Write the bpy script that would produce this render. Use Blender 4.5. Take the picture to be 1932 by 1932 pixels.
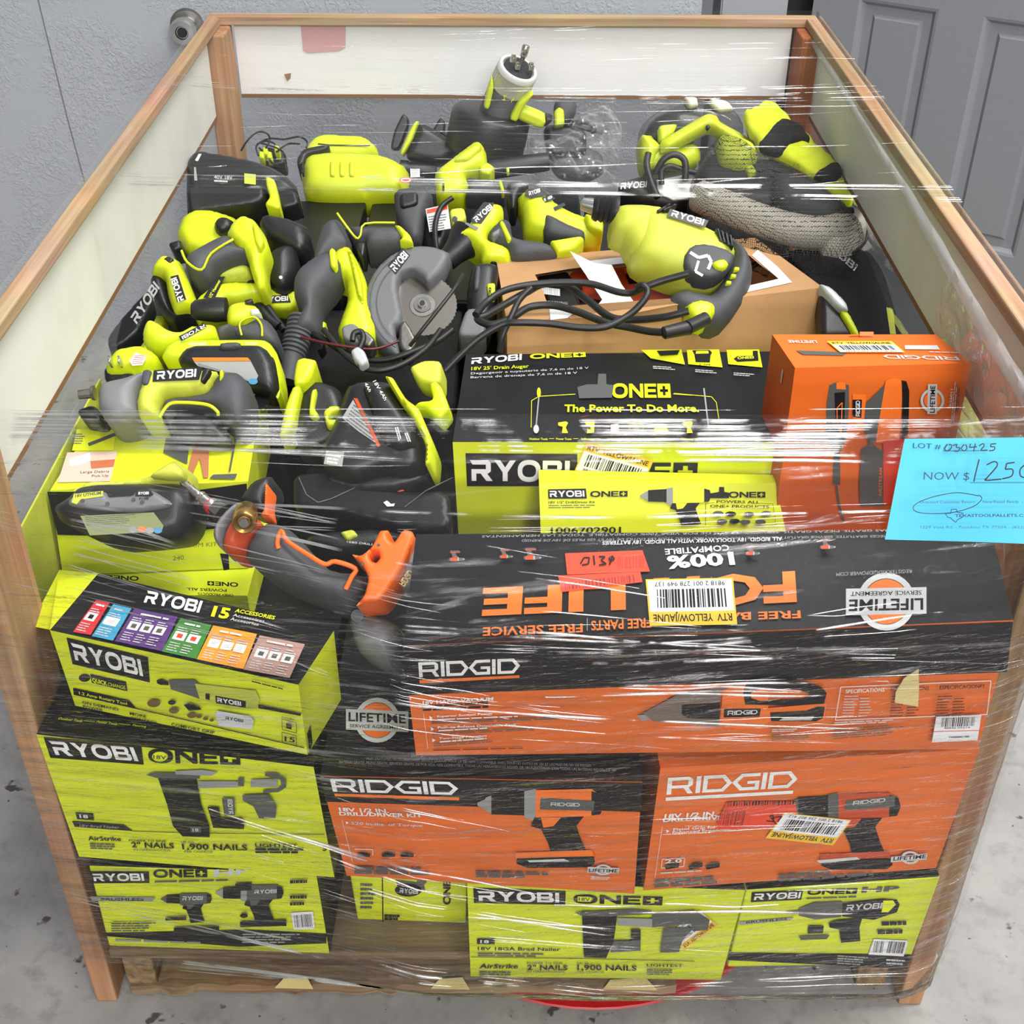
import bpy, bmesh, math, random
import numpy as np
from mathutils import Vector, Matrix, noise
from mathutils.geometry import tessellate_polygon, delaunay_2d_cdt
random.seed(7)
for o in list(bpy.data.objects): bpy.data.objects.remove(o)
sc = bpy.context.scene
COL = sc.collection

# ---------------------------------------------------------------- camera
FPX = 2420.0
CAM = Vector((0.000584, -0.978832, 1.468277))
RX = Vector((0.99999183, 0.00198023, 0.00352374))          # image right
RD = Vector((0.00401979, -0.57854202, -0.81564267))         # image down
RF = Vector((0.00042347, 0.81565017, -0.57854526))          # viewing direction
cd = bpy.data.cameras.new('camera'); cam = bpy.data.objects.new('camera', cd); COL.objects.link(cam)
cd.sensor_width = 36.0; cd.lens = FPX / 1932 * 36.0; cd.clip_start = 0.05
M = Matrix.Identity(4)
for i in range(3):
    M[i][0] = RX[i]; M[i][1] = -RD[i]; M[i][2] = -RF[i]; M[i][3] = CAM[i]
cam.matrix_world = M
sc.camera = cam
# ---------------------------------------------------------------- light
sc.view_settings.view_transform = 'Standard'; sc.view_settings.look = 'None'
sc.view_settings.exposure = -0.12; sc.view_settings.gamma = 1.0
sc.cycles.transparent_max_bounces = 18; sc.cycles.max_bounces = 6; sc.cycles.diffuse_bounces = 3; sc.cycles.glossy_bounces = 3
sc.cycles.caustics_reflective = False; sc.cycles.caustics_refractive = False
sc.cycles.use_denoising = True
w = bpy.data.worlds.new('warehouse_air'); sc.world = w; w.use_nodes = True
wb = w.node_tree.nodes['Background']; wb.inputs[0].default_value = (0.86, 0.9, 1.0, 1); wb.inputs[1].default_value = 0.22
def area(name, loc, target, sx, sy, power, col=(1, 0.98, 0.95)):
    l = bpy.data.lights.new(name, 'AREA'); l.shape = 'RECTANGLE'; l.size = sx; l.size_y = sy; l.energy = power; l.color = col
    o = bpy.data.objects.new(name, l); COL.objects.link(o); o.location = loc
    d = Vector(target) - Vector(loc); o.rotation_euler = d.to_track_quat('-Z', 'Y').to_euler()
    o['label'] = 'unseen long fluorescent ceiling strip light'; o['category'] = 'light'; o['kind'] = 'helper'
    return o
area('ceiling_light', (2.3, 0.3, 4.2), (0.2, 0.4, 0.3), 0.35, 3.6, 190)
area('ceiling_light', (0.9, -1.9, 4.3), (0.0, 0.2, 0.3), 0.35, 3.6, 110)
area('ceiling_light', (0.9, 0.9, 4.4), (0.0, 0.6, 0.3), 3.0, 0.3, 60)
area('ceiling_light', (0.6, -6.0, 4.4), (0.0, 0.0, 0.5), 5.0, 0.35, 260)  # unseen far strip, added to make film glints and brighten the carton fronts
area('ceiling_light', (0.2, -9.5, 4.4), (0.0, 0.0, 0.5), 7.0, 0.4, 420)  # second unseen far strip, added for the same glints and fill

# ---------------------------------------------------------------- pixel helpers
def ray(px, py):
    return (RX * ((px - 966) / FPX) + RD * ((py - 966) / FPX) + RF)
def at(px, py, x=None, y=None, z=None):
    r = ray(px, py)
    for i, v in enumerate((x, y, z)):
        if v is not None: return CAM + r * ((v - CAM[i]) / r[i])
ORI = dict(A=(0, 0), B=(600, 0), C=(1232, 0), D=(0, 600), E=(600, 600), F=(1232, 600), G=(0, 1232), H=(600, 1232), I=(1232, 1232))
KZ = 700 / 1932
def Z(c, p):
    if c == 'P': return p
    o = ORI[c]; return (o[0] + p[0] * KZ, o[1] + p[1] * KZ)
class Plane:
    def __init__(s, p, n): s.p = Vector(p); s.n = Vector(n).normalized()
    def hit(s, px, py, off=0.0):
        r = ray(px, py); q = s.p + s.n * off
        return CAM + r * ((q - CAM).dot(s.n) / r.dot(s.n))

# ---------------------------------------------------------------- materials
def lin(c):
    c = c / 255.0
    return c / 12.92 if c <= 0.04045 else ((c + 0.055) / 1.055) ** 2.4
def rgb(r, g, b): return (lin(r), lin(g), lin(b), 1)
MATS = {}
def mat(name, col, rough=0.5, metal=0.0, var=0.0, vscale=20.0, bump=0.0, bscale=200.0, spec=0.5, dirt=None, dscale=9.0, damt=0.5):
    if name in MATS: return MATS[name]
    m = bpy.data.materials.new(name); m.use_nodes = True; nt = m.node_tree; b = nt.nodes['Principled BSDF']
    b.inputs['Base Color'].default_value = rgb(*col); b.inputs['Roughness'].default_value = rough; b.inputs['Metallic'].default_value = metal
    b.inputs['Specular IOR Level'].default_value = spec
    tc = nt.nodes.new('ShaderNodeTexCoord'); out = None
    if var > 0:
        n = nt.nodes.new('ShaderNodeTexNoise'); n.inputs['Scale'].default_value = vscale; n.inputs['Detail'].default_value = 4
        nt.links.new(tc.outputs['Object'], n.inputs['Vector'])
        mx = nt.nodes.new('ShaderNodeMix'); mx.data_type = 'RGBA'
        mx.inputs['A'].default_value = [c * (1 - var) for c in rgb(*col)[:3]] + [1]
        mx.inputs['B'].default_value = [min(1, c * (1 + var)) for c in rgb(*col)[:3]] + [1]
        nt.links.new(n.outputs['Fac'], mx.inputs['Factor']); out = mx.outputs['Result']
    if dirt:
        n = nt.nodes.new('ShaderNodeTexNoise'); n.inputs['Scale'].default_value = dscale; n.inputs['Detail'].default_value = 6; n.inputs['Roughness'].default_value = 0.65
        nt.links.new(tc.outputs['Object'], n.inputs['Vector'])
        r = nt.nodes.new('ShaderNodeMapRange'); r.inputs[1].default_value = 0.5; r.inputs[2].default_value = 0.75; r.inputs[4].default_value = damt
        nt.links.new(n.outputs['Fac'], r.inputs[0])
        mx = nt.nodes.new('ShaderNodeMix'); mx.data_type = 'RGBA'
        if out: nt.links.new(out, mx.inputs['A'])
        else: mx.inputs['A'].default_value = rgb(*col)
        mx.inputs['B'].default_value = rgb(*dirt); nt.links.new(r.outputs[0], mx.inputs['Factor']); out = mx.outputs['Result']
    if out: nt.links.new(out, b.inputs['Base Color'])
    if bump > 0:
        n = nt.nodes.new('ShaderNodeTexNoise'); n.inputs['Scale'].default_value = bscale; n.inputs['Detail'].default_value = 3
        nt.links.new(tc.outputs['Object'], n.inputs['Vector'])
        bp = nt.nodes.new('ShaderNodeBump'); bp.inputs['Strength'].default_value = bump; bp.inputs['Distance'].default_value = 0.002
        nt.links.new(n.outputs['Fac'], bp.inputs['Height']); nt.links.new(bp.outputs['Normal'], b.inputs['Normal'])
    MATS[name] = m; return m
LIME = mat('lime_plastic', (200, 214, 34), 0.42, var=0.1, vscale=30, bump=0.08, bscale=300)
LIMED = mat('dusty_lime_plastic', (188, 196, 66), 0.6, var=0.15, vscale=40, bump=0.1, dirt=(150, 150, 100), damt=0.5)
LIMEC = mat('lime_carton_print', (216, 228, 34), 0.45, var=0.07, vscale=12, dirt=(190, 196, 60), dscale=5, damt=0.35)
LIMEP = mat('bright_lime_print', (230, 240, 20), 0.45)
BLK = mat('black_plastic', (29, 30, 32), 0.42, var=0.2, vscale=30, bump=0.12, bscale=400)
GRY = mat('charcoal_rubber', (68, 70, 74), 0.62, var=0.15, vscale=40, bump=0.2, bscale=500, dirt=(100, 100, 102), damt=0.35)
GRYL = mat('grey_plastic', (112, 114, 117), 0.5, var=0.1, bump=0.1)
BLKC = mat('black_carton_print', (26, 26, 29), 0.36, spec=0.25, var=0.2, vscale=15, bump=0.05, bscale=90)
ORGC = mat('orange_carton_print', (228, 108, 36), 0.42, var=0.08, vscale=10, dirt=(205, 100, 50), dscale=5, damt=0.3)
ORG = mat('orange_plastic', (240, 104, 28), 0.45, var=0.08, bump=0.08)
ORGP = mat('bright_orange_print', (252, 122, 36), 0.45)
ORGD = mat('rust_orange_plastic', (196, 70, 30), 0.5, var=0.1)
WHT = mat('white_print', (238, 238, 236), 0.5)
GRYP = mat('grey_print', (150, 152, 150), 0.5)
GRYPD = mat('dark_grey_print', (84, 86, 84), 0.5)
LGRYP = mat('pale_grey_print', (205, 207, 207), 0.45)
INK = mat('black_ink', (24, 24, 25), 0.5, spec=0.25)
STEEL = mat('bright_steel', (196, 196, 194), 0.25, 0.95, var=0.15, bump=0.05)
DSTEEL = mat('dull_steel', (120, 118, 114), 0.4, 0.9, var=0.25, vscale=50, bump=0.1)
BRASS = mat('brass', (190, 150, 80), 0.3, 0.95, var=0.15)
CARD = mat('brown_cardboard', (188, 146, 104), 0.85, var=0.1, vscale=14, bump=0.15, bscale=120, spec=0.2, dirt=(160, 120, 82), damt=0.35)
CARDE = mat('cardboard_edge', (172, 130, 90), 0.9, var=0.2, vscale=160, spec=0.2)
CABLE = mat('black_cable_rubber', (30, 30, 31), 0.45, bump=0.1)
PAPER = mat('white_paper', (240, 240, 242), 0.7)
YSTK = mat('yellow_sticker', (244, 196, 50), 0.5)
RSTK = mat('red_orange_sticker', (232, 70, 40), 0.5, var=0.06)
BLUEP = mat('blue_paper', (72, 172, 208), 0.7, var=0.04, vscale=6)
REDM = mat('red_paint', (190, 26, 36), 0.45, var=0.1)
TAN = mat('tan_masking_tape', (226, 206, 140), 0.5, var=0.08)

def link_nodes(nt, *pairs):
    for a, b in pairs: nt.links.new(a, b)
def wood(name, light, dark, axis='Y', scale=1.0):
    m = bpy.data.materials.new(name); m.use_nodes = True; nt = m.node_tree; b = nt.nodes['Principled BSDF']; b.inputs['Roughness'].default_value = 0.75
    b.inputs['Specular IOR Level'].default_value = 0.25
    tc = nt.nodes.new('ShaderNodeTexCoord'); mp = nt.nodes.new('ShaderNodeMapping')
    s = [90.0 * scale] * 3; s['XYZ'.index(axis)] = 3.0 * scale; mp.inputs['Scale'].default_value = s
    n = nt.nodes.new('ShaderNodeTexNoise'); n.inputs['Scale'].default_value = 1; n.inputs['Detail'].default_value = 6; n.inputs['Distortion'].default_value = 0.6
    n2 = nt.nodes.new('ShaderNodeTexNoise'); n2.inputs['Scale'].default_value = 7; n2.inputs['Detail'].default_value = 5
    r = nt.nodes.new('ShaderNodeValToRGB'); r.color_ramp.elements[0].position = 0.3; r.color_ramp.elements[0].color = rgb(*dark); r.color_ramp.elements[1].position = 0.68; r.color_ramp.elements[1].color = rgb(*light)
    mx = nt.nodes.new('ShaderNodeMix'); mx.data_type = 'RGBA'; mx.blend_type = 'MULTIPLY'; mx.inputs['Factor'].default_value = 0.45
    bp = nt.nodes.new('ShaderNodeBump'); bp.inputs['Strength'].default_value = 0.25; bp.inputs['Distance'].default_value = 0.002
    link_nodes(nt, (tc.outputs['Object'], mp.inputs['Vector']), (mp.outputs[0], n.inputs['Vector']), (tc.outputs['Object'], n2.inputs['Vector']), (n.outputs['Fac'], r.inputs[0]),
               (r.outputs[0], mx.inputs['A']), (n2.outputs['Color'], mx.inputs['B']), (mx.outputs['Result'], b.inputs['Base Color']), (n.outputs['Fac'], bp.inputs['Height']), (bp.outputs[0], b.inputs['Normal']))
    return m
PINE_Y = wood('pine_along_depth', (208, 178, 144), (174, 134, 98), 'Y')
PINE_X = wood('pine_along_width', (208, 178, 144), (174, 134, 98), 'X')
PINE_Z = wood('pine_upright', (206, 164, 124), (170, 124, 88), 'Z')
RUST_Z = wood('stained_pine_upright', (206, 130, 80), (156, 90, 54), 'Z')
OLD_X = wood('old_pallet_wood', (176, 146, 112), (104, 84, 64), 'X')
OLD_Y = wood('old_pallet_stringer_wood', (170, 140, 104), (110, 86, 62), 'Y')

# ---------------------------------------------------------------- mesh helpers
class Geo:
    def __init__(s): s.v = []; s.f = []; s.mi = []; s.mats = []
    def m(s, mt):
        if mt not in s.mats: s.mats.append(mt)
        return s.mats.index(mt)
    def face(s, pts, mt):
        b = len(s.v); s.v += [tuple(p) for p in pts]; s.f.append(tuple(range(b, b + len(pts)))); s.mi.append(s.m(mt))
    def tess(s, loops, mt):          # loops of 3D points, first outer then holes
        tr = tessellate_polygon([[Vector(p) for p in l] for l in loops]); b = len(s.v)
        for l in loops: s.v += [tuple(p) for p in l]
        for t in tr: s.f.append(tuple(b + i for i in t)); s.mi.append(s.m(mt))
    def mesh(s, me, fn, mt):         # add a 2D mesh's faces mapped by fn
        b = len(s.v); s.v += [tuple(fn(v.co)) for v in me.vertices]
        for p in me.polygons: s.f.append(tuple(b + i for i in p.vertices)); s.mi.append(s.m(mt))
    def box(s, lo, hi, mt, c=None):
        x0, y0, z0 = lo; x1, y1, z1 = hi
        P = [(x0, y0, z0), (x1, y0, z0), (x1, y1, z0), (x0, y1, z0), (x0, y0, z1), (x1, y0, z1), (x1, y1, z1), (x0, y1, z1)]
        for q in ((0, 3, 2, 1), (4, 5, 6, 7), (0, 1, 5, 4), (1, 2, 6, 5), (2, 3, 7, 6), (3, 0, 4, 7)): s.face([P[i] for i in q], mt)
    def tube(s, pts, r, mt, seg=8, rfn=None, cap=True):
        pts = [Vector(p) for p in pts]; b = len(s.v); n = len(pts); k = s.m(mt); up = None
        for i, p in enumerate(pts):
            d = (pts[min(i + 1, n - 1)] - pts[max(i - 1, 0)]).normalized()
            if up is None: up = d.orthogonal().normalized()
            up = (up - d * up.dot(d)).normalized(); sd = d.cross(up); rr = r if rfn is None else rfn(i / max(1, n - 1))
            for j in range(seg):
                a = 2 * math.pi * j / seg; s.v.append(tuple(p + (up * math.cos(a) + sd * math.sin(a)) * rr))
        for i in range(n - 1):
            for j in range(seg):
                a = b + i * seg + j; c = b + i * seg + (j + 1) % seg
                s.f.append((a, c, c + seg, a + seg)); s.mi.append(k)
        if cap:
            s.f.append(tuple(b + j for j in reversed(range(seg)))); s.mi.append(k)
            s.f.append(tuple(b + (n - 1) * seg + j for j in range(seg))); s.mi.append(k)
    def lathe(s, A, B, prof, mt, seg=24, flat=None):   # prof: (t along A->B, radius); flat: (direction, factor) squashes the section
        A = Vector(A); B = Vector(B); d = (B - A); L = d.length; d.normalize(); u = d.orthogonal().normalized()
        if flat: u = (Vector(flat[0]) - d * Vector(flat[0]).dot(d)).normalized()
        w2 = d.cross(u); b = len(s.v); k = s.m(mt); fu = flat[1] if flat else 1.0
        for t, r in prof:
            for j in range(seg):
                a = 2 * math.pi * j / seg; s.v.append(tuple(A + d * (L * t) + u * (r * fu * math.cos(a)) + w2 * (r * math.sin(a))))
        for i in range(len(prof) - 1):
            for j in range(seg):
                a = b + i * seg + j; c = b + i * seg + (j + 1) % seg
                s.f.append((a, c, c + seg, a + seg)); s.mi.append(k)
        s.f.append(tuple(b + j for j in reversed(range(seg)))); s.mi.append(k)
        e = b + (len(prof) - 1) * seg; s.f.append(tuple(e + j for j in range(seg))); s.mi.append(k)
    def build(s, name, parent=None, smooth=None, bevel=0.0, solid=0.0, weld=True):
        me = bpy.data.meshes.new(name); me.from_pydata(s.v, [], s.f); me.update()
        for mt in s.mats: me.materials.append(mt)
        me.polygons.foreach_set('material_index', s.mi)
        if weld:
            bm = bmesh.new(); bm.from_mesh(me); bmesh.ops.remove_doubles(bm, verts=bm.verts, dist=1e-6)
            bmesh.ops.recalc_face_normals(bm, faces=bm.faces); bm.to_mesh(me); bm.free()
        o = bpy.data.objects.new(name, me); COL.objects.link(o)
        if parent is not None: attach(o, parent)
        if smooth is not None:
            me.polygons.foreach_set('use_smooth', [True] * len(me.polygons)); me.set_sharp_from_angle(angle=math.radians(smooth))
        if bevel:
            b = o.modifiers.new('bevel', 'BEVEL'); b.width = bevel; b.segments = 2; b.limit_method = 'ANGLE'; b.angle_limit = math.radians(40)
        if solid:
            b = o.modifiers.new('solid', 'SOLIDIFY'); b.thickness = solid; b.offset = 0
        return o
def attach(o, parent):
    o.parent = parent; o.matrix_parent_inverse = Matrix.Translation(-parent.location)
def tag(o, label, cat, group=None, kind=None):
    o['label'] = label; o['category'] = cat
    if group: o['group'] = group
    if kind: o['kind'] = kind
    return o
def thing(name, label, cat, loc=(0, 0, 0), group=None):
    o = bpy.data.objects.new(name, None); o.empty_display_size = 0.02; COL.objects.link(o); o.location = loc
    return tag(o, label, cat, group)
def catmull(pts, n=6, closed=False):
    P = [Vector(p) for p in pts]; out = []; N = len(P)
    for i in range(N if closed else N - 1):
        g = lambda k: P[k % N] if closed else P[max(0, min(N - 1, k))]
        p0, p1, p2, p3 = g(i - 1), g(i), g(i + 1), g(i + 2)
        for k in range(n):
            t = k / n; out.append(0.5 * ((2 * p1) + (p2 - p0) * t + (2 * p0 - 5 * p1 + 4 * p2 - p3) * t * t + (3 * p1 - p0 - 3 * p2 + p3) * t ** 3))
    if not closed: out.append(P[-1])
    return out
def mesh_of_curve(cu):
    o = bpy.data.objects.new('tmp', cu); COL.objects.link(o)
    dg = bpy.context.evaluated_depsgraph_get(); dg.update()
    me = bpy.data.meshes.new_from_object(o.evaluated_get(dg)); bpy.data.objects.remove(o); bpy.data.curves.remove(cu); return me
def chaikin(l, q=.22, it=2):
    for _ in range(it):
        o = []
        for i in range(len(l)):
            a, b = l[i], l[(i + 1) % len(l)]
            o += [(a[0] + (b[0] - a[0]) * q, a[1] + (b[1] - a[1]) * q), (a[0] + (b[0] - a[0]) * (1 - q), a[1] + (b[1] - a[1]) * (1 - q))]
        l = o
    return l
def resample(l, s):
    o = []
    for i in range(len(l)):
        a, b = np.array(l[i]), np.array(l[(i + 1) % len(l)]); n = max(1, int(round(np.linalg.norm(b - a) / s)))
        for k in range(n): o.append(a + (b - a) * k / n)
    return o
def slab2d(loops, h, bev):
    """body with a pillowed upper side: outline loops (outer, then holes), thickness h, rounding bev; centred on z = 0"""
    A = np.array(loops[0]); size = float((A.max(0) - A.min(0)).max()); sp = min(.006, max(.0016, size / 34)); bev = min(bev, h * .95)
    L = [resample(l, sp) for l in loops]; P = [np.array(l) for l in L]
    S0 = np.concatenate(P); S1 = np.concatenate([np.roll(p, -1, 0) for p in P])
    lo, hi = A.min(0), A.max(0); gx, gy = np.meshgrid(np.arange(lo[0], hi[0] + sp, sp), np.arange(lo[1], hi[1] + sp, sp * .87)); gx = gx + (np.arange(gx.shape[0])[:, None] % 2) * sp * .5
    G = np.stack([gx.ravel(), gy.ravel()], 1)
    def inside(G):
        ins = np.zeros(len(G), bool)
        for a, b in zip(S0, S1):
            c = (a[1] > G[:, 1]) != (b[1] > G[:, 1])
            if a[1] != b[1]: ins ^= c & (G[:, 0] < (b[0] - a[0]) * (G[:, 1] - a[1]) / (b[1] - a[1]) + a[0])
        return ins
    G = G[inside(G)]
    def dist(Q):
        d = np.full(len(Q), 1e9)
        for a, b in zip(S0, S1):
            e = b - a; t = np.clip(((Q - a) @ e) / max(1e-18, e @ e), 0, 1); d = np.minimum(d, np.hypot(*(Q - a - t[:, None] * e).T))
        return d
    if len(G): G = G[dist(G) > sp * .45]
    V = [Vector(p) for p in S0] + [Vector(p) for p in G]; E = []; k = 0
    for p in P:
        n = len(p); E += [(k + i, k + (i + 1) % n) for i in range(n)]; k += n
    ov, oe, of, *_ = delaunay_2d_cdt(V, E, [], 0, 1e-7)
    Q = np.array([tuple(v) for v in ov]); of = [f for f, k in zip(of, inside(np.array([Q[list(f)].mean(0) for f in of]))) if k]; d = dist(Q); u = np.clip(d / bev, 0, 1)
    z = (h / 2 - bev) + bev * np.sqrt(np.clip(1 - (1 - u) ** 2, 0, 1))
    rim = d < 1e-6
    nb = [set() for _ in ov]
    for f in of:
        for i in range(len(f)): nb[f[i]].add(f[i - 1]); nb[f[i - 1]].add(f[i])
    if bev > .008:
        for _ in range(3):
            z2 = z.copy()
            for i in range(len(z)):
                if not rim[i] and nb[i]: z2[i] = .4 * z[i] + .6 * sum(z[j] for j in nb[i]) / len(nb[i])
            z = z2
    n = len(ov); vs = [(q[0], q[1], zz) for q, zz in zip(Q, z)]; fs = []
    cnt = {}
    for f in of:
        f = list(f)
        if sum(Q[f[i - 1]][0] * Q[f[i]][1] - Q[f[i]][0] * Q[f[i - 1]][1] for i in range(len(f))) < 0: f.reverse()
        fs.append(tuple(f))
        for i in range(len(f)): cnt[(f[i - 1], f[i])] = 1
    edge = [e for e in cnt if (e[1], e[0]) not in cnt]; low = {}
    for e in edge:
        for i in e:
            if i not in low: low[i] = len(vs); vs.append((Q[i][0], Q[i][1], -h / 2))
    for a, b in edge: fs.append((b, a, low[a], low[b]))
    me = bpy.data.meshes.new('slab'); me.from_pydata(vs, [], fs); me.update(); return me
TXT = {}
def text_mesh(s, bold=0.0):
    k = (s, bold)
    if k not in TXT:
        cu = bpy.data.curves.new('t', 'FONT'); cu.body = s; cu.size = 1.0; cu.resolution_u = 2; cu.offset = bold * .75; cu.fill_mode = 'FRONT'
        me = mesh_of_curve(cu); xs = [v.co.x for v in me.vertices]; ys = [v.co.y for v in me.vertices]
        TXT[k] = (me, min(xs), max(xs), 0.0, 0.80)
    return TXT[k]
# hand-cut wide letters for the big logos
def ring(cx, cy, rx, ry, n=28, e=2.0, off=0.0):
    out = []
    for i in range(n):
        a = 2 * math.pi * i / n + off; c, s_ = math.cos(a), math.sin(a)
        out.append((cx + rx * math.copysign(abs(c) ** (2 / e), c), cy + ry * math.copysign(abs(s_) ** (2 / e), s_)))
    return out
GL = {
 'R': (1.2, [[(-.08, 1), (.95, 1), (1.1, .86), (1.1, .46), (.9, .34), (1.2, 0), (.84, 0), (.52, .36), (.27, .36), (.27, 0), (0, 0), (0, .57), (.82, .57), (.82, .79), (.06, .79)]]),
 'Y': (1.2, [[(0, 1), (.33, 1), (.6, .66), (.87, 1), (1.2, 1), (.74, .42), (.74, 0), (.46, 0), (.46, .42)]]),
 'O': (1.3, [ring(.65, .5, .65, .53, e=2.4), ring(.65, .5, .39, .3, e=2.4)]),
 'B': (1.14, [[(0, 0), (0, 1), (.95, 1), (1.08, .88), (1.08, .62), (1.0, .53), (1.14, .42), (1.14, .14), (1, 0)], [(.27, .6), (.27, .79), (.82, .79), (.82, .6)], [(.27, .2), (.27, .41), (.87, .41), (.87, .2)]]),
 'I': (.27, [[(0, 0), (0, 1), (.27, 1), (.27, 0)]]),
 'N': (1.15, [[(0, 0), (0, 1), (.27, 1), (.9, .36), (.9, 1), (1.15, 1), (1.15, 0), (.92, 0), (.25, .66), (.25, 0)]]),
 'E': (.95, [[(0, 0), (0, 1), (.95, 1), (.95, .79), (.26, .79), (.26, .6), (.9, .6), (.9, .4), (.26, .4), (.26, .2), (.95, .2), (.95, 0)]]),
 '+': (1.05, [[(0, 0), (0, 1), (1.05, 1), (1.05, 0)], [(.2, .4), (.42, .4), (.42, .17), (.63, .17), (.63, .4), (.85, .4), (.85, .6), (.63, .6), (.63, .83), (.42, .83), (.42, .6), (.2, .6)]]),
 'r': (1.25, [[(0, 0), (0, 1), (1.0, 1), (1.2, .85), (1.2, .5), (1.02, .36), (1.25, 0), (1.0, 0), (.78, .34), (.22, .34), (.22, 0)], [(.22, .52), (.22, .81), (.98, .81), (.98, .52)]]),
 'i': (.22, [[(0, 0), (0, 1), (.22, 1), (.22, 0)]]),
 'd': (1.38, [[(0, 0), (0, 1), (1.0, 1), (1.38, .5), (1.0, 0)], [(.21, .19), (.21, .81), (.9, .81), (1.13, .5), (.9, .19)]]),
 'g': (1.2, [[(1.2, 1), (.3, 1), (-.12, .5), (.3, 0), (1.2, 0), (1.2, .55), (.62, .55), (.62, .38), (1.0, .38), (1.0, .19), (.4, .19), (.14, .5), (.4, .81), (1.2, .81)]]),
}
LOGO = {'RYOBI': 'RYOBI', 'ONE': 'ONE', 'ONE+': 'ONE+', 'RIDGID': 'ridgid'}
def logo_loops(word, gap=.11):
    x = 0; out = []
    for ch in LOGO[word]:
        wd, loops = GL[ch]
        out.append([[(px + x, py) for px, py in l] for l in loops]); x += wd + gap
    return out, x - gap

class Print:
    """Flat print lying on a plane, placed by photo coordinates c ('P' = whole photo)."""
    def __init__(s, geo, plane, c='P', off=0.0008): s.g = geo; s.pl = plane; s.c = c; s.o = off; s.k = 0
    def lift(s): s.k += 1; return s.o + 0.00012 * s.k
    def h(s, p, off): return s.pl.hit(*Z(s.c, p), off)
    def poly(s, pts, mt, holes=()):
        o = s.lift(); s.g.tess([[s.h(p, o) for p in pts]] + [[s.h(p, o) for p in l] for l in holes], mt)
    def disc(s, c, rx, ry, mt, inner=None):
        s.poly(ring(c[0], c[1], rx, ry), mt, [ring(c[0], c[1], rx * inner, ry * inner)] if inner else [])
    def frame(s, S, E, T):
        o = s.lift(); a = s.h(S, o); return a, s.h(E, o) - a, s.h(T, o) - a
    def text(s, txt, S, E, T, mt, bold=0.015):
        a, u, v = s.frame(S, E, T); me, x0, x1, y0, y1 = text_mesh(txt, bold)
        s.g.mesh(me, lambda q: a + u * ((q.x - x0) / (x1 - x0)) + v * ((q.y - y0) / (y1 - y0)), mt)
    def logo(s, word, S, E, T, mt):
        a, u, v = s.frame(S, E, T); L, wd = logo_loops(word)
        for loops in L: s.g.tess([[a + u * (x / wd) + v * y for x, y in l] for l in loops], mt)
    def bars(s, S, E, T, n, mt, fill=0.5, seed=1, words=6):     # rows of fine print, S baseline-left of the lowest row
        rnd = random.Random(seed); a, u, v = s.frame(S, E, T)
        for r in range(n):
            y = r / n; x = 0; end = rnd.uniform(.7, 1.0)
            while x < end:
                wd = rnd.uniform(.5, 1.5) / words; x1 = min(end, x + wd)
                p = [(x, y), (x1, y), (x1, y + fill / n), (x, y + fill / n)]
                s.g.face([a + u * i + v * j for i, j in p], mt); x = x1 + .12 / words
    def barcode(s, S, E, T, mt, n=34, seed=2):
        rnd = random.Random(seed); a, u, v = s.frame(S, E, T); x = 0
        while x < 1:
            wd = rnd.choice((.4, .7, 1.1)) / n; s.g.face([a + u * x, a + u * min(1, x + wd), a + u * min(1, x + wd) + v, a + u * x + v], mt); x += wd + rnd.choice((.4, .7, 1.0)) / n
    def line(s, pts, wpx, mt):
        for p, q in zip(pts, pts[1:]):
            d = Vector(q) - Vector(p)
            if d.length < 1e-6: continue
            n = Vector((-d.y, d.x)).normalized() * wpx / 2; p = Vector(p); q = Vector(q)
            s.poly([tuple(p + n), tuple(q + n), tuple(q - n), tuple(p - n)], mt)
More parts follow.
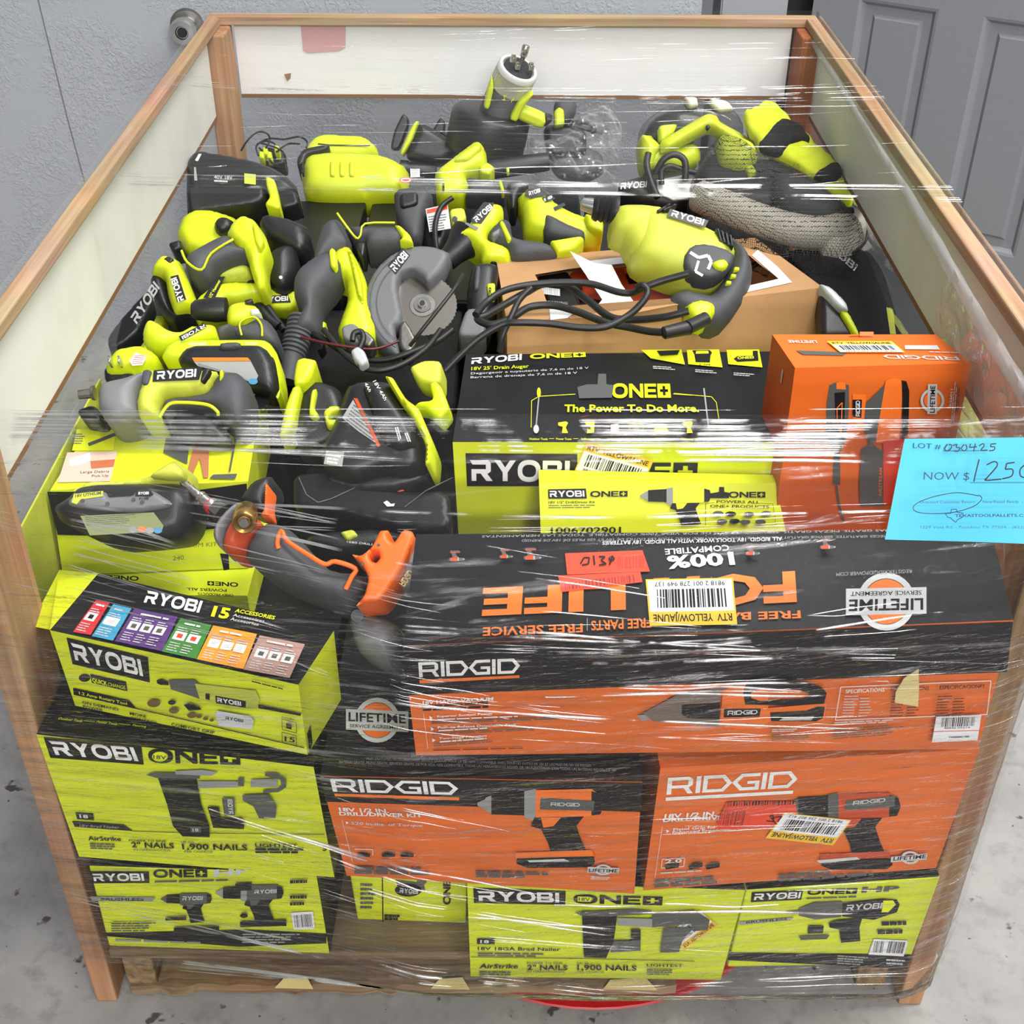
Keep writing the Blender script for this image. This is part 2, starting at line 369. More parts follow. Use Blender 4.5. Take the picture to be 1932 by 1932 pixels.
# ================================================================ the room
def structure(name, geo, **k):
    o = geo.build(name, **k); o['kind'] = 'structure'; return o
def room_mats():
    m = bpy.data.materials.new('grey_textured_wall_paint'); m.use_nodes = True; nt = m.node_tree; b = nt.nodes['Principled BSDF']
    b.inputs['Base Color'].default_value = rgb(156, 160, 166); b.inputs['Roughness'].default_value = 0.55
    tc = nt.nodes.new('ShaderNodeTexCoord'); n = nt.nodes.new('ShaderNodeTexNoise'); n.inputs['Scale'].default_value = 75; n.inputs['Detail'].default_value = 4; n.inputs['Distortion'].default_value = 1.3
    r = nt.nodes.new('ShaderNodeMapRange'); r.interpolation_type = 'SMOOTHSTEP'; r.inputs[1].default_value = 0.46; r.inputs[2].default_value = 0.56
    n2 = nt.nodes.new('ShaderNodeTexNoise'); n2.inputs['Scale'].default_value = 7; n2.inputs['Detail'].default_value = 3
    r2 = nt.nodes.new('ShaderNodeMapRange'); r2.inputs[1].default_value = 0.42; r2.inputs[2].default_value = 0.56
    mu = nt.nodes.new('ShaderNodeMath'); mu.operation = 'MULTIPLY'
    bp = nt.nodes.new('ShaderNodeBump'); bp.inputs['Strength'].default_value = 0.42; bp.inputs['Distance'].default_value = 0.003
    link_nodes(nt, (tc.outputs['Object'], n.inputs['Vector']), (tc.outputs['Object'], n2.inputs['Vector']), (n.outputs['Fac'], r.inputs[0]), (n2.outputs['Fac'], r2.inputs[0]),
               (r.outputs[0], mu.inputs[0]), (r2.outputs[0], mu.inputs[1]), (mu.outputs[0], bp.inputs['Height']), (bp.outputs[0], b.inputs['Normal']))
    f = bpy.data.materials.new('stained_concrete'); f.use_nodes = True; nt = f.node_tree; b = nt.nodes['Principled BSDF']; b.inputs['Roughness'].default_value = 0.55
    tc = nt.nodes.new('ShaderNodeTexCoord')
    def nz(scale, det, lo, hi, rough=.6):
        n = nt.nodes.new('ShaderNodeTexNoise'); n.inputs['Scale'].default_value = scale; n.inputs['Detail'].default_value = det; n.inputs['Roughness'].default_value = rough
        r = nt.nodes.new('ShaderNodeMapRange'); r.inputs[1].default_value = lo; r.inputs[2].default_value = hi
        link_nodes(nt, (tc.outputs['Object'], n.inputs['Vector']), (n.outputs['Fac'], r.inputs[0])); return r.outputs[0]
    def mixc(fac, a, bcol):
        mx = nt.nodes.new('ShaderNodeMix'); mx.data_type = 'RGBA'
        if isinstance(a, tuple): mx.inputs['A'].default_value = a
        else: nt.links.new(a, mx.inputs['A'])
        mx.inputs['B'].default_value = bcol; nt.links.new(fac, mx.inputs['Factor']); return mx.outputs['Result']
    c = mixc(nz(4, 8, .35, .65), rgb(132, 131, 130), rgb(164, 162, 159))
    c = mixc(nz(30, 5, .52, .8), c, rgb(118, 116, 114))
    c = mixc(nz(26, 3, .66, .70, .5), c, rgb(74, 70, 66))
    c = mixc(nz(75, 2, .72, .76, .5), c, rgb(70, 66, 62))
    c = mixc(nz(7, 6, .63, .74), c, rgb(186, 184, 179))
    nt.links.new(c, b.inputs['Base Color']); return m, f
WALLM, FLOORM = room_mats()
DOORM = mat('grey_door_paint', (126, 129, 133), 0.42, var=0.05, vscale=90, bump=0.15, bscale=500)
JAMBM = mat('grey_jamb_paint', (140, 143, 147), 0.45, bump=0.15, bscale=90)
GAPM = mat('black_gap', (8, 8, 8), 0.8)
WY = 1.86
g = Geo(); g.face([(-4, -4, 0), (5, -4, 0), (5, WY + .3, 0), (-4, WY + .3, 0)], FLOORM); structure('floor', g)
g = Geo(); g.box((-4, WY, 0), (0.40, WY + .12, 3.2), WALLM); g.box((0.40, WY, 2.2), (5, WY + .12, 3.2), WALLM); g.box((1.7, WY, 0), (5, WY + .12, 2.2), WALLM)
cr = [at(71, 0, y=WY - .0008), at(100, 118, y=WY - .0008), at(128, 230, y=WY - .0008), at(156, 333, y=WY - .0008), at(182, 440, y=WY - .0008)]
top = at(20, -200, y=WY - .0008)
cr = [top] + cr; CRK = mat('wall_crack', (92, 94, 96), 0.8)
for p, q in zip(cr, cr[1:]): g.face([p, p + Vector((.002, 0, 0)), q + Vector((.002, 0, 0)), q], CRK)
structure('wall_back', g)
# door leaf swung open a little, hinged on its left edge
hp = Vector((0.632, 1.846, 0)); du = Vector((math.cos(math.radians(-32.8)), math.sin(math.radians(-32.8)), 0)); dn = Vector((du.y, -du.x, 0))
if dn.y > 0: dn = -dn
DPL = Plane(hp + Vector((0, 0, .8)), dn)
g = Geo(); DW, DH, DT = .92, 2.03, .044
def dq(u, z, n=0.0): return hp + du * u + Vector((0, 0, z)) + dn * n
def duz(px, py):
    h = DPL.hit(px, py); return (h - hp).dot(du), h.z
pan = []
for (a, b_, c_) in (((1634 - 10, -8), (1774, 10), None), ((1858, 34), None, None)):
    pan.append(duz(*a))
u1, zt = duz(1621, 2); u2, _ = duz(1773, 12); u3, zt2 = duz(1857, 33); _, zb = duz(1913, 487)
pw = u2 - u1; cols = [(u1, u2), (u3, u3 + pw)]
rows = [(zb, zt2 + .003), (zt2 + .15, zt2 + .75), (zt2 + .86, zt2 + 1.06)]
xs = [0, *cols[0], *cols[1], cols[1][1] + u1]; DW = xs[-1]
zs = [0.01] + [v for r_ in rows for v in r_] + [2.03]
for i in range(len(xs) - 1):
    for j in range(len(zs) - 1):
        a, b_, c_, d_ = xs[i], xs[i + 1], zs[j], zs[j + 1]
        if i in (1, 3) and j in (1, 3, 5):
            def loop(ins, dep): return [dq(a + ins, c_ + ins, dep), dq(b_ - ins, c_ + ins, dep), dq(b_ - ins, d_ - ins, dep), dq(a + ins, d_ - ins, dep)]
            L = [loop(0, 0), loop(.006, -.002), loop(.013, -.011), loop(.030, -.012), loop(.037, -.005)]
            for p, q in zip(L, L[1:]):
                for k in range(4): g.face([p[k], p[(k + 1) % 4], q[(k + 1) % 4], q[k]], DOORM)
            g.face(L[-1], DOORM)
        else: g.face([dq(a, c_), dq(b_, c_), dq(b_, d_), dq(a, d_)], DOORM)
for lo, hi in (((0, 0), None),): pass
P = [dq(0, .01), dq(DW, .01), dq(DW, 2.03), dq(0, 2.03)]; Q = [p - dn * DT for p in P]
for k in range(4): g.face([P[k], P[(k + 1) % 4], Q[(k + 1) % 4], Q[k]], DOORM)
g.face(Q[::-1], DOORM)
structure('door_1', g)
g = Geo(); jx0 = at(1361, 8, y=WY - .02).x; jx1 = at(1487, 8, y=WY - .02).x; jx2 = at(1537, 8, y=WY + .03).x
g.box((jx0, WY - .02, 0), (jx1, WY + .1, 2.14), JAMBM); g.box((jx0, WY - .02, 2.14), (1.75, WY + .1, 2.24), JAMBM); g.box((1.63, WY - .02, 0), (1.75, WY + .1, 2.14), JAMBM)
g.box((jx1, WY + .06, 0), (1.65, WY + .11, 2.14), GAPM)
structure('trim_1', g, bevel=.003)
# round wall lock seen over the left rail
kc = at(345, 60, y=WY - .05); t = thing('door_knob', 'round satin metal knob on the grey wall above the left rail', 'knob', (kc.x, WY, kc.z))
g = Geo(); A = Vector((kc.x, WY, kc.z)); Bv = A + Vector((0, -.06, 0))
g.lathe(A, Bv, [(0, .036), (.12, .036), (.2, .033), (.22, .026)], DSTEEL, 32); g.build('rose', t, smooth=40)
g = Geo(); g.lathe(A, Bv, [(.2, .024), (.4, .02), (.55, .027), (.85, .028), (1.0, .024), (1.02, .014), (.95, .012)], STEEL, 32); g.build('knob', t, smooth=40)
g = Geo(); g.lathe(A + Vector((0, -.056, 0)), Bv + Vector((0, -.004, 0)), [(0, .011), (1, .009)], BLK, 20); g.build('keyhole', t, smooth=40)

# ================================================================ pallet and crate frame
CW, CD, CH = .53, 1.36, .88
pal = thing('wooden_pallet', 'weathered wooden pallet carrying the whole wrapped crate', 'pallet', (0, .6, 0))
for x in (-.47, -.0, .462):
    g = Geo(); g.box((x - .019, .012, .02), (x + .019, CD - .1, .107), OLD_Y); g.build('stringer', pal, bevel=.003)
y = -.012
for k in range(9):
    g = Geo(); x1 = .49
    g.box((-.49, y, .107), (x1, y + .13, .123), OLD_X); g.build('deck_board', pal, bevel=.002); y += .15
# ragged front bottom board, broken off before the right stringer
g = Geo(); rnd = random.Random(3); top_ = []; n = 40
for i in range(n + 1):
    x = -.485 + (.70) * i / n; top_.append((x, .010 + rnd.uniform(-.004, .004), .021 + rnd.uniform(-.003, .002)))
for i in range(n):
    a, b_ = top_[i], top_[i + 1]
    g.face([(a[0], a[1], .004), (b_[0], b_[1], .004), b_, a], OLD_X); g.face([a, b_, (b_[0], .10, .021), (a[0], .10, .021)], OLD_X); g.face([(a[0], a[1], .004), (a[0], .1, .004), (b_[0], .1, .004), (b_[0], b_[1], .004)], OLD_X)
    g.face([(a[0], .10, .021), (b_[0], .10, .021), (b_[0], .10, .004), (a[0], .10, .004)], OLD_X)
for e in (top_[0], top_[-1]): g.face([(e[0], e[1], .004), e, (e[0], .1, .021), (e[0], .1, .004)], CARDE)
for sx, ln in ((-.30, .05), (-.1, .05), (.12, .07)):
    g.face([(sx, .006, .022), (sx + ln, .004, .023), (sx + ln * .8, .02, .026), (sx + .01, .018, .025)], TAN)
g.build('bottom_board', pal, weld=False)
g = Geo(); g.box((-.49, .95, 0), (.49, 1.08, .02), OLD_X); g.build('bottom_board', pal, bevel=.002)
red = thing('red_dolly', 'red rounded metal edge poking out on the floor under the pallet front', 'dolly', (.11, .3, 0))
g = Geo(); g.lathe((.11, .30, .0003), (.11, .30, .0035), [(0, .305), (.4, .31), (1, .308)], REDM, 64); g.build('base', red, smooth=40)

fr = thing('crate_frame', 'pine post and rail frame around the pallet load', 'crate', (0, CD / 2, 0))
for nm, x0, x1, y0, y1, mt, z0 in (('post', -CW, -CW + .027, 0, .089, PINE_Z, 0), ('post', CW - .030, CW, 0, .089, PINE_Z, 0), ('post', -CW, -CW + .036, CD - .085, CD - .008, PINE_Z, 0), ('post', CW - .036, CW, CD - .085, CD - .008, RUST_Z, 0)):
    g = Geo(); g.box((x0, y0, z0), (x1, y1, CH - .0165), mt); g.build(nm, fr, bevel=.003)
g = Geo(); g.box((-CW, 0.0, CH - .016), (-CW + .020, CD - .024, CH), PINE_Y); g.build('rail', fr, bevel=.002)
g = Geo(); g.box((CW - .020, 0.0, CH - .016), (CW, CD - .024, CH), PINE_Y); g.build('rail', fr, bevel=.002)
g = Geo(); g.box((-CW, CD - .024, CH - .016), (CW, CD, CH), PINE_X); g.build('rail', fr, bevel=.002)
PANL = mat('white_hardboard', (226, 226, 220), 0.6, var=0.04, vscale=8, bump=0.05, dirt=(190, 186, 170), dscale=6, damt=0.35)
PANB = mat('bright_white_hardboard', (238, 238, 240), 0.5, var=0.03, vscale=8, dirt=(215, 213, 210), dscale=5, damt=0.3)
PANE = mat('hardboard_edge', (128, 92, 60), 0.8)
def panel(name, lo, hi, mt, label):
    g = Geo(); g.box(lo, hi, mt)
    z0 = lo[2]; e = .0006; g.box((lo[0] - e, lo[1] - e, z0 - .007), (hi[0] + e, hi[1] + e, z0 - .0001), PANE)
    return g
pl_ = panel('side_panel', (-CW + .001, .09, .727), (-CW + .007, CD - .09, CH - .0165), PANL, ''); o = pl_.build('side_panel', fr); o['label'] = 'off-white side panel on the left'
pr_ = panel('side_panel', (CW - .007, .09, .732), (CW - .001, CD - .09, CH - .0165), PANL, ''); o = pr_.build('side_panel', fr); o['label'] = 'off-white side panel on the right'
pb_ = panel('back_panel', (-CW + .04, CD - .012, .742), (CW - .04, CD - .006, CH - .0165), PANB, '')
bpl = Plane((0, CD - .0125, .8), (0, -1, 0)); pr = Print(pb_, bpl, 'P', .0006)
PINKS = mat('faded_red_stamp', (214, 166, 168), 0.5, var=0.15, vscale=6)
pr.poly([(566, 38), (652, 36), (652, 90), (640, 96), (582, 100), (572, 95)], PINKS); pr.poly([(568, 36), (653, 36), (652, 47), (568, 48)], mat('brick_red_stamp', (170, 96, 84), 0.5))
pr.poly([(536, 140), (549, 138), (548, 148), (542, 153)], mat('torn_board', (150, 116, 88), 0.8))
pb_.build('back_panel', fr)
# lower side boards: cardboard liner panels behind the front posts
g = Geo(); g.box((CW - .036, .092, .13), (CW - .032, .35, .62), CARD); g.build('liner_board', fr)
# ================================================================ cartons
class Carton:
    def __init__(s, name, label, C, front, top, side, group='cartons of power tools stacked on the pallet', bev=.0025, cat='carton'):
        C = {k: Vector(v) for k, v in C.items()}
        n = (C['FTR'] - C['FBL']).cross(C['FTL'] - C['FBR']).normalized()
        if n.y > 0: n = -n
        c0 = (C['FTR'] + C['FBL'] + C['FTL'] + C['FBR']) / 4; s.front = Plane(c0, n)
        for k in ('FTL', 'FTR', 'FBL', 'FBR'):
            d = C[k] - CAM; C[k] = CAM + d * ((c0 - CAM).dot(n) / d.dot(n))
        mb = (C['BTL'] + C['BTR']) / 2; n2 = (C['FTR'] - C['FTL']).cross(mb - C['FTL']).normalized()
        if n2.z < 0: n2 = -n2
        s.top = Plane(C['FTL'], n2)
        for k in ('BTL', 'BTR'):
            d = C[k] - CAM; C[k] = CAM + d * ((C['FTL'] - CAM).dot(n2) / d.dot(n2))
        s.C = C; s.g = g = Geo(); s.name = name
        for f, mt in (('FBL FBR FTR FTL', front), ('FTL FTR BTR BTL', top), ('FBL FTL BTL BBL', side), ('FBR BBR BTR FTR', side), ('BBL BTL BTR BBR', side), ('FBL BBL BBR FBR', side)):
            g.face([C[k] for k in f.split()], mt)
        ls = (C['BTL'] - C['FTL']).cross(C['FBL'] - C['FTL']).normalized()
        if ls.x > 0: ls = -ls
        s.left = Plane(C['FTL'], ls)
        rs = (C['BTR'] - C['FTR']).cross(C['FBR'] - C['FTR']).normalized()
        if rs.x < 0: rs = -rs
        s.right = Plane(C['FTR'], rs)
        s.label = label; s.group = group; s.bev = bev; s.stk = []; s.cat = cat
    def P(s, side, c='P'): return Print(s.g, getattr(s, side), c)
    def sticker(s, side, c='P', off=.0022):
        g = Geo(); s.stk.append(g); return Print(g, getattr(s, side), c, off)
    def done(s):
        # weld only the box hull: build it first with its prints
        o = s.g.build(s.name, weld=True, bevel=s.bev); tag(o, s.label, s.cat, s.group)
        for g in s.stk: g.build('label_sticker', o, weld=False)
        return o
def hexa(x0, x1, y0, y1, z0, z1):
    return dict(FBL=(x0, y0, z0), FBR=(x1, y0, z0), FTL=(x0, y0, z1), FTR=(x1, y0, z1), BTL=(x0, y1, z1), BTR=(x1, y1, z1), BBL=(x0, y1, z0), BBR=(x1, y1, z0))
def drill_picture(p, X, Y, S, body, dark, grey=GRYP, flip=1, batt=True, V=.62):
    """printed side view of a pistol drill: nose at the left, (X, Y) = nose tip, S = length"""
    q = lambda pts: [(X + x * S * flip, Y + (y if y < .14 else .14 + (y - .14) * V) * S * (.8 if y < .14 else 1)) for x, y in pts]
    p.poly(q([(0, -.015), (.06, -.05), (.07, -.07), (.12, -.09), (.12, .09), (.07, .07), (.06, .05), (0, .015)]), grey)
    p.poly(q([(.11, -.10), (.38, -.12), (.38, .11), (.11, .10)]), dark)
    p.poly(q([(.37, -.13), (.46, -.15), (.46, .14), (.37, .13)]), grey)
    p.poly(q([(.46, -.14), (.90, -.15), (.97, -.09), (.99, .0), (.95, .1), (.85, .12), (.46, .14)]), body)
    p.poly(q([(.9, -.13), (.98, -.1), (1.0, 0), (.97, .1), (.9, .11)]), dark)
    p.poly(q([(.45, .13), (.84, .12), (.78, .2), (.82, .4), (.86, .55), (.58, .58), (.56, .45), (.5, .24), (.42, .2)]), dark)
    p.poly(q([(.5, .13), (.66, .13), (.6, .2), (.52, .22)]), body)
    if batt:
        p.poly(q([(.3, .58), (.9, .54), (.93, .66), (.93, .72), (.32, .74), (.3, .66)]), body)
        p.poly(q([(.31, .66), (.92, .63), (.93, .73), (.88, .79), (.4, .8), (.31, .74)]), dark)
def lifetime(p, cx, cy, w, up=1, tilt=0.0):
    """round service badge with a bar across it"""
    p.disc((cx, cy), w * .36, w * .36, LGRYP, .8); p.disc((cx, cy), w * .28, w * .28, ORGP)
    def r(x, y): return (cx + up * (x * w), cy + up * (y * w + x * tilt * w))
    p.poly([r(-.5, -.16), r(.5, -.16), r(.5, .17), r(-.5, .17)], LGRYP)
    p.text('LIFETIME', r(-.46, .03), r(.46, .03), r(-.46, -.13), INK, .03)
    p.text('SERVICE AGREEMENT', r(-.44, .13), r(.44, .13), r(-.44, .07), INK, .01)
def rtv(p, O, U, V, num='9818 2 001 278 949 137', seed=5, yfirst=True):
    """yellow banded barcode sticker; O = corner above-left of the writing, U along it, V down"""
    O = Vector(O); U = Vector(U); V = Vector(V); t = lambda a, b: tuple(O + U * a + V * b)
    p.poly([t(0, 0), t(1, 0), t(1, 1), t(0, 1)], YSTK)
    a, b = (.3, .97) if yfirst else (.03, .7)
    p.poly([t(.02, a), t(.98, a), t(.98, b), t(.02, b)], PAPER)
    y = .24 if yfirst else .95
    p.text('RTV  YELLOW/JAUNE', t(.05, y), t(.95, y), t(.05, y - .18), INK, .02)
    if yfirst: p.barcode(t(.1, .78), t(.9, .78), t(.1, .38), INK, seed=seed); p.text(num, t(.1, .94), t(.9, .94), t(.1, .83), INK, 0)
    else: p.barcode(t(.1, .63), t(.9, .63), t(.1, .25), INK, seed=seed); p.text(num, t(.1, .2), t(.9, .2), t(.1, .09), INK, 0)

# ---- bottom row
b = Carton('nailer_carton', 'lime nailer carton bulging over the pallet edge in the middle of the bottom row', dict(FBL=(-.0461, -.0469, .1248), FBR=(.2532, -.0501, .1240), FTL=(-.0473, -.0531, .3076), FTR=(.2623, -.0577, .3007), BTL=(-.041, .24, .306), BTR=(.2538, .24, .303), BBL=(-.0445, .24, .125), BBR=(.25, .24, .125)), LIMEC, BLKC, LIMEC)
p = b.P('front', 'H')
p.poly([(808, 1222), (1290, 1240), (1287, 1312), (812, 1302)], INK); p.logo('RYOBI', (838, 1291), (1256, 1300), (834, 1240), WHT)
p.logo('ONE+', (1330, 1303), (1792, 1315), (1330, 1258), INK); p.poly([(1352, 1268), (1420, 1270), (1420, 1296), (1352, 1294)], LIMEP); p.text('18V', (1358, 1290), (1416, 1292), (1358, 1270), INK)
p.poly([(828, 1487), (920, 1487), (920, 1518), (828, 1516)], INK); p.text('18', (845, 1510), (890, 1511), (845, 1492), WHT, .03)
p.text('18V 18GA Brad Nailer', (832, 1548), (1262, 1552), (832, 1530), INK, .02); p.bars((832, 1580), (1240, 1584), (832, 1556), 2, GRYPD)
p.line([(795, 1583), (1385, 1592), (1960, 1605)], 3, INK)
p.text('AirStrike', (840, 1642), (1040, 1643), (846, 1618), INK, .03); p.bars((840, 1690), (1035, 1692), (840, 1652), 3, GRYPD)
p.text('POWER TO SINK', (1088, 1620), (1278, 1622), (1088, 1608), GRYPD); p.text('2" NAILS', (1090, 1650), (1300, 1652), (1090, 1622), INK, .03); p.text('IN HARDWOODS', (1088, 1664), (1285, 1666), (1088, 1652), GRYPD)
p.text('Up to', (1350, 1620), (1410, 1621), (1350, 1608), GRYPD); p.text('1,900 NAILS', (1350, 1650), (1660, 1655), (1350, 1620), INK, .03); p.text('PER CHARGE', (1350, 1665), (1490, 1667), (1350, 1654), GRYPD)
p.text('LIGHTEST', (1712, 1632), (1900, 1636), (1712, 1616), INK, .02); p.bars((1712, 1675), (1870, 1678), (1712, 1640), 3, GRYPD)
p.poly([(1375, 1345), (1560, 1352), (1540, 1500), (1500, 1590), (1385, 1585), (1380, 1500)], INK); p.poly([(1335, 1352), (1640, 1335), (1740, 1345), (1740, 1360), (1500, 1372), (1370, 1368)], GRYPD)
p.poly([(1560, 1380), (1760, 1385), (1760, 1430), (1560, 1420)], GRYP); p.poly([(1740, 1360), (1960, 1340), (2040, 1390), (2030, 1440), (1960, 1450), (1940, 1410), (1740, 1430)], GRYPD)
p.poly([(1630, 1440), (1680, 1440), (1680, 1500), (1630, 1500)], INK); p.poly([(1540, 1500), (1680, 1500), (1680, 1550), (1520, 1560)], GRYPD); p.poly([(1800, 1430), (1960, 1430), (1900, 1490), (1880, 1560), (1780, 1560)], GRYPD)
s_ = b.sticker('front', 'H'); rtv(s_, (1912, 1548), (172, -128), (-98, -82), num='9818 2 001 251 377', yfirst=True)
b.done()

b = Carton('impact_carton', 'lime impact wrench carton with black base band in the right corner of the bottom row', dict(FBL=(.2633, -.0341, .1260), FBR=(.4837, -.0282, .1250), FTL=(.2672, -.0448, .2845), FTR=(.4907, -.0276, .2873), BTL=(.262, .2076, .2962), BTR=(.4764, .2193, .2911), BBL=(.262, .2124, .1262), BBR=(.4724, .2241, .1275)), LIMEC, BLKC, LIMEC)
p = b.P('front', 'I')
p.poly([(395, 1560), (1345, 1570), (1320, 1643), (388, 1600)], INK)
p.poly([(515, 1247), (783, 1233), (772, 1285), (510, 1298)], INK); p.logo('RYOBI', (525, 1287), (765, 1277), (532, 1254), WHT)
p.logo('ONE+', (802, 1260), (1060, 1254), (808, 1232), INK); p.text('HP', (1085, 1248), (1280, 1240), (1095, 1218), GRYPD, .05); p.bars((800, 1282), (1150, 1270), (800, 1268), 1, GRYPD)
p.poly([(450, 1400), (735, 1375), (715, 1392), (450, 1418)], GRYP); p.text('BRUSHLESS', (485, 1408), (700, 1390), (485, 1396), INK, .03)
p.poly([(695, 1345), (760, 1340), (760, 1330), (840, 1298), (985, 1292), (980, 1375), (845, 1388), (760, 1368), (760, 1358), (695, 1356)], GRYPD)
p.poly([(985, 1300), (1200, 1280), (1270, 1285), (1285, 1310), (1270, 1350), (1150, 1390), (985, 1372)], INK); p.logo('RYOBI', (1005, 1342), (1190, 1330), (1012, 1312), LGRYP)
p.poly([(1200, 1290), (1250, 1288), (1265, 1310), (1225, 1350), (1190, 1350)], LIMEP); p.poly([(960, 1390), (1090, 1380), (1075, 1430), (1080, 1500), (980, 1510), (970, 1440), (920, 1430), (915, 1405)], INK)
p.poly([(810, 1420), (890, 1420), (885, 1460), (805, 1462)], INK); p.poly([(760, 1475), (920, 1468), (905, 1490), (770, 1495)], GRYPD)
p.bars((1190, 1420), (1365, 1415), (1190, 1398), 1, INK, .9); p.bars((1170, 1465), (1345, 1460), (1170, 1440), 1, INK, .9); p.bars((960, 1618), (1120, 1628), (960, 1568), 4, GRYP)
p.bars((1215, 1620), (1330, 1626), (1215, 1585), 2, LGRYP)
s_ = b.sticker('front', 'I'); s_.poly([(1150, 1490), (1330, 1497), (1305, 1580), (1122, 1570)], PAPER); s_.barcode((1145, 1560), (1195, 1562), (1155, 1500), INK, 14); s_.barcode((1215, 1562), (1300, 1566), (1230, 1502), INK, 26, 7)
b.done()

b = Carton('drill_kit_carton', 'lime two drill kit carton at the pallet corner by the split-free pine post', dict(FBL=(-.49, -.0072, .1250), FBR=(-.2181, -.0171, .1250), FTL=(-.4853, -.0101, .2790), FTR=(-.2214, -.0188, .2790), BTL=(-.4804, .28, .279), BTR=(-.2114, .28, .279), BBL=(-.481, .28, .125), BBR=(-.208, .28, .125)), LIMEC, BLKC, BLKC)
b.label = 'lime two drill kit carton with black base band, lowest of the left stack'
p = b.P('front', 'G')
p.poly([(548, 1458), (1280, 1440), (1700, 1462), (1700, 1512), (1240, 1530), (560, 1475)], INK); p.bars((1260, 1510), (1560, 1510), (1265, 1455), 4, GRYP); p.bars((600, 1500), (1200, 1520), (600, 1480), 1, GRYP)
p.poly([(462, 1138), (775, 1138), (778, 1198), (482, 1200)], INK); p.logo('RYOBI', (490, 1188), (752, 1186), (482, 1150), WHT)
p.logo('ONE+', (800, 1170), (1080, 1168), (796, 1130), INK); p.text('HP', (1110, 1165), (1305, 1150), (1115, 1124), LGRYP, .05); p.bars((805, 1196), (1320, 1184), (805, 1180), 1, GRYPD)
p.poly([(470, 1268), (808, 1272), (795, 1294), (478, 1292)], GRYP); p.text('BRUSHLESS', (525, 1290), (750, 1290), (525, 1274), INK, .04)
drill_picture(p, 838, 1282, 265, GRYPD, INK, GRYPD, batt=False, V=.75); p.logo('RYOBI', (950, 1288), (1055, 1286), (952, 1268), LGRYP)
drill_picture(p, 1122, 1250, 355, GRYPD, INK, GRYP, batt=False); p.logo('RYOBI', (1325, 1254), (1440, 1250), (1325, 1234), LGRYP)
p.poly([(1225, 1200), (1310, 1196), (1310, 1236), (1225, 1240)], INK)
p.poly([(860, 1378), (970, 1372), (970, 1390), (862, 1394)], INK); p.poly([(905, 1430), (1140, 1424), (1142, 1444), (905, 1452)], INK); p.poly([(1250, 1400), (1490, 1390), (1492, 1422), (1250, 1428)], INK); p.disc((1270, 1368), 20, 12, INK)
p.bars((580, 1450), (815, 1448), (578, 1398), 4, GRYPD)
for yy in (1150, 1200, 1280, 1315): p.bars((1510, yy), (1600, yy - 2), (1510, yy - 20), 1, INK, .8, seed=yy)
s_ = b.sticker('front', 'G'); s_.poly([(1515, 1352), (1630, 1346), (1640, 1436), (1530, 1442)], PAPER); s_.barcode((1536, 1430), (1628, 1424), (1528, 1366), INK, 24)
b.done()

b = Carton('small_carton', 'small lime carton set back on the bare deck between the two bottom nailer stacks', dict(FBL=(-.19, .0332, .1251), FBR=(-.0541, .0277, .125), FTL=(-.1934, .0328, .21), FTR=(-.0514, .0273, .2098), BTL=(-.184, .2327, .2107), BTR=(-.0509, .2272, .2107), BBL=(-.184, .233, .1258), BBR=(-.0509, .2276, .1258)), LIMEC, LIMEC, LIMEC)
b.label = 'small lime carton set back on the bare deck boards, a gap in front of it'
p = b.P('front', 'H')
p.line([(335, 1160), (338, 1400)], 6, INK); p.poly([(405, 1180), (550, 1200), (560, 1240), (420, 1250)], GRYPD); p.disc((470, 1235), 70, 34, INK); p.logo('RYOBI', (425, 1248), (520, 1256), (427, 1224), LGRYP); p.disc((540, 1190), 25, 18, GRYPD)
p.logo('ONE', (690, 1310), (690, 1180), (652, 1310), INK); p.bars((220, 1330), (300, 1332), (220, 1190), 6, GRYPD); p.bars((345, 1390), (440, 1392), (345, 1360), 2, INK, .8)
b.done()

# ---- second row
b = Carton('nailer_carton', 'lime brad nailer carton at the left, under the tilted rotary tool carton', dict(FBL=(-.4950, -.006, .290), FBR=(-.1990, -.030, .2850), FTL=(-.5020, -.0075, .4880), FTR=(-.2040, -.0450, .4800), BTL=(-.4887, .2991, .484), BTR=(-.201, .2556, .482), BBL=(-.4882, .29, .286), BBR=(-.20, .2691, .285)), LIMEC, BLKC, BLKC)
b.C  # left stack, second from the floor
b.label = 'lime brad nailer carton in the left stack, under the tilted rotary tool carton'
p = b.P('front', 'G')
p.poly([(226, 437), (735, 478), (748, 582), (262, 546)], INK); p.logo('RYOBI', (290, 530), (722, 564), (258, 458), WHT)
p.logo('ONE+', (775, 570), (1252, 584), (768, 500), INK); p.disc((832, 540), 40, 26, LIMEP); p.text('18V', (798, 550), (866, 554), (798, 528), INK)
p.poly([(392, 830), (484, 836), (490, 872), (402, 866)], INK); p.text('18', (416, 858), (460, 861), (412, 838), WHT, .03)
p.poly([(375, 876), (640, 894), (695, 928), (390, 906)], INK); p.text('18V Brad Nailer', (415, 905), (620, 915), (415, 890), GRYP)
p.line([(690, 928), (1000, 938), (1690, 945)], 3, INK)
p.text('AirStrike', (460, 975), (632, 980), (452, 952), INK, .03); p.bars((470, 1020), (625, 1026), (465, 984), 3, GRYPD)
p.text('POWER TO SINK', (672, 982), (868, 986), (670, 970), INK); p.text('2" NAILS', (686, 1012), (908, 1018), (680, 982), INK, .03); p.text('IN HARDWOODS', (696, 1030), (888, 1034), (694, 1018), GRYPD)
p.text('UP TO', (944, 990), (1010, 992), (942, 978), GRYPD); p.text('1,900 NAILS', (950, 1022), (1290, 1028), (945, 990), INK, .03); p.text('PER CHARGE', (960, 1040), (1108, 1042), (958, 1028), GRYPD)
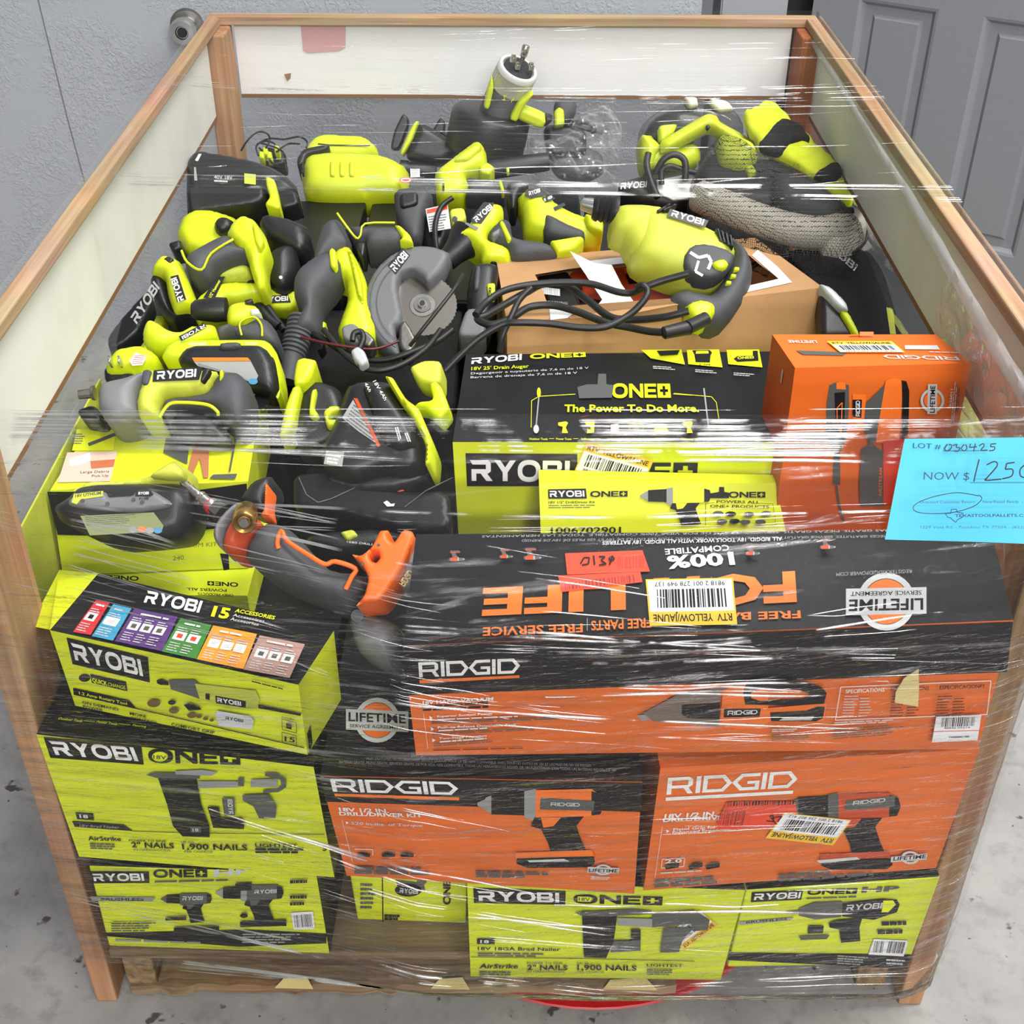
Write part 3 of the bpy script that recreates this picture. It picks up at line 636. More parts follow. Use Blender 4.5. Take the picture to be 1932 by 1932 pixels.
p.text('LIGHTEST', (1330, 1010), (1552, 1012), (1326, 990), INK, .03); p.bars((1330, 1042), (1630, 1044), (1328, 1012), 2, INK, .7); p.text('3', (1680, 1030), (1702, 1030), (1678, 1000), INK, .04)
p.poly([(822, 650), (1022, 650), (1048, 790), (1090, 900), (1092, 960), (950, 955), (900, 900), (870, 790)], INK); p.poly([(760, 635), (800, 622), (1040, 625), (1040, 655), (820, 652)], GRYPD); p.poly([(910, 615), (1050, 608), (1135, 620), (1100, 640), (915, 632)], GRYP)
p.poly([(1030, 668), (1240, 668), (1240, 700), (1034, 705)], GRYP); p.poly([(1240, 650), (1270, 652), (1270, 695), (1240, 694)], GRYPD); p.poly([(1305, 660), (1440, 655), (1445, 700), (1305, 698)], GRYP)
p.poly([(1380, 622), (1440, 625), (1490, 660), (1490, 700), (1450, 725), (1370, 730), (1370, 714), (1440, 710), (1465, 690), (1460, 660), (1380, 640)], GRYPD)
p.poly([(1262, 740), (1400, 735), (1440, 800), (1435, 860), (1350, 862), (1320, 800), (1265, 770)], GRYPD); p.poly([(1155, 755), (1220, 755), (1225, 845), (1168, 848)], GRYPD); p.logo('RYOBI', (1190, 838), (1184, 762), (1215, 838), LGRYP)
p.poly([(1080, 800), (1140, 805), (1150, 860), (1260, 862), (1272, 895), (1270, 918), (1110, 910)], INK); p.poly([(990, 905), (1045, 905), (1048, 935), (995, 935)], GRYPD); p.text('18', (1004, 930), (1034, 930), (1002, 912), LGRYP)
p = b.P('top', 'G'); p.text('Outdoor Tools', (300, 345), (425, 360), (312, 332), LIMEP, .02); p.text('Power Tools', (502, 362), (608, 376), (510, 350), LIMEP, .02); p.line([(435, 352), (495, 358)], 2, LIMEP); p.line([(618, 368), (678, 374)], 2, LIMEP); p.text('Flooring', (690, 380), (760, 388), (694, 368), LIMEP, .02)
b.done()

b = Carton('drill_carton', 'black and orange drill kit carton with white logo, middle of the second row', dict(FBL=(-.1813, -.0486, .3112), FBR=(.1374, -.0707, .3100), FTL=(-.1956, -.058, .4806), FTR=(.1341, -.078, .4953), BTL=(-.1900, .2417, .4902), BTR=(.1308, .2208, .4960), BBL=(-.18, .2496, .3107), BBR=(.13, .2287, .311)), ORGC, BLKC, BLKC)
p = b.P('front', 'H')
p.poly([(8, 645), (1688, 676), (1682, 828), (42, 775)], INK)
p.logo('RIDGID', (78, 722), (735, 740), (62, 655), WHT); p.poly([(84, 732), (735, 752), (735, 768), (88, 746)], ORGP)
p.text('18V 1/2 IN.', (112, 824), (370, 832), (106, 802), WHT, .04); p.text('DRILL/DRIVER KIT', (112, 845), (545, 855), (108, 825), WHT, .04); p.text('520 in-lbs. of Torque', (172, 893), (545, 905), (172, 877), LGRYP, .02)
p.line([(125, 870), (180, 1090)], 2, WHT); p.poly([(145, 876), (160, 884), (147, 892)], WHT)
drill_picture(p, 830, 788, 660, ORGP, INK, GRYP, V=.55); p.poly([(1160, 755), (1440, 770), (1435, 822), (1155, 815)], GRYPD); p.logo('RIDGID', (1212, 796), (1365, 800), (1212, 778), LGRYP)
p.poly([(1090, 1080), (1280, 1072), (1310, 1085), (1100, 1090)], LGRYP)
for x in (200, 330, 428): p.poly([(x, 1048), (x + 30, 1038), (x + 72, 1048), (x + 70, 1062), (x + 4, 1062)], INK); p.bars((x, 1080), (x + 70, 1082), (x, 1070), 1, GRYP)
p.line([(190, 1022), (285, 1024), (285, 1055)], 3, WHT)
p.bars((190, 1130), (660, 1140), (186, 1108), 1, GRYPD, .8); p.bars((190, 1150), (710, 1160), (188, 1132), 1, GRYPD, .8, 3); p.bars((820, 1150), (1310, 1160), (820, 1134), 1, GRYPD, .8, 4); p.bars((822, 1168), (1110, 1174), (822, 1152), 1, GRYPD, .8, 5)
p.disc((1485, 1130), 45, 28, LGRYP, .7); p.poly([(1405, 1114), (1568, 1120), (1564, 1148), (1402, 1144)], LGRYP); p.text('LIFETIME', (1410, 1140), (1560, 1144), (1412, 1120), INK, .03); p.bars((1420, 1178), (1540, 1182), (1420, 1160), 2, LGRYP)
p = b.P('top', 'H')
p.text('PILES GRATUITES. PIECES GRATUITES. SERVICE GRATUIT POUR LA VIE. 100% COMPATIBLE. AVEC TOUS LES OUTILS DE 18V ET LES PILES DE 18V DE RIDGID.', (252, 556), (1425, 592), (254, 542), GRYP, .0)
p.text('BATERIAS GRATIS, PIEZAS GRATIS, SERVICIO GRATIS, DE POR VIDA 100% COMPATIBLE. TODAS LAS HERRAMIENTAS RIDGID. DE 18V FUNCIONAN CON TODAS LAS BATERIAS RIDGID. DE 18V', (110, 574), (1555, 618), (112, 558), GRYP, .0)
lifetime(p, 308, 350, 325, tilt=.04)
b.done()

b = Carton('drill_carton', 'all orange drill kit carton with red and yellow stickers, end of the second row', dict(FBL=(.1481, -.0645, .3080), FBR=(.4851, -.0219, .2950), FTL=(.1531, -.0651, .5017), FTR=(.4915, -.0263, .491), BTL=(.1376, .225, .5000), BTR=(.4553, .2625, .494), BBL=(.1384, .2243, .306), BBR=(.4501, .2648, .2985)), ORGC, ORGC, ORGC)
b.label = 'all-orange drill kit carton with a red sticker and a yellow sticker on its front'
p = b.P('front', 'I')
p.logo('RIDGID', (70, 738), (745, 700), (78, 650), WHT); p.poly([(66, 752), (730, 716), (728, 733), (66, 770)], WHT)
p.text('18V 1/2 IN.', (58, 862), (330, 848), (62, 836), WHT, .04); p.text('DRILL/DRIVER', (52, 880), (400, 864), (54, 858), WHT, .04)
p.line([(48, 905), (10, 1170)], 2, WHT); p.poly([(70, 920), (86, 928), (70, 938)], WHT); p.text('Pistol Grip for', (105, 925), (330, 912), (107, 910), WHT, .02); p.text('Enhanced Ergonomics', (100, 942), (430, 925), (102, 925), WHT, .03)
drill_picture(p, 690, 800, 600, ORGD, INK, GRYPD); p.poly([(1005, 770), (1260, 745), (1258, 800), (1000, 820)], GRYPD); p.logo('RIDGID', (1040, 792), (1210, 775), (1044, 772), LGRYP)
p.poly([(850, 1080), (1060, 1062), (1080, 1075), (870, 1095)], LGRYP)
p.line([(48, 1075), (165, 1068), (160, 1112), (44, 1120), (48, 1075)], 3, WHT); p.text('2.0', (62, 1095), (150, 1090), (64, 1074), WHT, .04)
for x in (60, 182, 272): p.poly([(x, 1112), (x + 35, 1094), (x + 78, 1092), (x + 74, 1116), (x + 8, 1128)], INK)
p.bars((40, 1150), (330, 1132), (40, 1138), 1, LGRYP); p.bars((10, 1200), (420, 1172), (12, 1180), 1, GRYPD, .8); p.bars((6, 1222), (440, 1194), (8, 1204), 1, GRYPD, .8, 3); p.bars((655, 1170), (1000, 1145), (655, 1150), 1, GRYPD, .8, 4); p.bars((655, 1190), (1180, 1155), (655, 1172), 1, GRYPD, .8, 6)
p.disc((1340, 1066), 48, 34, LGRYP, .7); p.poly([(1240, 1062), (1428, 1044), (1424, 1076), (1238, 1090)], LGRYP); p.text('LIFETIME', (1250, 1082), (1420, 1068), (1254, 1060), INK, .03)
pt = b.P('top', 'I'); pt.text('BATERIAS GRATIS. PIEZAS GRATIS. SERVICIO GRATIS. DE POR VIDA 100% COMPATIBLE.', (110, 548), (870, 510), (112, 538), ORGD, 0)
s_ = b.sticker('front', 'I'); s_.poly([(385, 775), (738, 772), (770, 900), (760, 925), (345, 918), (330, 890)], RSTK); s_.barcode((388, 797), (735, 790), (390, 775), INK, 40); s_.barcode((340, 895), (470, 900), (355, 820), mat('dark_red_print', (150, 40, 30), .5), 16, 4)
s_.line([(590, 875), (630, 878), (625, 845), (608, 850), (640, 890), (665, 895)], 5, INK); s_.line([(618, 862), (672, 850), (650, 880)], 5, INK)
s_ = b.sticker('front', 'I', .003); rtv(s_, (938, 1002), (-352, -38), (96, -132), num='9818 2 001 256 807 412', seed=9, yfirst=True)
b.done()
# ---- long vacuum carton across the top of the front
b = Carton('vacuum_carton', 'long black and orange hand vacuum carton lying across the front of the load', dict(FBL=(-.0965, -.0475, .5003), FBR=(.4722, -.0606, .5262), FTL=(-.1, -.0778, .6764), FTR=(.4579, -.0825, .7141), BTL=(-.0951, .0581, .7049), BTR=(.4726, .0411, .7254), BBL=(-.0896, .0809, .5083), BBR=(.4747, .0685, .5253)), ORGC, BLKC, BLKC)
p = b.P('front', 'P')
p.poly([(761, 1219), (1911, 1173), (1900, 1268), (764, 1312)], BLKC)
p.logo('RIDGID', (791, 1278), (981, 1270), (789, 1250), WHT); p.poly([(791, 1283), (980, 1274), (980, 1279), (792, 1289)], ORGP)
q = Print(b.g, b.front, 'H', .0022)
q.text('18V HAND VACUUM', (545, 268), (912, 247), (545, 248), WHT, .04); q.bars((545, 284), (1005, 258), (545, 272), 1, INK, .8); q.bars((545, 302), (988, 280), (545, 290), 1, INK, .8, 4)
q.line([(550, 318), (572, 498)], 2, WHT)
for i, (t_, y, x1) in enumerate((('Superior Suction Power', 336, 912), ('Push-to-Release Detachable Tank', 394, 1034), ('Two-Stage Filtration', 452, 878))):
    q.poly([(580 + i * 7, y - 10), (597 + i * 7, y + 2), (582 + i * 7, y + 13)], WHT); q.text(t_, (618 + i * 6, y), (x1, y - 16), (618 + i * 6, y - 14), WHT, .02); q.bars((622 + i * 6, y + 14), (1060 - i * 90, y - 4), (622 + i * 6, y + 5), 1, WHT, .7, i); q.bars((590 + i * 6, y + 34), (1330 - i * 170, y + 6), (590 + i * 6, y + 16), 2, GRYPD, .5, i + 5)
q.bars((600, 508), (1230, 494), (600, 500), 1, INK, .5)
r = Print(b.g, b.front, 'I', .003)
SMK = mat('smoky_grey_print', (120, 106, 98), .4)
r.poly([(-85, 325), (-40, 320), (30, 330), (25, 340), (-60, 355)], GRYP); r.poly([(-55, 312), (-40, 308), (150, 205), (390, 178), (350, 200), (345, 385), (0, 355), (-30, 330)], SMK)
r.poly([(150, 268), (350, 258), (345, 345), (180, 340), (150, 320)], INK); r.poly([(365, 195), (490, 145), (600, 150), (600, 300), (560, 390), (380, 390), (350, 345)], ORGP); r.poly([(560, 290), (905, 262), (890, 355), (610, 358), (520, 395), (420, 395)], ORGP)
r.poly([(490, 145), (585, 134), (800, 150), (880, 180), (905, 210), (890, 265), (700, 275), (480, 268), (468, 200)], INK, [[(510, 205), (560, 185), (760, 192), (825, 215), (790, 240), (560, 250), (512, 235)]])
r.poly([(370, 292), (562, 290), (555, 332), (368, 336)], INK); r.logo('RIDGID', (388, 324), (545, 318), (390, 302), WHT); r.poly([(610, 310), (800, 300), (860, 278), (895, 282), (885, 340), (850, 356), (615, 356)], INK); r.poly([(655, 352), (690, 333), (840, 330), (825, 350)], LGRYP)
r.line([(978, 178), (1760, 145), (1740, 320), (950, 350), (978, 178)], 4, WHT)
r.text('SPECIFICATIONS', (1002, 210), (1205, 200), (1004, 188), WHT, .02); r.text('SPECIFICATIONS', (1235, 198), (1436, 192), (1238, 178), INK, .02); r.text('ESPECIFICACIONES', (1492, 190), (1726, 182), (1494, 168), INK, .02)
for x, c_ in ((985, LGRYP), (1232, INK), (1470, INK)): r.bars((x, 330), (x + 75, 328), (x + 15, 214), 8, c_, .3, x); r.bars((x + 85, 330), (x + 150, 328), (x + 95, 225), 7, c_, .3, x + 1)
r.bars((620, 412), (775, 408), (620, 392), 2, LGRYP, .5); r.bars((618, 455), (850, 450), (618, 418), 4, GRYPD, .4); r.bars((945, 376), (1310, 358), (945, 356), 2, LGRYP, .5); r.bars((935, 448), (1310, 420), (935, 390), 5, GRYPD, .4)
r.poly([(1475, 332), (1710, 322), (1690, 455), (1452, 466)], PAPER); r.barcode((1500, 386), (1672, 380), (1506, 338), INK, 30); r.text('48846 09214', (1515, 396), (1650, 392), (1515, 386), INK, 0); r.line([(1460, 410), (1698, 404)], 3, RSTK); r.text('TW0028443 7900', (1540, 444), (1648, 440), (1540, 434), INK, .02)
p = b.P('top', 'P')
p.text('BATTERIES GRATUITES. PIECES GRATUITES. SERVICE GRATUIT POUR LA VIE. 100% COMPATIBLE. AVEC TOUS LES OUTILS DE 18V ET LES PILES DE 18V DE RIDGID', (1800, 1008), (985, 1018), (1800, 1013), GRYP, 0)
p.text('BATERIAS GRATIS. PIEZAS GRATIS. SERVICIO GRATIS DE POR VIDA 100% COMPATIBLE. TODAS LAS HERRAMIENTAS', (1720, 998), (910, 1010), (1720, 1003), GRYP, 0)
p.text('ALL RIDGID. 18V TOOLS WORK WITH ALL RIDGID. 18V BATTERIES', (1476, 1013), (1137, 1021), (1476, 1021), LGRYP, .02)
p.text('COMPATIBLE', (1375, 1028), (1254, 1036), (1377, 1040), LGRYP, .03); p.text('100%', (1383, 1042), (1257, 1050), (1388, 1068), LGRYP, .05)
p.text('LIFE', (1180, 1100), (912, 1112), (1181, 1156), ORGP, .05)
p.text('FOR', (1500, 1080), (1232, 1094), (1504, 1142), ORGP, .05)
p.text('FREE BATTERIES', (1510, 1152), (1232, 1161), (1511, 1168), ORGP, .03); p.text('FREE PARTS', (1228, 1166), (1115, 1172), (1229, 1186), ORGP, .03); p.text('FREE SERVICE', (1099, 1177), (911, 1184), (1100, 1195), ORGP, .03); p.line([(1108, 1166), (1108, 1190)], 1.5, GRYP)
lifetime(p, 1672, 1135, 152, up=-1, tilt=-.02); p.text('REGISTER.RIDGIDPOWER.COM', (1720, 1074), (1578, 1080), (1720, 1082), GRYP, 0)
for x, y, w_ in ((862, 1055, 30), (955, 1050, 26), (1005, 1052, 34), (1420, 1044, 28), (1562, 1032, 30)): drill_picture(p, x + w_ / 2, y, -w_, ORGD, GRYPD, GRYP)
s_ = b.sticker('top', 'P'); s_.poly([(1066, 1044), (1212, 1038), (1226, 1078), (1070, 1084)], RSTK); s_.poly([(1053, 1086), (1208, 1079), (1212, 1098), (1060, 1117)], RSTK); s_.barcode((1066, 1113), (1202, 1098), (1065, 1099), mat('dark_red_print', (150, 40, 30), .5), 34)
s_.barcode((1166, 1072), (1216, 1070), (1166, 1050), mat('red_hatch_print', (200, 52, 32), .5), 12); s_.line([(1095, 1064), (1102, 1052), (1112, 1052), (1110, 1064), (1098, 1066)], 3, INK); s_.line([(1120, 1048), (1122, 1066)], 3, INK); s_.line([(1130, 1050), (1142, 1050), (1134, 1057), (1144, 1064), (1130, 1066)], 3, INK); s_.line([(1156, 1048), (1150, 1066)], 3, INK); s_.disc((1154, 1054), 6, 5, INK, .5)
s_ = b.sticker('top', 'P', .003); rtv(s_, (1391, 1178), (-165, 3), (-8, -88), num='9818 2 001 278 949 137', seed=11, yfirst=True)
o = b.done()
tp = Geo(); tpl = b.front.hit
pts = [(1688, 1325), (1690, 1305), (1705, 1280), (1733, 1262), (1734, 1300), (1732, 1333)]
Print(tp, b.front, 'P', .006).poly(pts, TAN); tt = tp.build('tape_scrap', o, weld=False, solid=.0008); tt['label'] = 'torn scrap of yellowish tape'

# ---- tilted rotary tool carton
b = Carton('rotary_tool_carton', 'tilted lime rotary tool carton with coloured accessory panels and an open end flap', {k: CAM + (Vector(v) - CAM) * .983 for k, v in dict(FBL=(-.4747, .04, .4842), FBR=(-.2117, -.0319, .4842), FTL=(-.4794, .038, .5938), FTR=(-.2103, -.0394, .5905), BTL=(-.4511, .1252, .6005), BTR=(-.1846, .0429, .5904), BBL=(-.4518, .1279, .4849), BBR=(-.1856, .0506, .4848)).items()}, LIMEC, BLKC, LIMEC)
g = b.g; C = b.C
fl = [at(60, 1180, y=.085), at(118, 1193, y=.05), C['FTL'], C['BTL'], at(115, 1074, y=.135)]
g.tess([[C['FTL'], at(116, 1192, y=.041), at(57, 1181, y=.062), at(112, 1075, y=.132), C['BTL']]], LIMEC)
p = b.P('front', 'G')
p.poly([(346, -80), (770, 22), (780, 154), (378, 58)], INK); p.logo('RYOBI', (392, 36), (746, 122), (372, -52), WHT)
p.poly([(470, 110), (655, 150), (664, 200), (478, 155)], INK); p.text('QUICK', (482, 150), (560, 170), (478, 126), LIMEP, .04); p.text('CHANGE', (562, 170), (652, 190), (562, 150), LIMEP, 0); p.disc((440, 130), 30, 20, INK)
p.poly([(380, 182), (670, 246), (712, 292), (384, 218)], INK); p.text('1.2 Amp Rotary Tool', (412, 215), (662, 272), (410, 198), LIMEP, .02)
p.text('ON DEMAND', (428, 264), (618, 302), (425, 248), INK, .02); p.text('POWER', (432, 286), (536, 306), (430, 270), INK, .02); p.text('MORE', (676, 322), (762, 340), (674, 306), INK, .02); p.text('CONTROL', (680, 344), (822, 374), (678, 328), INK, .02); p.text('COMFORT GRIP', (892, 380), (1118, 424), (890, 362), INK, .02); p.text('OVERMOLD', (892, 400), (1062, 432), (890, 384), INK, .02)
p.bars((432, 304), (572, 330), (432, 294), 1, GRYPD); p.bars((682, 362), (820, 386), (682, 352), 1, GRYPD); p.bars((894, 420), (1100, 450), (894, 408), 1, GRYPD)
p.line([(390, 216), (1000, 356), (1584, 494)], 5, INK)
p.poly([(815, 142), (840, 136), (875, 150), (880, 168), (836, 166), (818, 158)], INK); p.poly([(878, 140), (1010, 138), (1060, 180), (1040, 240), (990, 222), (890, 190)], GRYPD); p.poly([(1015, 160), (1330, 195), (1352, 240), (1340, 290), (1200, 296), (1040, 240)], LIMED)
p.poly([(1120, 222), (1280, 250), (1280, 286), (1125, 262)], INK); p.logo('RYOBI', (1132, 254), (1256, 276), (1130, 232), WHT); p.poly([(1345, 268), (1568, 315), (1565, 328), (1345, 288)], INK); p.poly([(1070, 210), (1092, 212), (1092, 246), (1070, 240)], INK)
for x, y, rx in ((800, 262, 34), (895, 258, 20), (905, 300, 26), (998, 325, 24), (1036, 330, 16), (1070, 342, 14), (1102, 350, 12)): p.disc((x, y), rx, rx * .6, mat('brown_print', (110, 84, 50), .5) if rx != 20 else INK)
p.poly([(955, 270), (985, 262), (1040, 282), (1050, 295), (985, 302)], INK); p.poly([(1128, 300), (1300, 330), (1322, 350), (1312, 398), (1140, 380), (1122, 330)], LGRYP); p.logo('RYOBI', (1174, 346), (1266, 362), (1174, 330), INK)
for y, t_ in ((344, '1'), (412, '15')): p.line([(1468, y), (1542, y + 18), (1544, y + 72), (1470, y + 54), (1468, y)], 3, INK); p.text(t_, (1490 if t_ == '1' else 1482, y + 46), (1518 if t_ == '1' else 1536, y + 54), (1490 if t_ == '1' else 1482, y + 18), INK, .03)
p.text('Includes', (1468, 338), (1532, 350), (1468, 326), INK, 0); p.bars((1310, 150), (1530, 205), (1310, 140), 1, INK, .6)
p = b.P('top', 'D')
p.logo('RYOBI', (748, 1480), (1036, 1535), (772, 1420), WHT); p.text('15', (1098, 1550), (1188, 1566), (1118, 1492), LIMEP, .05); p.text('ACCESSORIES', (1222, 1530), (1428, 1570), (1232, 1510), LIMEP, .03); p.text('Accessoires', (1212, 1552), (1375, 1586), (1218, 1536), LGRYP, .02); p.text('Accesorios', (1198, 1572), (1345, 1602), (1206, 1556), LGRYP, .02)
ac = [((500, 1468), (570, 1484), (472, 1650), (380, 1634), (206, 46, 56)), ((590, 1490), (685, 1512), (588, 1680), (478, 1656), (64, 156, 196)), ((700, 1512), (925, 1556), (845, 1735), (598, 1682), (88, 52, 122)), ((940, 1562), (1102, 1598), (1022, 1775), (842, 1736), (60, 130, 52)), ((1110, 1600), (1338, 1645), (1268, 1828), (1024, 1776), (246, 156, 40)), ((1352, 1652), (1588, 1698), (1508, 1874), (1268, 1830), (178, 140, 128))]
for i, (a_, b_, c_, d_, col) in enumerate(ac):
    p.poly([a_, b_, c_, d_], mat('accessory_panel_print_%s' % ('red', 'blue', 'purple', 'green', 'amber', 'taupe')[i], col, .5))
    f = lambda s, t: (a_[0] + (b_[0] - a_[0]) * s + (d_[0] - a_[0]) * t, a_[1] + (b_[1] - a_[1]) * s + (d_[1] - a_[1]) * t)
    n = (1, 1, 3, 2, 3, 3)[i]
    for k in range(n):
        s0 = .08 + .88 * k / n; s1 = s0 + .74 / n
        p.poly([f(s0, .36), f(s1, .36), f(s1, .60), f(s0, .60)], WHT); p.poly([f(s0 + .2 / n, .42), f(s1 - .2 / n, .42), f(s1 - .2 / n, .54), f(s0 + .2 / n, .54)], (INK, LGRYP, GRYPD, RSTK, LGRYP, GRYPD)[i])
        p.bars(f(s0, .92), f(s1, .92), f(s0, .64), 4, LGRYP, .35, k, 2); p.bars(f(s0, .33), f(s1, .33), f(s0, .2), 2, LGRYP, .4, k, 2)
    p.bars(f(.2, .14), f(.85, .14), f(.2, .06), 1, WHT, .6, i, 2)
p = b.P('right', 'G'); p.poly([(1600, 420), (1618, 370), (1628, 470), (1612, 520)], INK)
b.done()

# ---- yellow carton between rotary carton and the vacuum kit, its print upside down
b = Carton('product_carton', 'flat lime carton with upside down print, under the big vacuum kit carton', hexa(-.505, -.302, .165, .36, .496, .538), LIMEC, LIMEC, LIMEC)
p = b.P('front', 'D')
p.logo('ONE+', (722, 1345), (548, 1338), (722, 1368), INK); p.logo('ONE+', (1240, 1378), (1080, 1370), (1240, 1400), INK); p.text('POWERS ALL', (1180, 1412), (972, 1404), (1180, 1428), INK, .03); p.text('ONE+ PRODUCTS', (1215, 1438), (1030, 1430), (1215, 1452), INK, .03)
p.poly([(1145, 1225), (1190, 1230), (1195, 1310), (1165, 1315)], INK)
b.done()
b = Carton('vacuum_kit_carton', 'big yellow stick vacuum carton with printed photos and handwriting', dict(FBL=(-.5227, .1985, .5404), FBR=(-.3083, .214, .5400), FTL=(-.5203, .2155, .6486), FTR=(-.2999, .2339, .6495), BTL=(-.505, .4643, .650), BTR=(-.3194, .4793, .652), BBL=(-.5214, .4462, .5402), BBR=(-.3213, .4615, .5406)), LIMEC, LIMEC, LIMEC)
p = b.P('front', 'D')
p.poly([(245, 905), (960, 905), (1285, 862), (1290, 1080), (700, 1140), (300, 1130)], BLKC); p.text("nce, All-", (978, 1056), (1085, 1050), (978, 1040), LGRYP, .02); p.text('ESS', (950, 1112), (1045, 1106), (950, 1092), LGRYP, 0)
p.text('1010 STICK VACUUM KIT', (690, 1206), (1130, 1188), (690, 1182), mat('faint_marker', (120, 120, 40), .6), 0); p.text('240.', (900, 1262), (965, 1258), (900, 1236), mat('faint_marker', (120, 120, 40), .6), 0)
p = b.P('top', 'D')
p.poly([(400, 580), (610, 560), (590, 690), (375, 690)], LIMEP); p.line([(460, 660), (600, 605)], 18, GRYPD); p.bars((375, 655), (440, 655), (380, 595), 5, GRYPD, .4)
p.poly([(350, 700), (612, 692), (575, 850), (300, 856)], mat('photo_blush_print', (226, 196, 180), .5)); p.poly([(470, 745), (600, 735), (590, 775), (475, 785)], mat('photo_terracotta_print', (196, 110, 72), .5)); p.poly([(360, 735), (470, 700), (470, 740), (420, 765), (365, 770)], WHT); p.text('Large Debris', (418, 808), (568, 804), (420, 794), GRYPD, 0); p.text('Pick Up', (478, 828), (565, 825), (478, 814), GRYPD, 0)
p.poly([(870, 590), (990, 600), (975, 760), (850, 700)], GRYPD); DOG = mat('tan_dog_print', (186, 120, 84), .5); p.poly([(1015, 625), (1090, 630), (1088, 700), (1085, 830), (1060, 832), (1040, 730), (1000, 820), (970, 820), (1000, 700)], DOG); p.poly([(1015, 612), (1085, 615), (1080, 670), (1030, 672)], mat('brown_dog_print', (120, 76, 54), .5))
p.line([(1250, 500), (1195, 800)], 10, GRYPD); p.poly([(1090, 835), (1110, 815), (1235, 810), (1225, 838)], GRYPD)
p.poly([(1290, 380), (1410, 370), (1400, 450), (1275, 500)], BLKC); p.logo('ONE+', (1290, 405), (1400, 395), (1292, 378), LGRYP); p.disc((1370, 500), 34, 44, INK, .75)
b.done()

# ---- drain auger carton
z0 = .668
b = Carton('auger_carton', 'black-topped lime drain auger carton behind the long vacuum carton', dict(FBL=(-.0627, .2985, .4616), FBR=(.337, .2834, .4739), FTL=(-.069, .2996, .6621), FTR=(.3309, .2837, .6732), BTL=(-.0602, .5184, .6601), BTR=(.3392, .5045, .6741), BBL=(-.0544, .5183, .4611), BBR=(.3353, .5032, .4733)), LIMEC, BLKC, LIMEC, bev=.004)
p = b.P('front', 'E')
p.poly([(768, 704), (1350, 708), (1352, 876), (776, 876)], INK); p.logo('RYOBI', (800, 848), (1308, 852), (798, 740), WHT)
q = b.P('front', 'F'); q.logo('ONE+', (-340, 850), (228, 852), (-340, 752), INK); q.bars((480, 705), (690, 700), (480, 690), 1, INK, .6)
p = b.P('top', 'E')
p.logo('RYOBI', (798, 240), (1060, 218), (802, 208), WHT); p.logo('ONE+', (1104, 212), (1394, 202), (1104, 188), LIMEP)
p.text("18V 25' Drain Auger", (798, 272), (1098, 258), (799, 252), LIMEP, .02); p.text('Degorgeoir a tuyauterie de 7,6 m de 18 V', (796, 294), (1410, 264), (797, 281), LGRYP, 0); p.text('Barrena de drenaje de 7,6 m de 18 V', (794, 314), (1350, 290), (795, 301), LGRYP, 0)
p.logo('ONE+', (1530, 415), (1838, 415), (1530, 342), LIMEP); p.poly([(1350, 360), (1400, 345), (1455, 345), (1460, 290), (1500, 290), (1502, 345), (1540, 350), (1530, 415), (1360, 418)], GRYPD); p.text('The Power To Do More.', (1282, 488), (1985, 488), (1284, 446), LIMEP, .035)
p.line([(1110, 570), (1112, 430), (1150, 408), (1340, 396)], 3, LIMEP); p.line([(1850, 395), (1950, 402)], 3, LIMEP); p.disc((1150, 388), 10, 26, LIMEP); p.line([(1150, 410), (1136, 560)], 7, GRYP); p.disc((1136, 578), 14, 22, LGRYP)
q = b.P('top', 'F'); q.line([(110, 392), (305, 410), (330, 440), (345, 540)], 3, LIMEP); q.line([(265, 365), (292, 590)], 8, GRYP); q.poly([(272, 578), (312, 578), (320, 602), (270, 602)], GRYPD)
for i, x in enumerate((1240, 1385, 1515, 1620, 1745, 1890)):
    k = x + 40
    if i in (0, 5): p.poly([(k - 30, 545), (k + 10, 538), (k + 22, 545), (k + 10, 570), (k + 22, 598), (k - 10, 598), (k - 5, 566), (k - 28, 560)], LIMEP)
    elif i == 1: p.poly([(k - 38, 540), (k + 15, 538), (k + 12, 596), (k - 25, 600), (k - 20, 570)], LIMEP); p.poly([(k - 20, 560), (k - 5, 560), (k - 5, 580), (k - 20, 580)], INK)
    elif i == 2: p.poly([(k - 30, 555), (k + 10, 548), (k + 12, 590), (k - 30, 594)], LGRYP)
    elif i == 3: p.line([(k - 38, 600), (k - 38, 556), (k + 32, 552), (k + 32, 598)], 5, LIMEP); p.poly([(k - 22, 560), (k + 16, 556), (k + 16, 580), (k - 22, 584)], GRYP)
    else: p.poly([(k - 36, 580), (k - 10, 550), (k + 20, 552), (k + 44, 598), (k - 34, 602)], LIMEP)
for x, t_, wd in ((1100, 'Outdoor Tools', 95), (1240, 'Power Tools', 80), (1370, 'Inflating', 68), (1512, 'Lighting', 60), (1640, 'Audio', 42), (1755, 'Plumbing', 68), (1890, 'Cleaning', 62)): p.text(t_, (x, 634), (x + wd, 635), (x, 622), LIMEP, .01); p.line([(x + wd + 8, 628), (x + wd + 34, 628)], 2, LIMEP)
q.text('Floor Care', (265, 634), (342, 635), (265, 622), LIMEP, .01)
for x in (-20, 176, 384):
    q.poly([(x - 40 if x < 0 else x, 166), (x + 168, 166 - 2), (x + 186, 282 - (40 if x < 0 else 25)), (x + 8, 270 - (60 if x < 0 else 30))], LIMEP)
q.poly([(205, 168), (295, 166), (308, 180), (300, 195), (296, 232), (222, 230), (216, 192)], INK); q.poly([(225, 172), (288, 171), (290, 184), (222, 186)], LIMEP); q.text('2" PIPE', (240, 244), (300, 246), (240, 236), INK, .02)
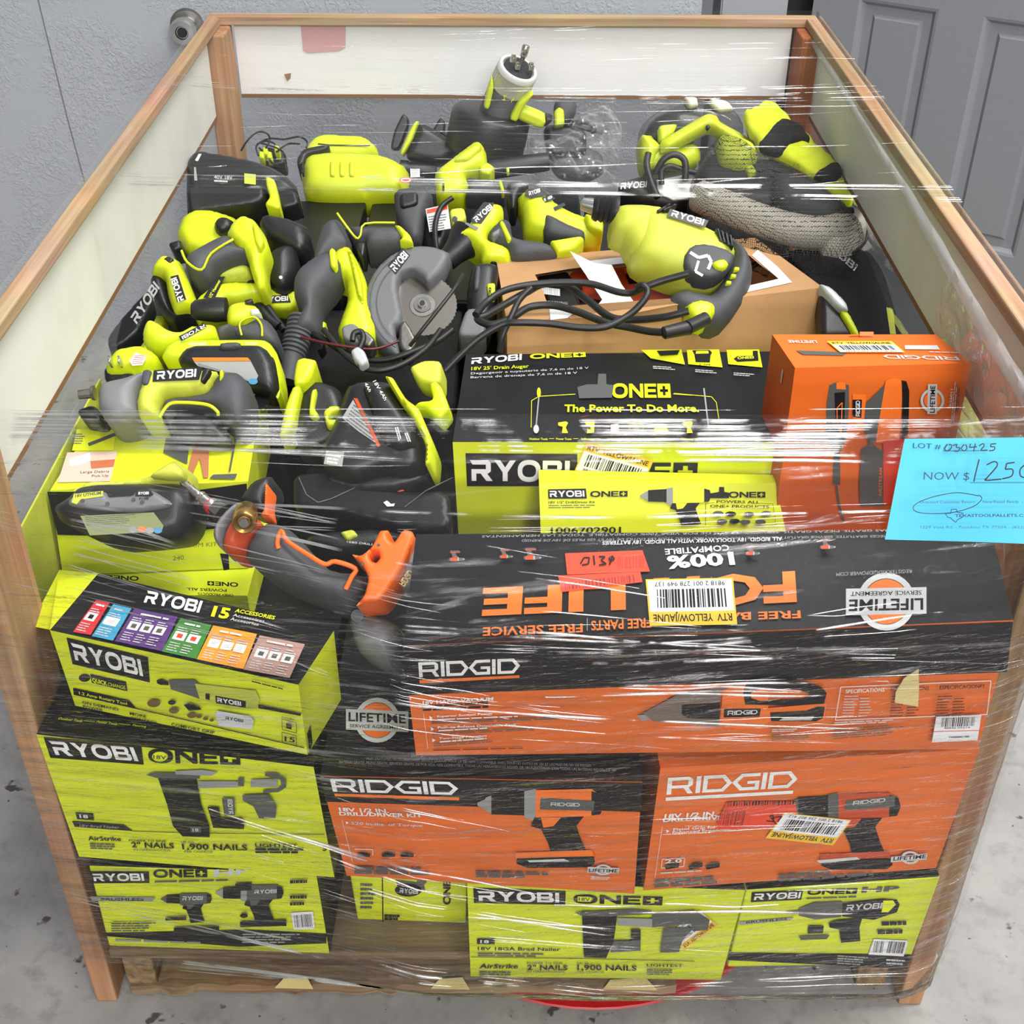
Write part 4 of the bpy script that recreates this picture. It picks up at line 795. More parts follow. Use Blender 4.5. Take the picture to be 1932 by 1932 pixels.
q.poly([(420, 212), (440, 198), (520, 196), (520, 170), (545, 170), (550, 222), (440, 228)], INK); q.logo('ONE+', (440, 214), (525, 210), (440, 202), LIMEP); q.text('BATTERY POWERED', (412, 260), (560, 272), (412, 248), INK, .02); q.poly([(20, 170), (140, 166), (128, 190), (40, 196)], INK)
for x in (0, 220, 420): q.bars((x, 262 + x / 12), (x + 120, 270 + x / 12), (x, 244 + x / 12), 2, LGRYP, .4, x)
s_ = b.sticker('front', 'E'); rtv(s_, (1398, 645), (350, 95), (-62, 150), num='9818 2 001 283 026 748', seed=13)
o = b.done()
# loose flap of the auger carton's lid, pushed up along its back edge
g = Geo(); pl = b.top; f = lambda x, y, h: pl.hit(*Z('E', (x, y)), h)
# ---- drill driver kit leaning on the auger carton
tl = at(1017, 913, y=.262); trr = at(1464, 911, y=.262); bl = at(1020, 1000, y=.236); br = at(1495, 995, y=.236)
dn_ = (bl - tl) * .9; nn = Vector((0, .035, -.012))
b = Carton('drill_driver_carton', 'bright yellow drill driver kit carton wedged upright before the auger carton', dict(FTL=tl, FTR=trr, FBL=bl + dn_, FBR=br + dn_, BTL=tl + Vector((0, .03, 0)), BTR=trr + Vector((0, .017, 0)), BBL=bl + dn_ + Vector((0, .03, 0)), BBR=br + dn_ + Vector((0, .03, 0))), LIMEP, LIMEC, CARDE)
p = b.P('front', 'E')
p.poly([(1198, 892), (1395, 888), (1400, 940), (1200, 941)], INK); p.logo('RYOBI', (1208, 932), (1388, 930), (1206, 900), WHT); p.logo('ONE+', (1418, 932), (1612, 930), (1418, 902), INK); p.text('18V 1/2" Drill/Driver Kit', (1200, 966), (1442, 964), (1200, 952), INK, .02); p.bars((1200, 990), (1490, 988), (1200, 968), 2, GRYPD, .4)
p.text('1006702901', (1212, 1122), (1578, 1120), (1212, 1085), INK, .03)
drill_picture(p, 1678, 926, 370, LIMEP, INK, GRYP, batt=False)
q = b.P('front', 'F'); q.poly([(60, 895), (200, 898), (210, 935), (170, 960), (60, 965)], LIMED); q.poly([(100, 912), (180, 912), (182, 940), (100, 940)], INK); q.logo('RYOBI', (110, 934), (174, 934), (110, 918), LIMEP)
q.logo('ONE+', (395, 935), (585, 935), (395, 905), INK); q.poly([(288, 915), (345, 905), (345, 880), (370, 880), (372, 905), (398, 910), (395, 938), (292, 938)], INK); q.text('POWERS ALL', (332, 962), (556, 966), (332, 946), INK, .02); q.text('ONE+ PRODUCTS', (298, 986), (606, 990), (298, 970), INK, .02)
q.line([(275, 1080), (275, 965), (320, 962)], 2, INK); q.line([(560, 965), (625, 968), (640, 1080)], 2, INK)
for x, y in ((340, 1018), (405, 1020), (500, 1022), (590, 1018), (360, 1060), (425, 1058), (480, 1062), (560, 1062)): q.disc((x, y), 28, 13, INK if (x // 5) % 2 else GRYPD)
b.done()

# ---- sander carton
zt = .735
FTR = at(1833, 685, x=.508); zt = FTR.z; FTL = at(1500, 694, z=zt); BTL = at(1457, 631, z=zt - .004); BTR = at(1765, 631, z=zt - .004)
dn_ = Vector((0, 0, -(zt - .47)))
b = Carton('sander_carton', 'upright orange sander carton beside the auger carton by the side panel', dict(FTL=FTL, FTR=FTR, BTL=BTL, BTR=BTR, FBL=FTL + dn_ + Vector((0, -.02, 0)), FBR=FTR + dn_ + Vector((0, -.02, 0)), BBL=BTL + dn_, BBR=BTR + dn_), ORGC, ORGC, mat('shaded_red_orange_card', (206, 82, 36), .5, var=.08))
p = b.P('front', 'F')
p.poly([(920, 350), (960, 332), (1020, 350), (1022, 460), (1005, 640), (975, 700), (975, 870), (935, 865), (940, 700), (900, 620), (905, 440)], GRYPD); p.poly([(955, 335), (1000, 335), (1005, 372), (955, 370)], ORGP); p.poly([(945, 390), (1000, 385), (995, 640), (955, 620)], INK); p.line([(958, 470), (985, 440), (980, 600), (960, 560), (958, 470)], 5, ORGP)
p.line([(955, 870), (970, 980), (995, 1060)], 12, GRYPD)
p.poly([(1040, 395), (1110, 400), (1100, 560), (1105, 580), (1040, 520)], ORGP); p.poly([(1040, 425), (1088, 425), (1085, 520), (1040, 515)], INK); p.logo('RIDGID', (1078, 512), (1078, 430), (1056, 512), WHT)
p.poly([(1110, 440), (1210, 345), (1215, 420), (1180, 520), (1165, 640), (1130, 660), (1095, 570)], GRYPD); p.poly([(1212, 325), (1250, 310), (1290, 320), (1300, 360), (1290, 560), (1280, 650), (1160, 650), (1180, 520)], ORGP); p.poly([(1295, 325), (1320, 330), (1335, 380), (1330, 600), (1295, 640), (1300, 480)], INK)
p.poly([(1085, 680), (1140, 650), (1200, 700), (1205, 980), (1080, 980), (1075, 860)], GRYPD); p.poly([(1200, 640), (1310, 630), (1310, 960), (1200, 970)], RSTK); p.text('AIRSTREAM', (1190, 930), (1194, 780), (1172, 930), ORGP, .01)
p.disc((1455, 430), 62, 62, LGRYP, .78); p.disc((1455, 430), 44, 44, ORGP); p.poly([(1432, 345), (1480, 345), (1478, 500), (1428, 500)], LGRYP); p.text('LIFETIME', (1466, 494), (1470, 352), (1438, 494), INK, .03); p.text('R26011', (1556, 460), (1562, 370), (1540, 460), LGRYP, .03); p.bars((1565, 550), (1590, 290), (1545, 550), 2, LGRYP, .4); p.bars((1590, 500), (1600, 320), (1570, 500), 2, GRYPD, .4)
p = b.P('top', 'F')
p.logo('RIDGID', (1582, 200), (1190, 190), (1600, 220), LGRYP); p.poly([(745, 168), (1010, 178), (990, 195), (780, 190)], GRYPD); p.text('LIFETIME', (850, 117), (700, 115), (858, 132), LGRYP, .03); p.poly([(1310, 142), (1480, 142), (1494, 164), (1312, 162)], LGRYP); p.bars((1600, 178), (1380, 172), (1600, 186), 1, LGRYP)
p.poly([(1030, 85), (1080, 84), (1090, 92), (1020, 94)], ORGC)
p = b.P('left', 'F'); p.bars((668, 340), (682, 250), (660, 330), 1, LGRYP, .8)
s_ = b.sticker('top', 'F'); rtv(s_, (905, 120), (338, 0), (70, 58), num='9818 2 001 274 118 307', seed=17)
o = b.done()
g = Geo(); g.face([at(1622, 634, z=zt - .002), at(1648, 634, z=zt - .002), at(1648, 626, z=zt + .002), at(1622, 626, z=zt + .002)], ORGC); g.build('tuck_flap', o, solid=.001)

# ---- open brown cardboard box
zl, zr = .672, .690
C = dict(FTL=at(958, 610, z=zl), FTR=at(1551, 542, z=zr), BTL=at(938, 491, z=zl), BTR=at(1424, 449, z=zr))
# keep the lid planar
n2 = (C['FTR'] - C['FTL']).cross(C['BTL'] - C['FTL']).normalized(); LID = Plane(C['FTL'], n2); C['BTR'] = LID.hit(1424, 449)
for k, q in (('FBL', 'FTL'), ('FBR', 'FTR'), ('BBL', 'BTL'), ('BBR', 'BTR')): C[k] = C[q] + Vector((0, 0, -.13))
t = thing('torn_box', 'brown cardboard box with a torn open lid showing an orange tool inside', 'box', tuple((C['FBL'] + C['BBR']) / 2))
t['label'] = 'brown cardboard box with its lid torn open over orange contents'
hole = [Z('B', q) for q in ((1130, 1430), (1310, 1400), (1560, 1370), (1720, 1345))] + [Z('C', q) for q in ((60, 1345), (350, 1270), (500, 1330), (560, 1380), (655, 1450), (500, 1490), (420, 1530), (330, 1560))] + [Z('B', q) for q in ((1850, 1590), (1600, 1640), (1320, 1660), (1200, 1600), (1170, 1510))]
g = Geo(); lid_o = [(958, 610), (1551, 542), (1424, 449), (938, 491)]
up = [LID.hit(*q) for q in lid_o]; hu = [LID.hit(*q) for q in hole]
g.tess([up, hu], CARD); g.tess([[LID.hit(*q, -.004) for q in lid_o], [LID.hit(*q, -.004) for q in hole]], CARD)
hl = [LID.hit(*q, -.004) for q in hole]
for i in range(len(hu)):
    j = (i + 1) % len(hu); g.face([hu[i], hu[j], hl[j], hl[i]], CARDE)
g.build('lid', t, weld=False)
g = Geo()
for f in ('FBL FBR FTR FTL', 'FBL FTL BTL BBL', 'FBR BBR BTR FTR', 'BBL BTL BTR BBR', 'FBL BBL BBR FBR'): g.face([C[k] for k in f.split()], CARD)
g.build('body', t, solid=.003)
wm = Geo(); wp = Print(wm, LID, 'C', .001)
wp.poly([(515, 1330), (545, 1300), (650, 1390), (725, 1470), (450, 1530), (405, 1538), (440, 1500), (655, 1452)], PAPER); wm.build('white_label', t, weld=False); wm = Geo(); wp2 = Print(wm, LID, 'B', .0011); wp2.poly([(1395, 1360), (1690, 1325), (1770, 1352), (1400, 1392)], PAPER); wm.build('white_label', t, weld=False)
def inbox(name, label, cat, pts, mt, h0, h1, c='B', extra=None):
    g = Geo(); L = [LID.hit(*Z(c, q), h1) for q in pts]; Lb = [LID.hit(*Z(c, q), h0) for q in pts]
    g.tess([L], mt); n = len(L)
    for i in range(n): g.face([L[i], L[(i + 1) % n], Lb[(i + 1) % n], Lb[i]], mt)
    if extra: extra(Print(g, Plane(LID.hit(*Z(c, pts[0]), h1), LID.n), c, .001))
    o = g.build(name, weld=True, bevel=.004); return tag(o, label, cat)
def ex1(p): p.poly([(1600, 1430), (1840, 1390), (1850, 1440), (1620, 1480)], INK); p.poly([(1590, 1395), (1900, 1350), (1900, 1380), (1600, 1425)], ORG)
inbox('orange_tool', 'rust orange and black tool lying inside the torn cardboard box', 'tool', [(1305, 1440), (1330, 1405), (1560, 1385), (1880, 1340), (1925, 1400), (1900, 1560), (1680, 1590), (1440, 1560), (1350, 1560), (1380, 1500)], ORGD, -.09, -.028, extra=ex1)
def ex2(p): p.bars((1165, 1530), (1290, 1545), (1165, 1490), 1, LGRYP, .9, 3, 14); p.text('WARNING', (1190, 1575), (1300, 1585), (1190, 1562), GRYP)
inbox('manual', 'black printed booklet tucked in the corner of the torn cardboard box', 'booklet', [(1140, 1440), (1300, 1415), (1345, 1530), (1370, 1590), (1215, 1610), (1180, 1520)], BLKC, -.085, -.02, extra=ex2)
g = Geo(); f = lambda q, h: LID.hit(*Z('B', q), h)
P = [f((1345, 1330), .03), f((1312, 1308), .04), f((1400, 1440), .006), f((1480, 1560), -.004), f((1450, 1600), -.006), f((1540, 1625), -.004), f((1660, 1595), -.004), f((1580, 1480), .004), f((1530, 1380), .012), f((1440, 1370), .025)]
g.tess([P], PAPER); g.tess([[f((1205, 1605), 0), f((1330, 1630), 0), f((1300, 1655), .002), f((1210, 1665), .002)]], PAPER)
tag(g.build('paper_sheet', weld=False, solid=.0006), 'crumpled white paper sheet sticking out of the torn cardboard box', 'paper')
# ================================================================ loose tools in the heap
NDEF = Vector((0, -.56, .83)).normalized()
class Tool:
    """A tool lying in the heap: its parts are shaped on a plane through a point at height z and stand out from it."""
    def __init__(s, name, label, cat, c, a, z, n=None, group='loose tools heaped in the crate'):
        s.c = c; s.a = at(*Z(c, a), z=z); s.pl = Plane(s.a, n or NDEF); s.n = s.pl.n
        s.u = (RX - s.n * RX.dot(s.n)).normalized(); s.v = s.n.cross(s.u)
        k = 1 if c == 'P' else KZ
        s.k = (s.a - CAM).dot(RF) / FPX * k          # metres per picture unit at this place
        s.t = thing(name, label, cat, tuple(s.a), group)
    def h(s, p, off=0.0): return s.pl.hit(*Z(s.c, p), off)
    def uv(s, p, off):
        d = s.h(p, off) - s.pl.p; return (d.dot(s.u), d.dot(s.v))
    def lab(s, o, label):
        if label: o['label'] = label
        return o
    def slab(s, part, pts, mt, h0, h1, bev=.010, holes=(), smooth=0, label=None, sub=None):
        L = [[s.uv(p, h1) for p in l] for l in [pts, *holes]]
        if smooth: L = [[(q.x, q.y) for q in catmull([(x, y, 0) for x, y in l], smooth, True)] for l in L]
        elif bev > .0015: L = [chaikin(l, .16, 2) for l in L]
        me = slab2d(L, h1 - h0, bev * (1.25 if bev > .008 else 1)); me.name = part
        mx = Matrix.Identity(4); cc = s.pl.p + s.n * ((h0 + h1) / 2)
        for i in range(3): mx[i][0] = s.u[i]; mx[i][1] = s.v[i]; mx[i][2] = s.n[i]; mx[i][3] = cc[i]
        me.transform(mx); me.materials.clear(); me.materials.append(mt)
        me.polygons.foreach_set('use_smooth', [True] * len(me.polygons)); me.set_sharp_from_angle(angle=math.radians(56))
        o = bpy.data.objects.new(part, me); COL.objects.link(o); attach(o, s.t); return s.lab(o, label)
    def lathe(s, part, A, B, prof, mt, h=0.0, h2=None, seg=24, flat=None, label=None):
        """prof radii in picture units"""
        g = Geo(); a = s.h(A, h); b = s.h(B, h if h2 is None else h2)
        g.lathe(a, b, [(t, r * s.k) for t, r in prof], mt, seg, (s.n, flat) if flat else None)
        return s.lab(g.build(part, s.t, smooth=45), label)
    def tube(s, part, pts, r, mt, h=0.0, seg=8, n=6, label=None):
        P = [s.h(p[:2], p[2] if len(p) > 2 else h) for p in pts]; g = Geo(); g.tube(catmull(P, n), r * s.k, mt, seg)
        return s.lab(g.build(part, s.t, smooth=60), label)
    def plate(s, part, pts, mt, h, word, S, E, T, wm=None, frame=None):
        """a printed name plate: thin raised plate with lettering"""
        g = Geo(); p = Print(g, s.pl, s.c, h)
        if pts: p.poly(pts, mt)
        if word in LOGO: p.logo(word, S, E, T, wm or WHT)
        else: p.text(word, S, E, T, wm or WHT, .02)
        return g.build(part, s.t, weld=False)
    def print(s, part, h, fn, label=None):
        g = Geo(); fn(Print(g, s.pl, s.c, h)); return s.lab(g.build(part, s.t, weld=False), label)
    def prism(s, part, lo, hi, mt):   # closed hull between two lists of (x, y, h)
        g = Geo(); A = [s.h(p[:2], p[2]) for p in lo]; B = [s.h(p[:2], p[2]) for p in hi]; n = len(A)
        g.tess([A], mt); g.tess([B], mt)
        for i in range(n): g.face([A[i], A[(i + 1) % n], B[(i + 1) % n], B[i]], mt)
        return g.build(part, s.t, bevel=.002)
# dark cartons that fill the crate under the heap
def filler(name, label, x0, x1, y0, y1, z0, z1, mt, fn=None):
    g = Geo(); g.box((x0, y0, z0), (x1, y1, z1), mt)
    if fn: fn(g)
    o = g.build(name, bevel=.004); tag(o, label, 'carton', 'dark cartons filling the crate under the loose tools'); return o
filler('carton', 'black carton deep in the crate under the loose saw and drills', -.30, -.075, .50, .80, .125, .585, BLKC)
filler('carton', 'black carton low under the orange air tool', -.28, -.07, .28, .49, .125, .50, BLKC)
filler('carton', 'dark carton under the heap along the left panel', -.50, -.31, .48, .80, .125, .58, BLKC)
filler('carton', 'dark carton under the black charger at the back left', -.50, -.26, .81, 1.20, .125, .60, BLKC)
filler('carton', 'dark carton under the heap behind the torn box', -.25, .12, .81, 1.25, .125, .595, BLKC)
filler('carton', 'dark carton under the net bag by the back panel', .13, .46, .90, 1.24, .125, .60, BLKC)
filler('carton', 'tall lime carton buried under the torn box', -.02, .44, .53, .80, .125, .535, LIMEC)
def fo(g):
    p = Print(g, Plane((.4, .7, .6205), (0, 0, 1)), 'C', .0006); p.logo('RYOBI', (900, 1310), (1075, 1400), (930, 1285), LGRYP)
filler('carton', 'black carton on edge along the right film under the lettered flat case', .445, .522, .55, .95, .125, .62, BLKC, None)
def fo2(g):
    pass
# ---- drain auger drum at the very back
T = Tool('drain_auger', 'black drum drain auger with a ribbed white cap standing tallest at the back', 'tool', 'B', (890, 760), .683, n=(0, -1, .05))
T.lathe('drum', (860, 800), (905, 590), [(0, 165), (.06, 196), (.12, 204), (.5, 206), (.9, 204), (1.0, 194), (1.06, 176), (1.08, 60)], BLK, h=-.0, seg=48)
T.lathe('collar', (935, 610), (985, 470), [(0, 105), (.1, 104), (.9, 98), (1, 90)], GRY, h=0.0, seg=36)
T.lathe('ribbed_cap', (993, 465), (1045, 352), [(0, 88), (.08, 100), (.15, 104), (.75, 100), (.8, 106), (.95, 104), (1.0, 98), (1.0, 84), (.86, 80)], mat('pale_grey_ribbed_plastic', (206, 206, 204), .5, var=.1), seg=40, h2=.016, label='pale grey ribbed cap')
g = Geo()
for i in range(30):
    a = 2 * math.pi * i / 30; ax = (T.h((1045, 352)) - T.h((993, 465))).normalized(); uu = ax.orthogonal().normalized(); vv = ax.cross(uu); r = 102 * T.k
    d = (uu * math.cos(a) + vv * math.sin(a)) * r; g.tube([T.h((996, 455)) + d, T.h((1032, 378), .012) + d * .98], .0016, LGRYP, 5)
g.build('rib', T.t)
T.lathe('chuck', (1034, 376), (1044, 354), [(0, 78), (1, 76)], BLK, h=.012, h2=.0158, seg=28)
for (x, y) in ((1015, 300), (1036, 338), (1108, 340)): T.lathe('roller', (x, y + 22), (x + 4, y - 14), [(0, 17), (.6, 17), (.65, 12), (1, 12)], STEEL, h=.022, seg=14)
T.tube('cable_end', [(1050, 345), (1062, 315), (1070, 290)], 12, DSTEEL, h=.018); T.lathe('cable_tip', (1068, 296), (1086, 236), [(0, 12), (.1, 18), (.9, 20), (1, 16)], STEEL, h=.018, seg=12)
T.slab('latch', [(880, 470), (905, 400), (915, 465), (890, 575), (860, 565)], LIME, .02, .045, .004); T.slab('latch', [(995, 625), (1040, 540), (1105, 488), (1125, 495), (1070, 560), (1035, 640)], LIME, .025, .05, .004)
T.slab('feed_handle', [(1035, 590), (1060, 560), (1180, 610), (1195, 640), (1165, 680), (1040, 630)], LIME, .01, .04, .008); T.slab('handle_tip', [(1165, 640), (1190, 605), (1228, 625), (1195, 660), (1170, 665)], BLK, .012, .038, .006)
T.print('marking', .037, lambda p: (p.text('N', (958, 520), (968, 495), (975, 525), LIMEP), p.text('R', (1005, 535), (1022, 520), (1010, 518), LIMEP)))
# ---- drill-press style knob behind the bag
T = Tool('grip_handle', 'black knob handle with a yellow stem behind the clear plastic bag', 'tool', 'B', (1280, 640), .722, n=(0, -.9, .43))
T.slab('knob', [(1230, 560), (1240, 520), (1290, 500), (1340, 510), (1348, 560), (1335, 600), (1290, 640), (1240, 600)], GRY, -.02, .02, .014, smooth=3); T.slab('stem', [(1228, 580), (1255, 555), (1282, 570), (1285, 650), (1230, 660)], LIME, -.005, .028, .006); T.slab('base', [(1170, 650), (1290, 640), (1400, 680), (1400, 820), (1200, 820)], BLK, -.05, .0, .01)
# ---- vacuum nozzle with fins
T = Tool('floor_nozzle', 'dark grey cone nozzle with a bent yellow plate, left of the auger drum', 'tool', 'B', (580, 780), .665, n=(0, -.9, .43))
T.slab('cone', [(520, 640), (545, 635), (730, 745), (730, 800), (640, 860), (460, 830), (455, 770)], BLK, -.03, .03, .014); T.slab('bent_plate', [(425, 795), (480, 670), (505, 630), (526, 630), (515, 660), (490, 730), (440, 810)], LIME, .0, .034, .004); T.slab('fin', [(375, 775), (395, 680), (440, 588), (468, 610), (472, 650), (420, 780)], BLK, -.03, -.004, .004); T.slab('fin', [(588, 690), (635, 608), (662, 632), (660, 690), (630, 705)], BLK, -.045, -.02, .004); T.slab('arm', [(630, 690), (650, 680), (745, 740), (740, 765)], BLK, -.03, -.01, .004)
# ---- large lime tool
T = Tool('leaf_blower', 'large all-lime tool body lying on its side at the back left', 'tool', 'B', (150, 860), .645)
T.slab('lid', [(-95, 800), (-60, 720), (-5, 680), (40, 676), (240, 684), (300, 735), (312, 775), (200, 800)], LIME, -.05, .012, .014)
T.slab('housing', [(-100, 830), (-70, 770), (60, 752), (290, 760), (345, 770), (420, 800), (466, 845), (462, 905), (440, 975), (330, 980), (150, 995), (-60, 980), (-95, 900)], LIME, -.05, .035, .026, smooth=3)
T.slab('front_guard', [(-112, 820), (-80, 768), (60, 742), (50, 775), (-60, 800), (-75, 850), (-110, 860)], BLK, -.02, .030, .006)
for x in (60, 110, 160): T.slab('rib', [(x, 835), (x + 30, 835), (x + 30, 915), (x, 915)], LIME, .02, .039, .004)
T.slab('lower_rail', [(-70, 975), (150, 985), (330, 975), (440, 960), (430, 985), (330, 1000), (-60, 1005)], BLK, -.03, .012, .006)
T.lathe('nozzle', (430, 885), (615, 893), [(0, 52), (.2, 50), (.25, 42), (1, 40)], BLK, h=-.005, seg=24); T.print('data_label', .008, lambda p: (p.poly([(480, 860), (530, 858), (530, 922), (482, 924)], PAPER), p.bars((486, 918), (526, 917), (486, 866), 6, GRYP, .4)))
T.slab('vent_slot', [(-85, 848), (-77, 848), (-77, 895), (-85, 895)], BLK, .02, .0352, .001); T.print('seam', .0133, lambda p: p.line([(0, 748), (60, 755), (270, 758)], 6, BLK))
T.print('warning_sticker', .037, lambda p: (p.disc((457, 937), 32, 16, RSTK), p.disc((457, 937), 26, 12, WHT), p.disc((457, 937), 20, 7, RSTK)))
# ---- black charger at the back left
T = Tool('battery_charger', 'black wide battery charger with a yellow tag by the left panel at the back', 'charger', 'A', (1200, 930), .712)
T.slab('body', [(958, 850), (975, 780), (1010, 755), (1060, 757), (1330, 808), (1480, 880), (1545, 985), (1330, 1020), (1000, 1065), (962, 1080)], BLK, -.06, .02, .016, smooth=2)
T.slab('front_lip', [(965, 960), (1200, 968), (1380, 960), (1380, 1030), (1320, 1060), (1000, 1100), (975, 1090)], BLK, -.04, .03, .008)
T.print('marking', .0305, lambda p: (p.text('40V 18V', (1115, 930), (1210, 935), (1115, 908), LGRYP, 0), p.bars((1115, 945), (1210, 950), (1115, 936), 1, LGRYP, .8), p.poly([(1272, 902), (1332, 908), (1332, 962), (1272, 955)], LIMED), p.poly([(1010, 870), (1020, 870), (1028, 940), (1012, 940)], GRYP), p.poly([(1015, 835), (1035, 800), (1050, 802), (1030, 840)], LGRYP)))
T.slab('strap', [(1380, 908), (1432, 930), (1460, 1078), (1440, 1085), (1375, 1062), (1405, 1020), (1385, 960)], LIME, .0, .04, .004)
T.slab('foot', [(1380, 960), (1540, 985), (1560, 1060), (1460, 1085), (1430, 1000)], BLK, -.03, .012, .006)
# ---- wire bundle with connectors
T = Tool('wire_bundle', 'tangle of thin black wires with small yellow connectors at the back left', 'wires', 'A', (1400, 790), .70)
for pts in ([(1255, 785), (1290, 730), (1340, 688), (1390, 695), (1405, 730), (1385, 770)], [(1340, 750), (1400, 722), (1480, 725), (1560, 712), (1600, 740), (1595, 770)], [(1345, 810), (1335, 760), (1380, 735), (1430, 750), (1450, 800)], [(1440, 790), (1500, 750), (1560, 750)], [(1350, 770), (1380, 800), (1420, 850), (1450, 860)], [(1360, 745), (1440, 770), (1480, 800), (1490, 850)]): T.tube('wire', [(x, y, .01 + .008 * math.sin(x)) for x, y in pts], 5, CABLE, seg=6)
for x, y in ((1360, 800), (1400, 800), (1440, 770), (1380, 780)): T.slab('connector', [(x - 14, y - 18), (x + 14, y - 14), (x + 14, y + 22), (x - 12, y + 20)], LIME, -.01, .012, .003)
T.slab('connector_block', [(1340, 780), (1400, 755), (1480, 790), (1485, 850), (1420, 860), (1350, 830)], BLK, -.045, -.008, .006)
# ---- yellow headed tool with dark tube handle
T = Tool('right_angle_tool', 'lime angle-headed tool with a dark grip, pointing left at the middle back', 'tool', 'B', (760, 880), .675)
T.slab('head', [(607, 920), (608, 868), (645, 838), (740, 765), (815, 708), (862, 705), (874, 760), (882, 832), (835, 862), (790, 880), (765, 885), (788, 940), (745, 1000), (640, 1008), (612, 985)], LIME, -.045, .02, .014)
T.slab('head_face', [(700, 835), (740, 790), (820, 738), (850, 740), (850, 770), (780, 830)], LIME, .0, .027, .008); T.slab('foot', [(838, 860), (882, 838), (924, 868), (892, 908), (845, 895)], LIME, -.02, .016, .005); T.slab('slot', [(648, 952), (658, 952), (658, 985), (648, 985)], BLK, .0, .0215, .001)
T.slab('grip', [(762, 905), (800, 905), (960, 935), (985, 960), (975, 1000), (760, 1005), (788, 945)], GRY, -.03, .018, .012); T.lathe('tube', (870, 885), (1200, 842), [(0, 50), (.1, 54), (.9, 50), (1, 46)], BLK, h=-.025, seg=24); T.slab('trigger', [(978, 872), (996, 872), (996, 892), (985, 896)], LIME, .0, .012, .002)
T.slab('clip', [(935, 935), (955, 930), (972, 990), (955, 995)], LIME, .0, .022, .003)
# ---- stapler
T = Tool('staple_gun', 'lime and black stapler lying between the drills and the clear bag', 'tool', 'B', (1250, 1110), .685)
T.slab('housing', [(1035, 990), (1085, 958), (1180, 975), (1300, 1062), (1435, 1112), (1486, 1142), (1482, 1212), (1412, 1252), (1330, 1235), (1180, 1202), (1075, 1165), (1066, 1070)], LIME, -.04, .028, .018)
T.slab('grip', [(1172, 1095), (1210, 1098), (1310, 1150), (1400, 1185), (1388, 1242), (1300, 1235), (1175, 1205)], GRY, -.02, .034, .012); T.slab('magazine', [(975, 945), (1050, 935), (1105, 955), (1045, 990), (1030, 1080), (1000, 1080)], BLK, -.04, .012, .008)
T.slab('end_foot', [(1385, 1095), (1490, 1140), (1485, 1205), (1405, 1180)], LIME, .0, .040, .008)
T.plate('name_plate', [(1085, 985), (1165, 985), (1200, 1015), (1110, 1035), (1075, 1020)], BLK, .0285, 'RYOBI', (1100, 1018), (1158, 1000), (1096, 998))
T.plate('size_plate', [(1165, 1030), (1215, 1010), (1235, 1035), (1185, 1055)], BLK, .0285, '18', (1180, 1048), (1222, 1030), (1176, 1032)); T.print('vent', .029, lambda p: p.poly([(1225, 1080), (1280, 1055), (1290, 1068), (1235, 1098)], BLK))
T.slab('nose', [(1130, 1170), (1290, 1240), (1400, 1260), (1390, 1290), (1200, 1270), (1110, 1210)], BLK, -.05, -.012, .008)
# ---- smoky guard saw at the back right
SMOKE = bpy.data.materials.new('smoky_clear_plastic'); SMOKE.use_nodes = True; nt = SMOKE.node_tree; bs = nt.nodes['Principled BSDF']; bs.inputs['Base Color'].default_value = rgb(70, 72, 70); bs.inputs['Roughness'].default_value = .12
tr = nt.nodes.new('ShaderNodeBsdfTransparent'); tr.inputs[0].default_value = (.75, .76, .74, 1); mx = nt.nodes.new('ShaderNodeMixShader'); mx.inputs[0].default_value = .42
link_nodes(nt, (tr.outputs[0], mx.inputs[1]), (bs.outputs[0], mx.inputs[2]), (mx.outputs[0], nt.nodes['Material Output'].inputs[0]))
T = Tool('cutoff_saw', 'lime saw with a smoky clear domed guard at the back right', 'tool', 'C', (200, 700), .722, n=(0, -.85, .52))
T.slab('guard', [(-65, 690), (-40, 620), (60, 540), (160, 500), (300, 495), (400, 520), (470, 580), (492, 660), (440, 720), (250, 760), (60, 760), (-50, 740)], SMOKE, -.05, .0, .03, smooth=2, label='smoky clear guard')
T.slab('disc_housing', [(-40, 690), (20, 600), (140, 560), (240, 575), (280, 640), (200, 740), (0, 760)], BLK, -.042, -.012, .012, smooth=2)
T.slab('handle', [(45, 745), (50, 720), (270, 590), (300, 580), (340, 592), (355, 625), (480, 690), (555, 745), (540, 790), (460, 760), (320, 665), (290, 670), (75, 790), (48, 788)], LIME, -.005, .045, .012)
T.slab('side_web', [(28, 650), (130, 640), (110, 690), (40, 740)], LIME, -.02, .022, .006); T.slab('bolt_hole', [(278, 652), (290, 648), (300, 660), (292, 672), (280, 668)], BLK, .02, .0455, .001)
T.slab('motor_body', [(-60, 700), (0, 690), (30, 740), (80, 760), (220, 730), (260, 780), (240, 850), (150, 900), (60, 880), (-40, 890), (-60, 780)], LIME, -.06, .02, .02, smooth=2)
T.slab('body_end', [(-60, 700), (-20, 690), (50, 745), (30, 800), (0, 870), (-40, 890), (-62, 820)], LIME, -.04, .034, .02, smooth=2)
T.slab('filter_cap', [(160, 500), (230, 500), (240, 550), (190, 560)], mat('cloudy_clear_plastic', (205, 200, 190), .3), -.02, .008, .006); T.slab('filter_cap', [(300, 505), (390, 520), (430, 570), (350, 580), (300, 545)], mat('cloudy_clear_plastic', (205, 200, 190), .3), -.02, .006, .006)
T.slab('side_guard', [(490, 575), (550, 565), (560, 640), (565, 760), (535, 765), (510, 660)], GRY, -.03, .012, .005)
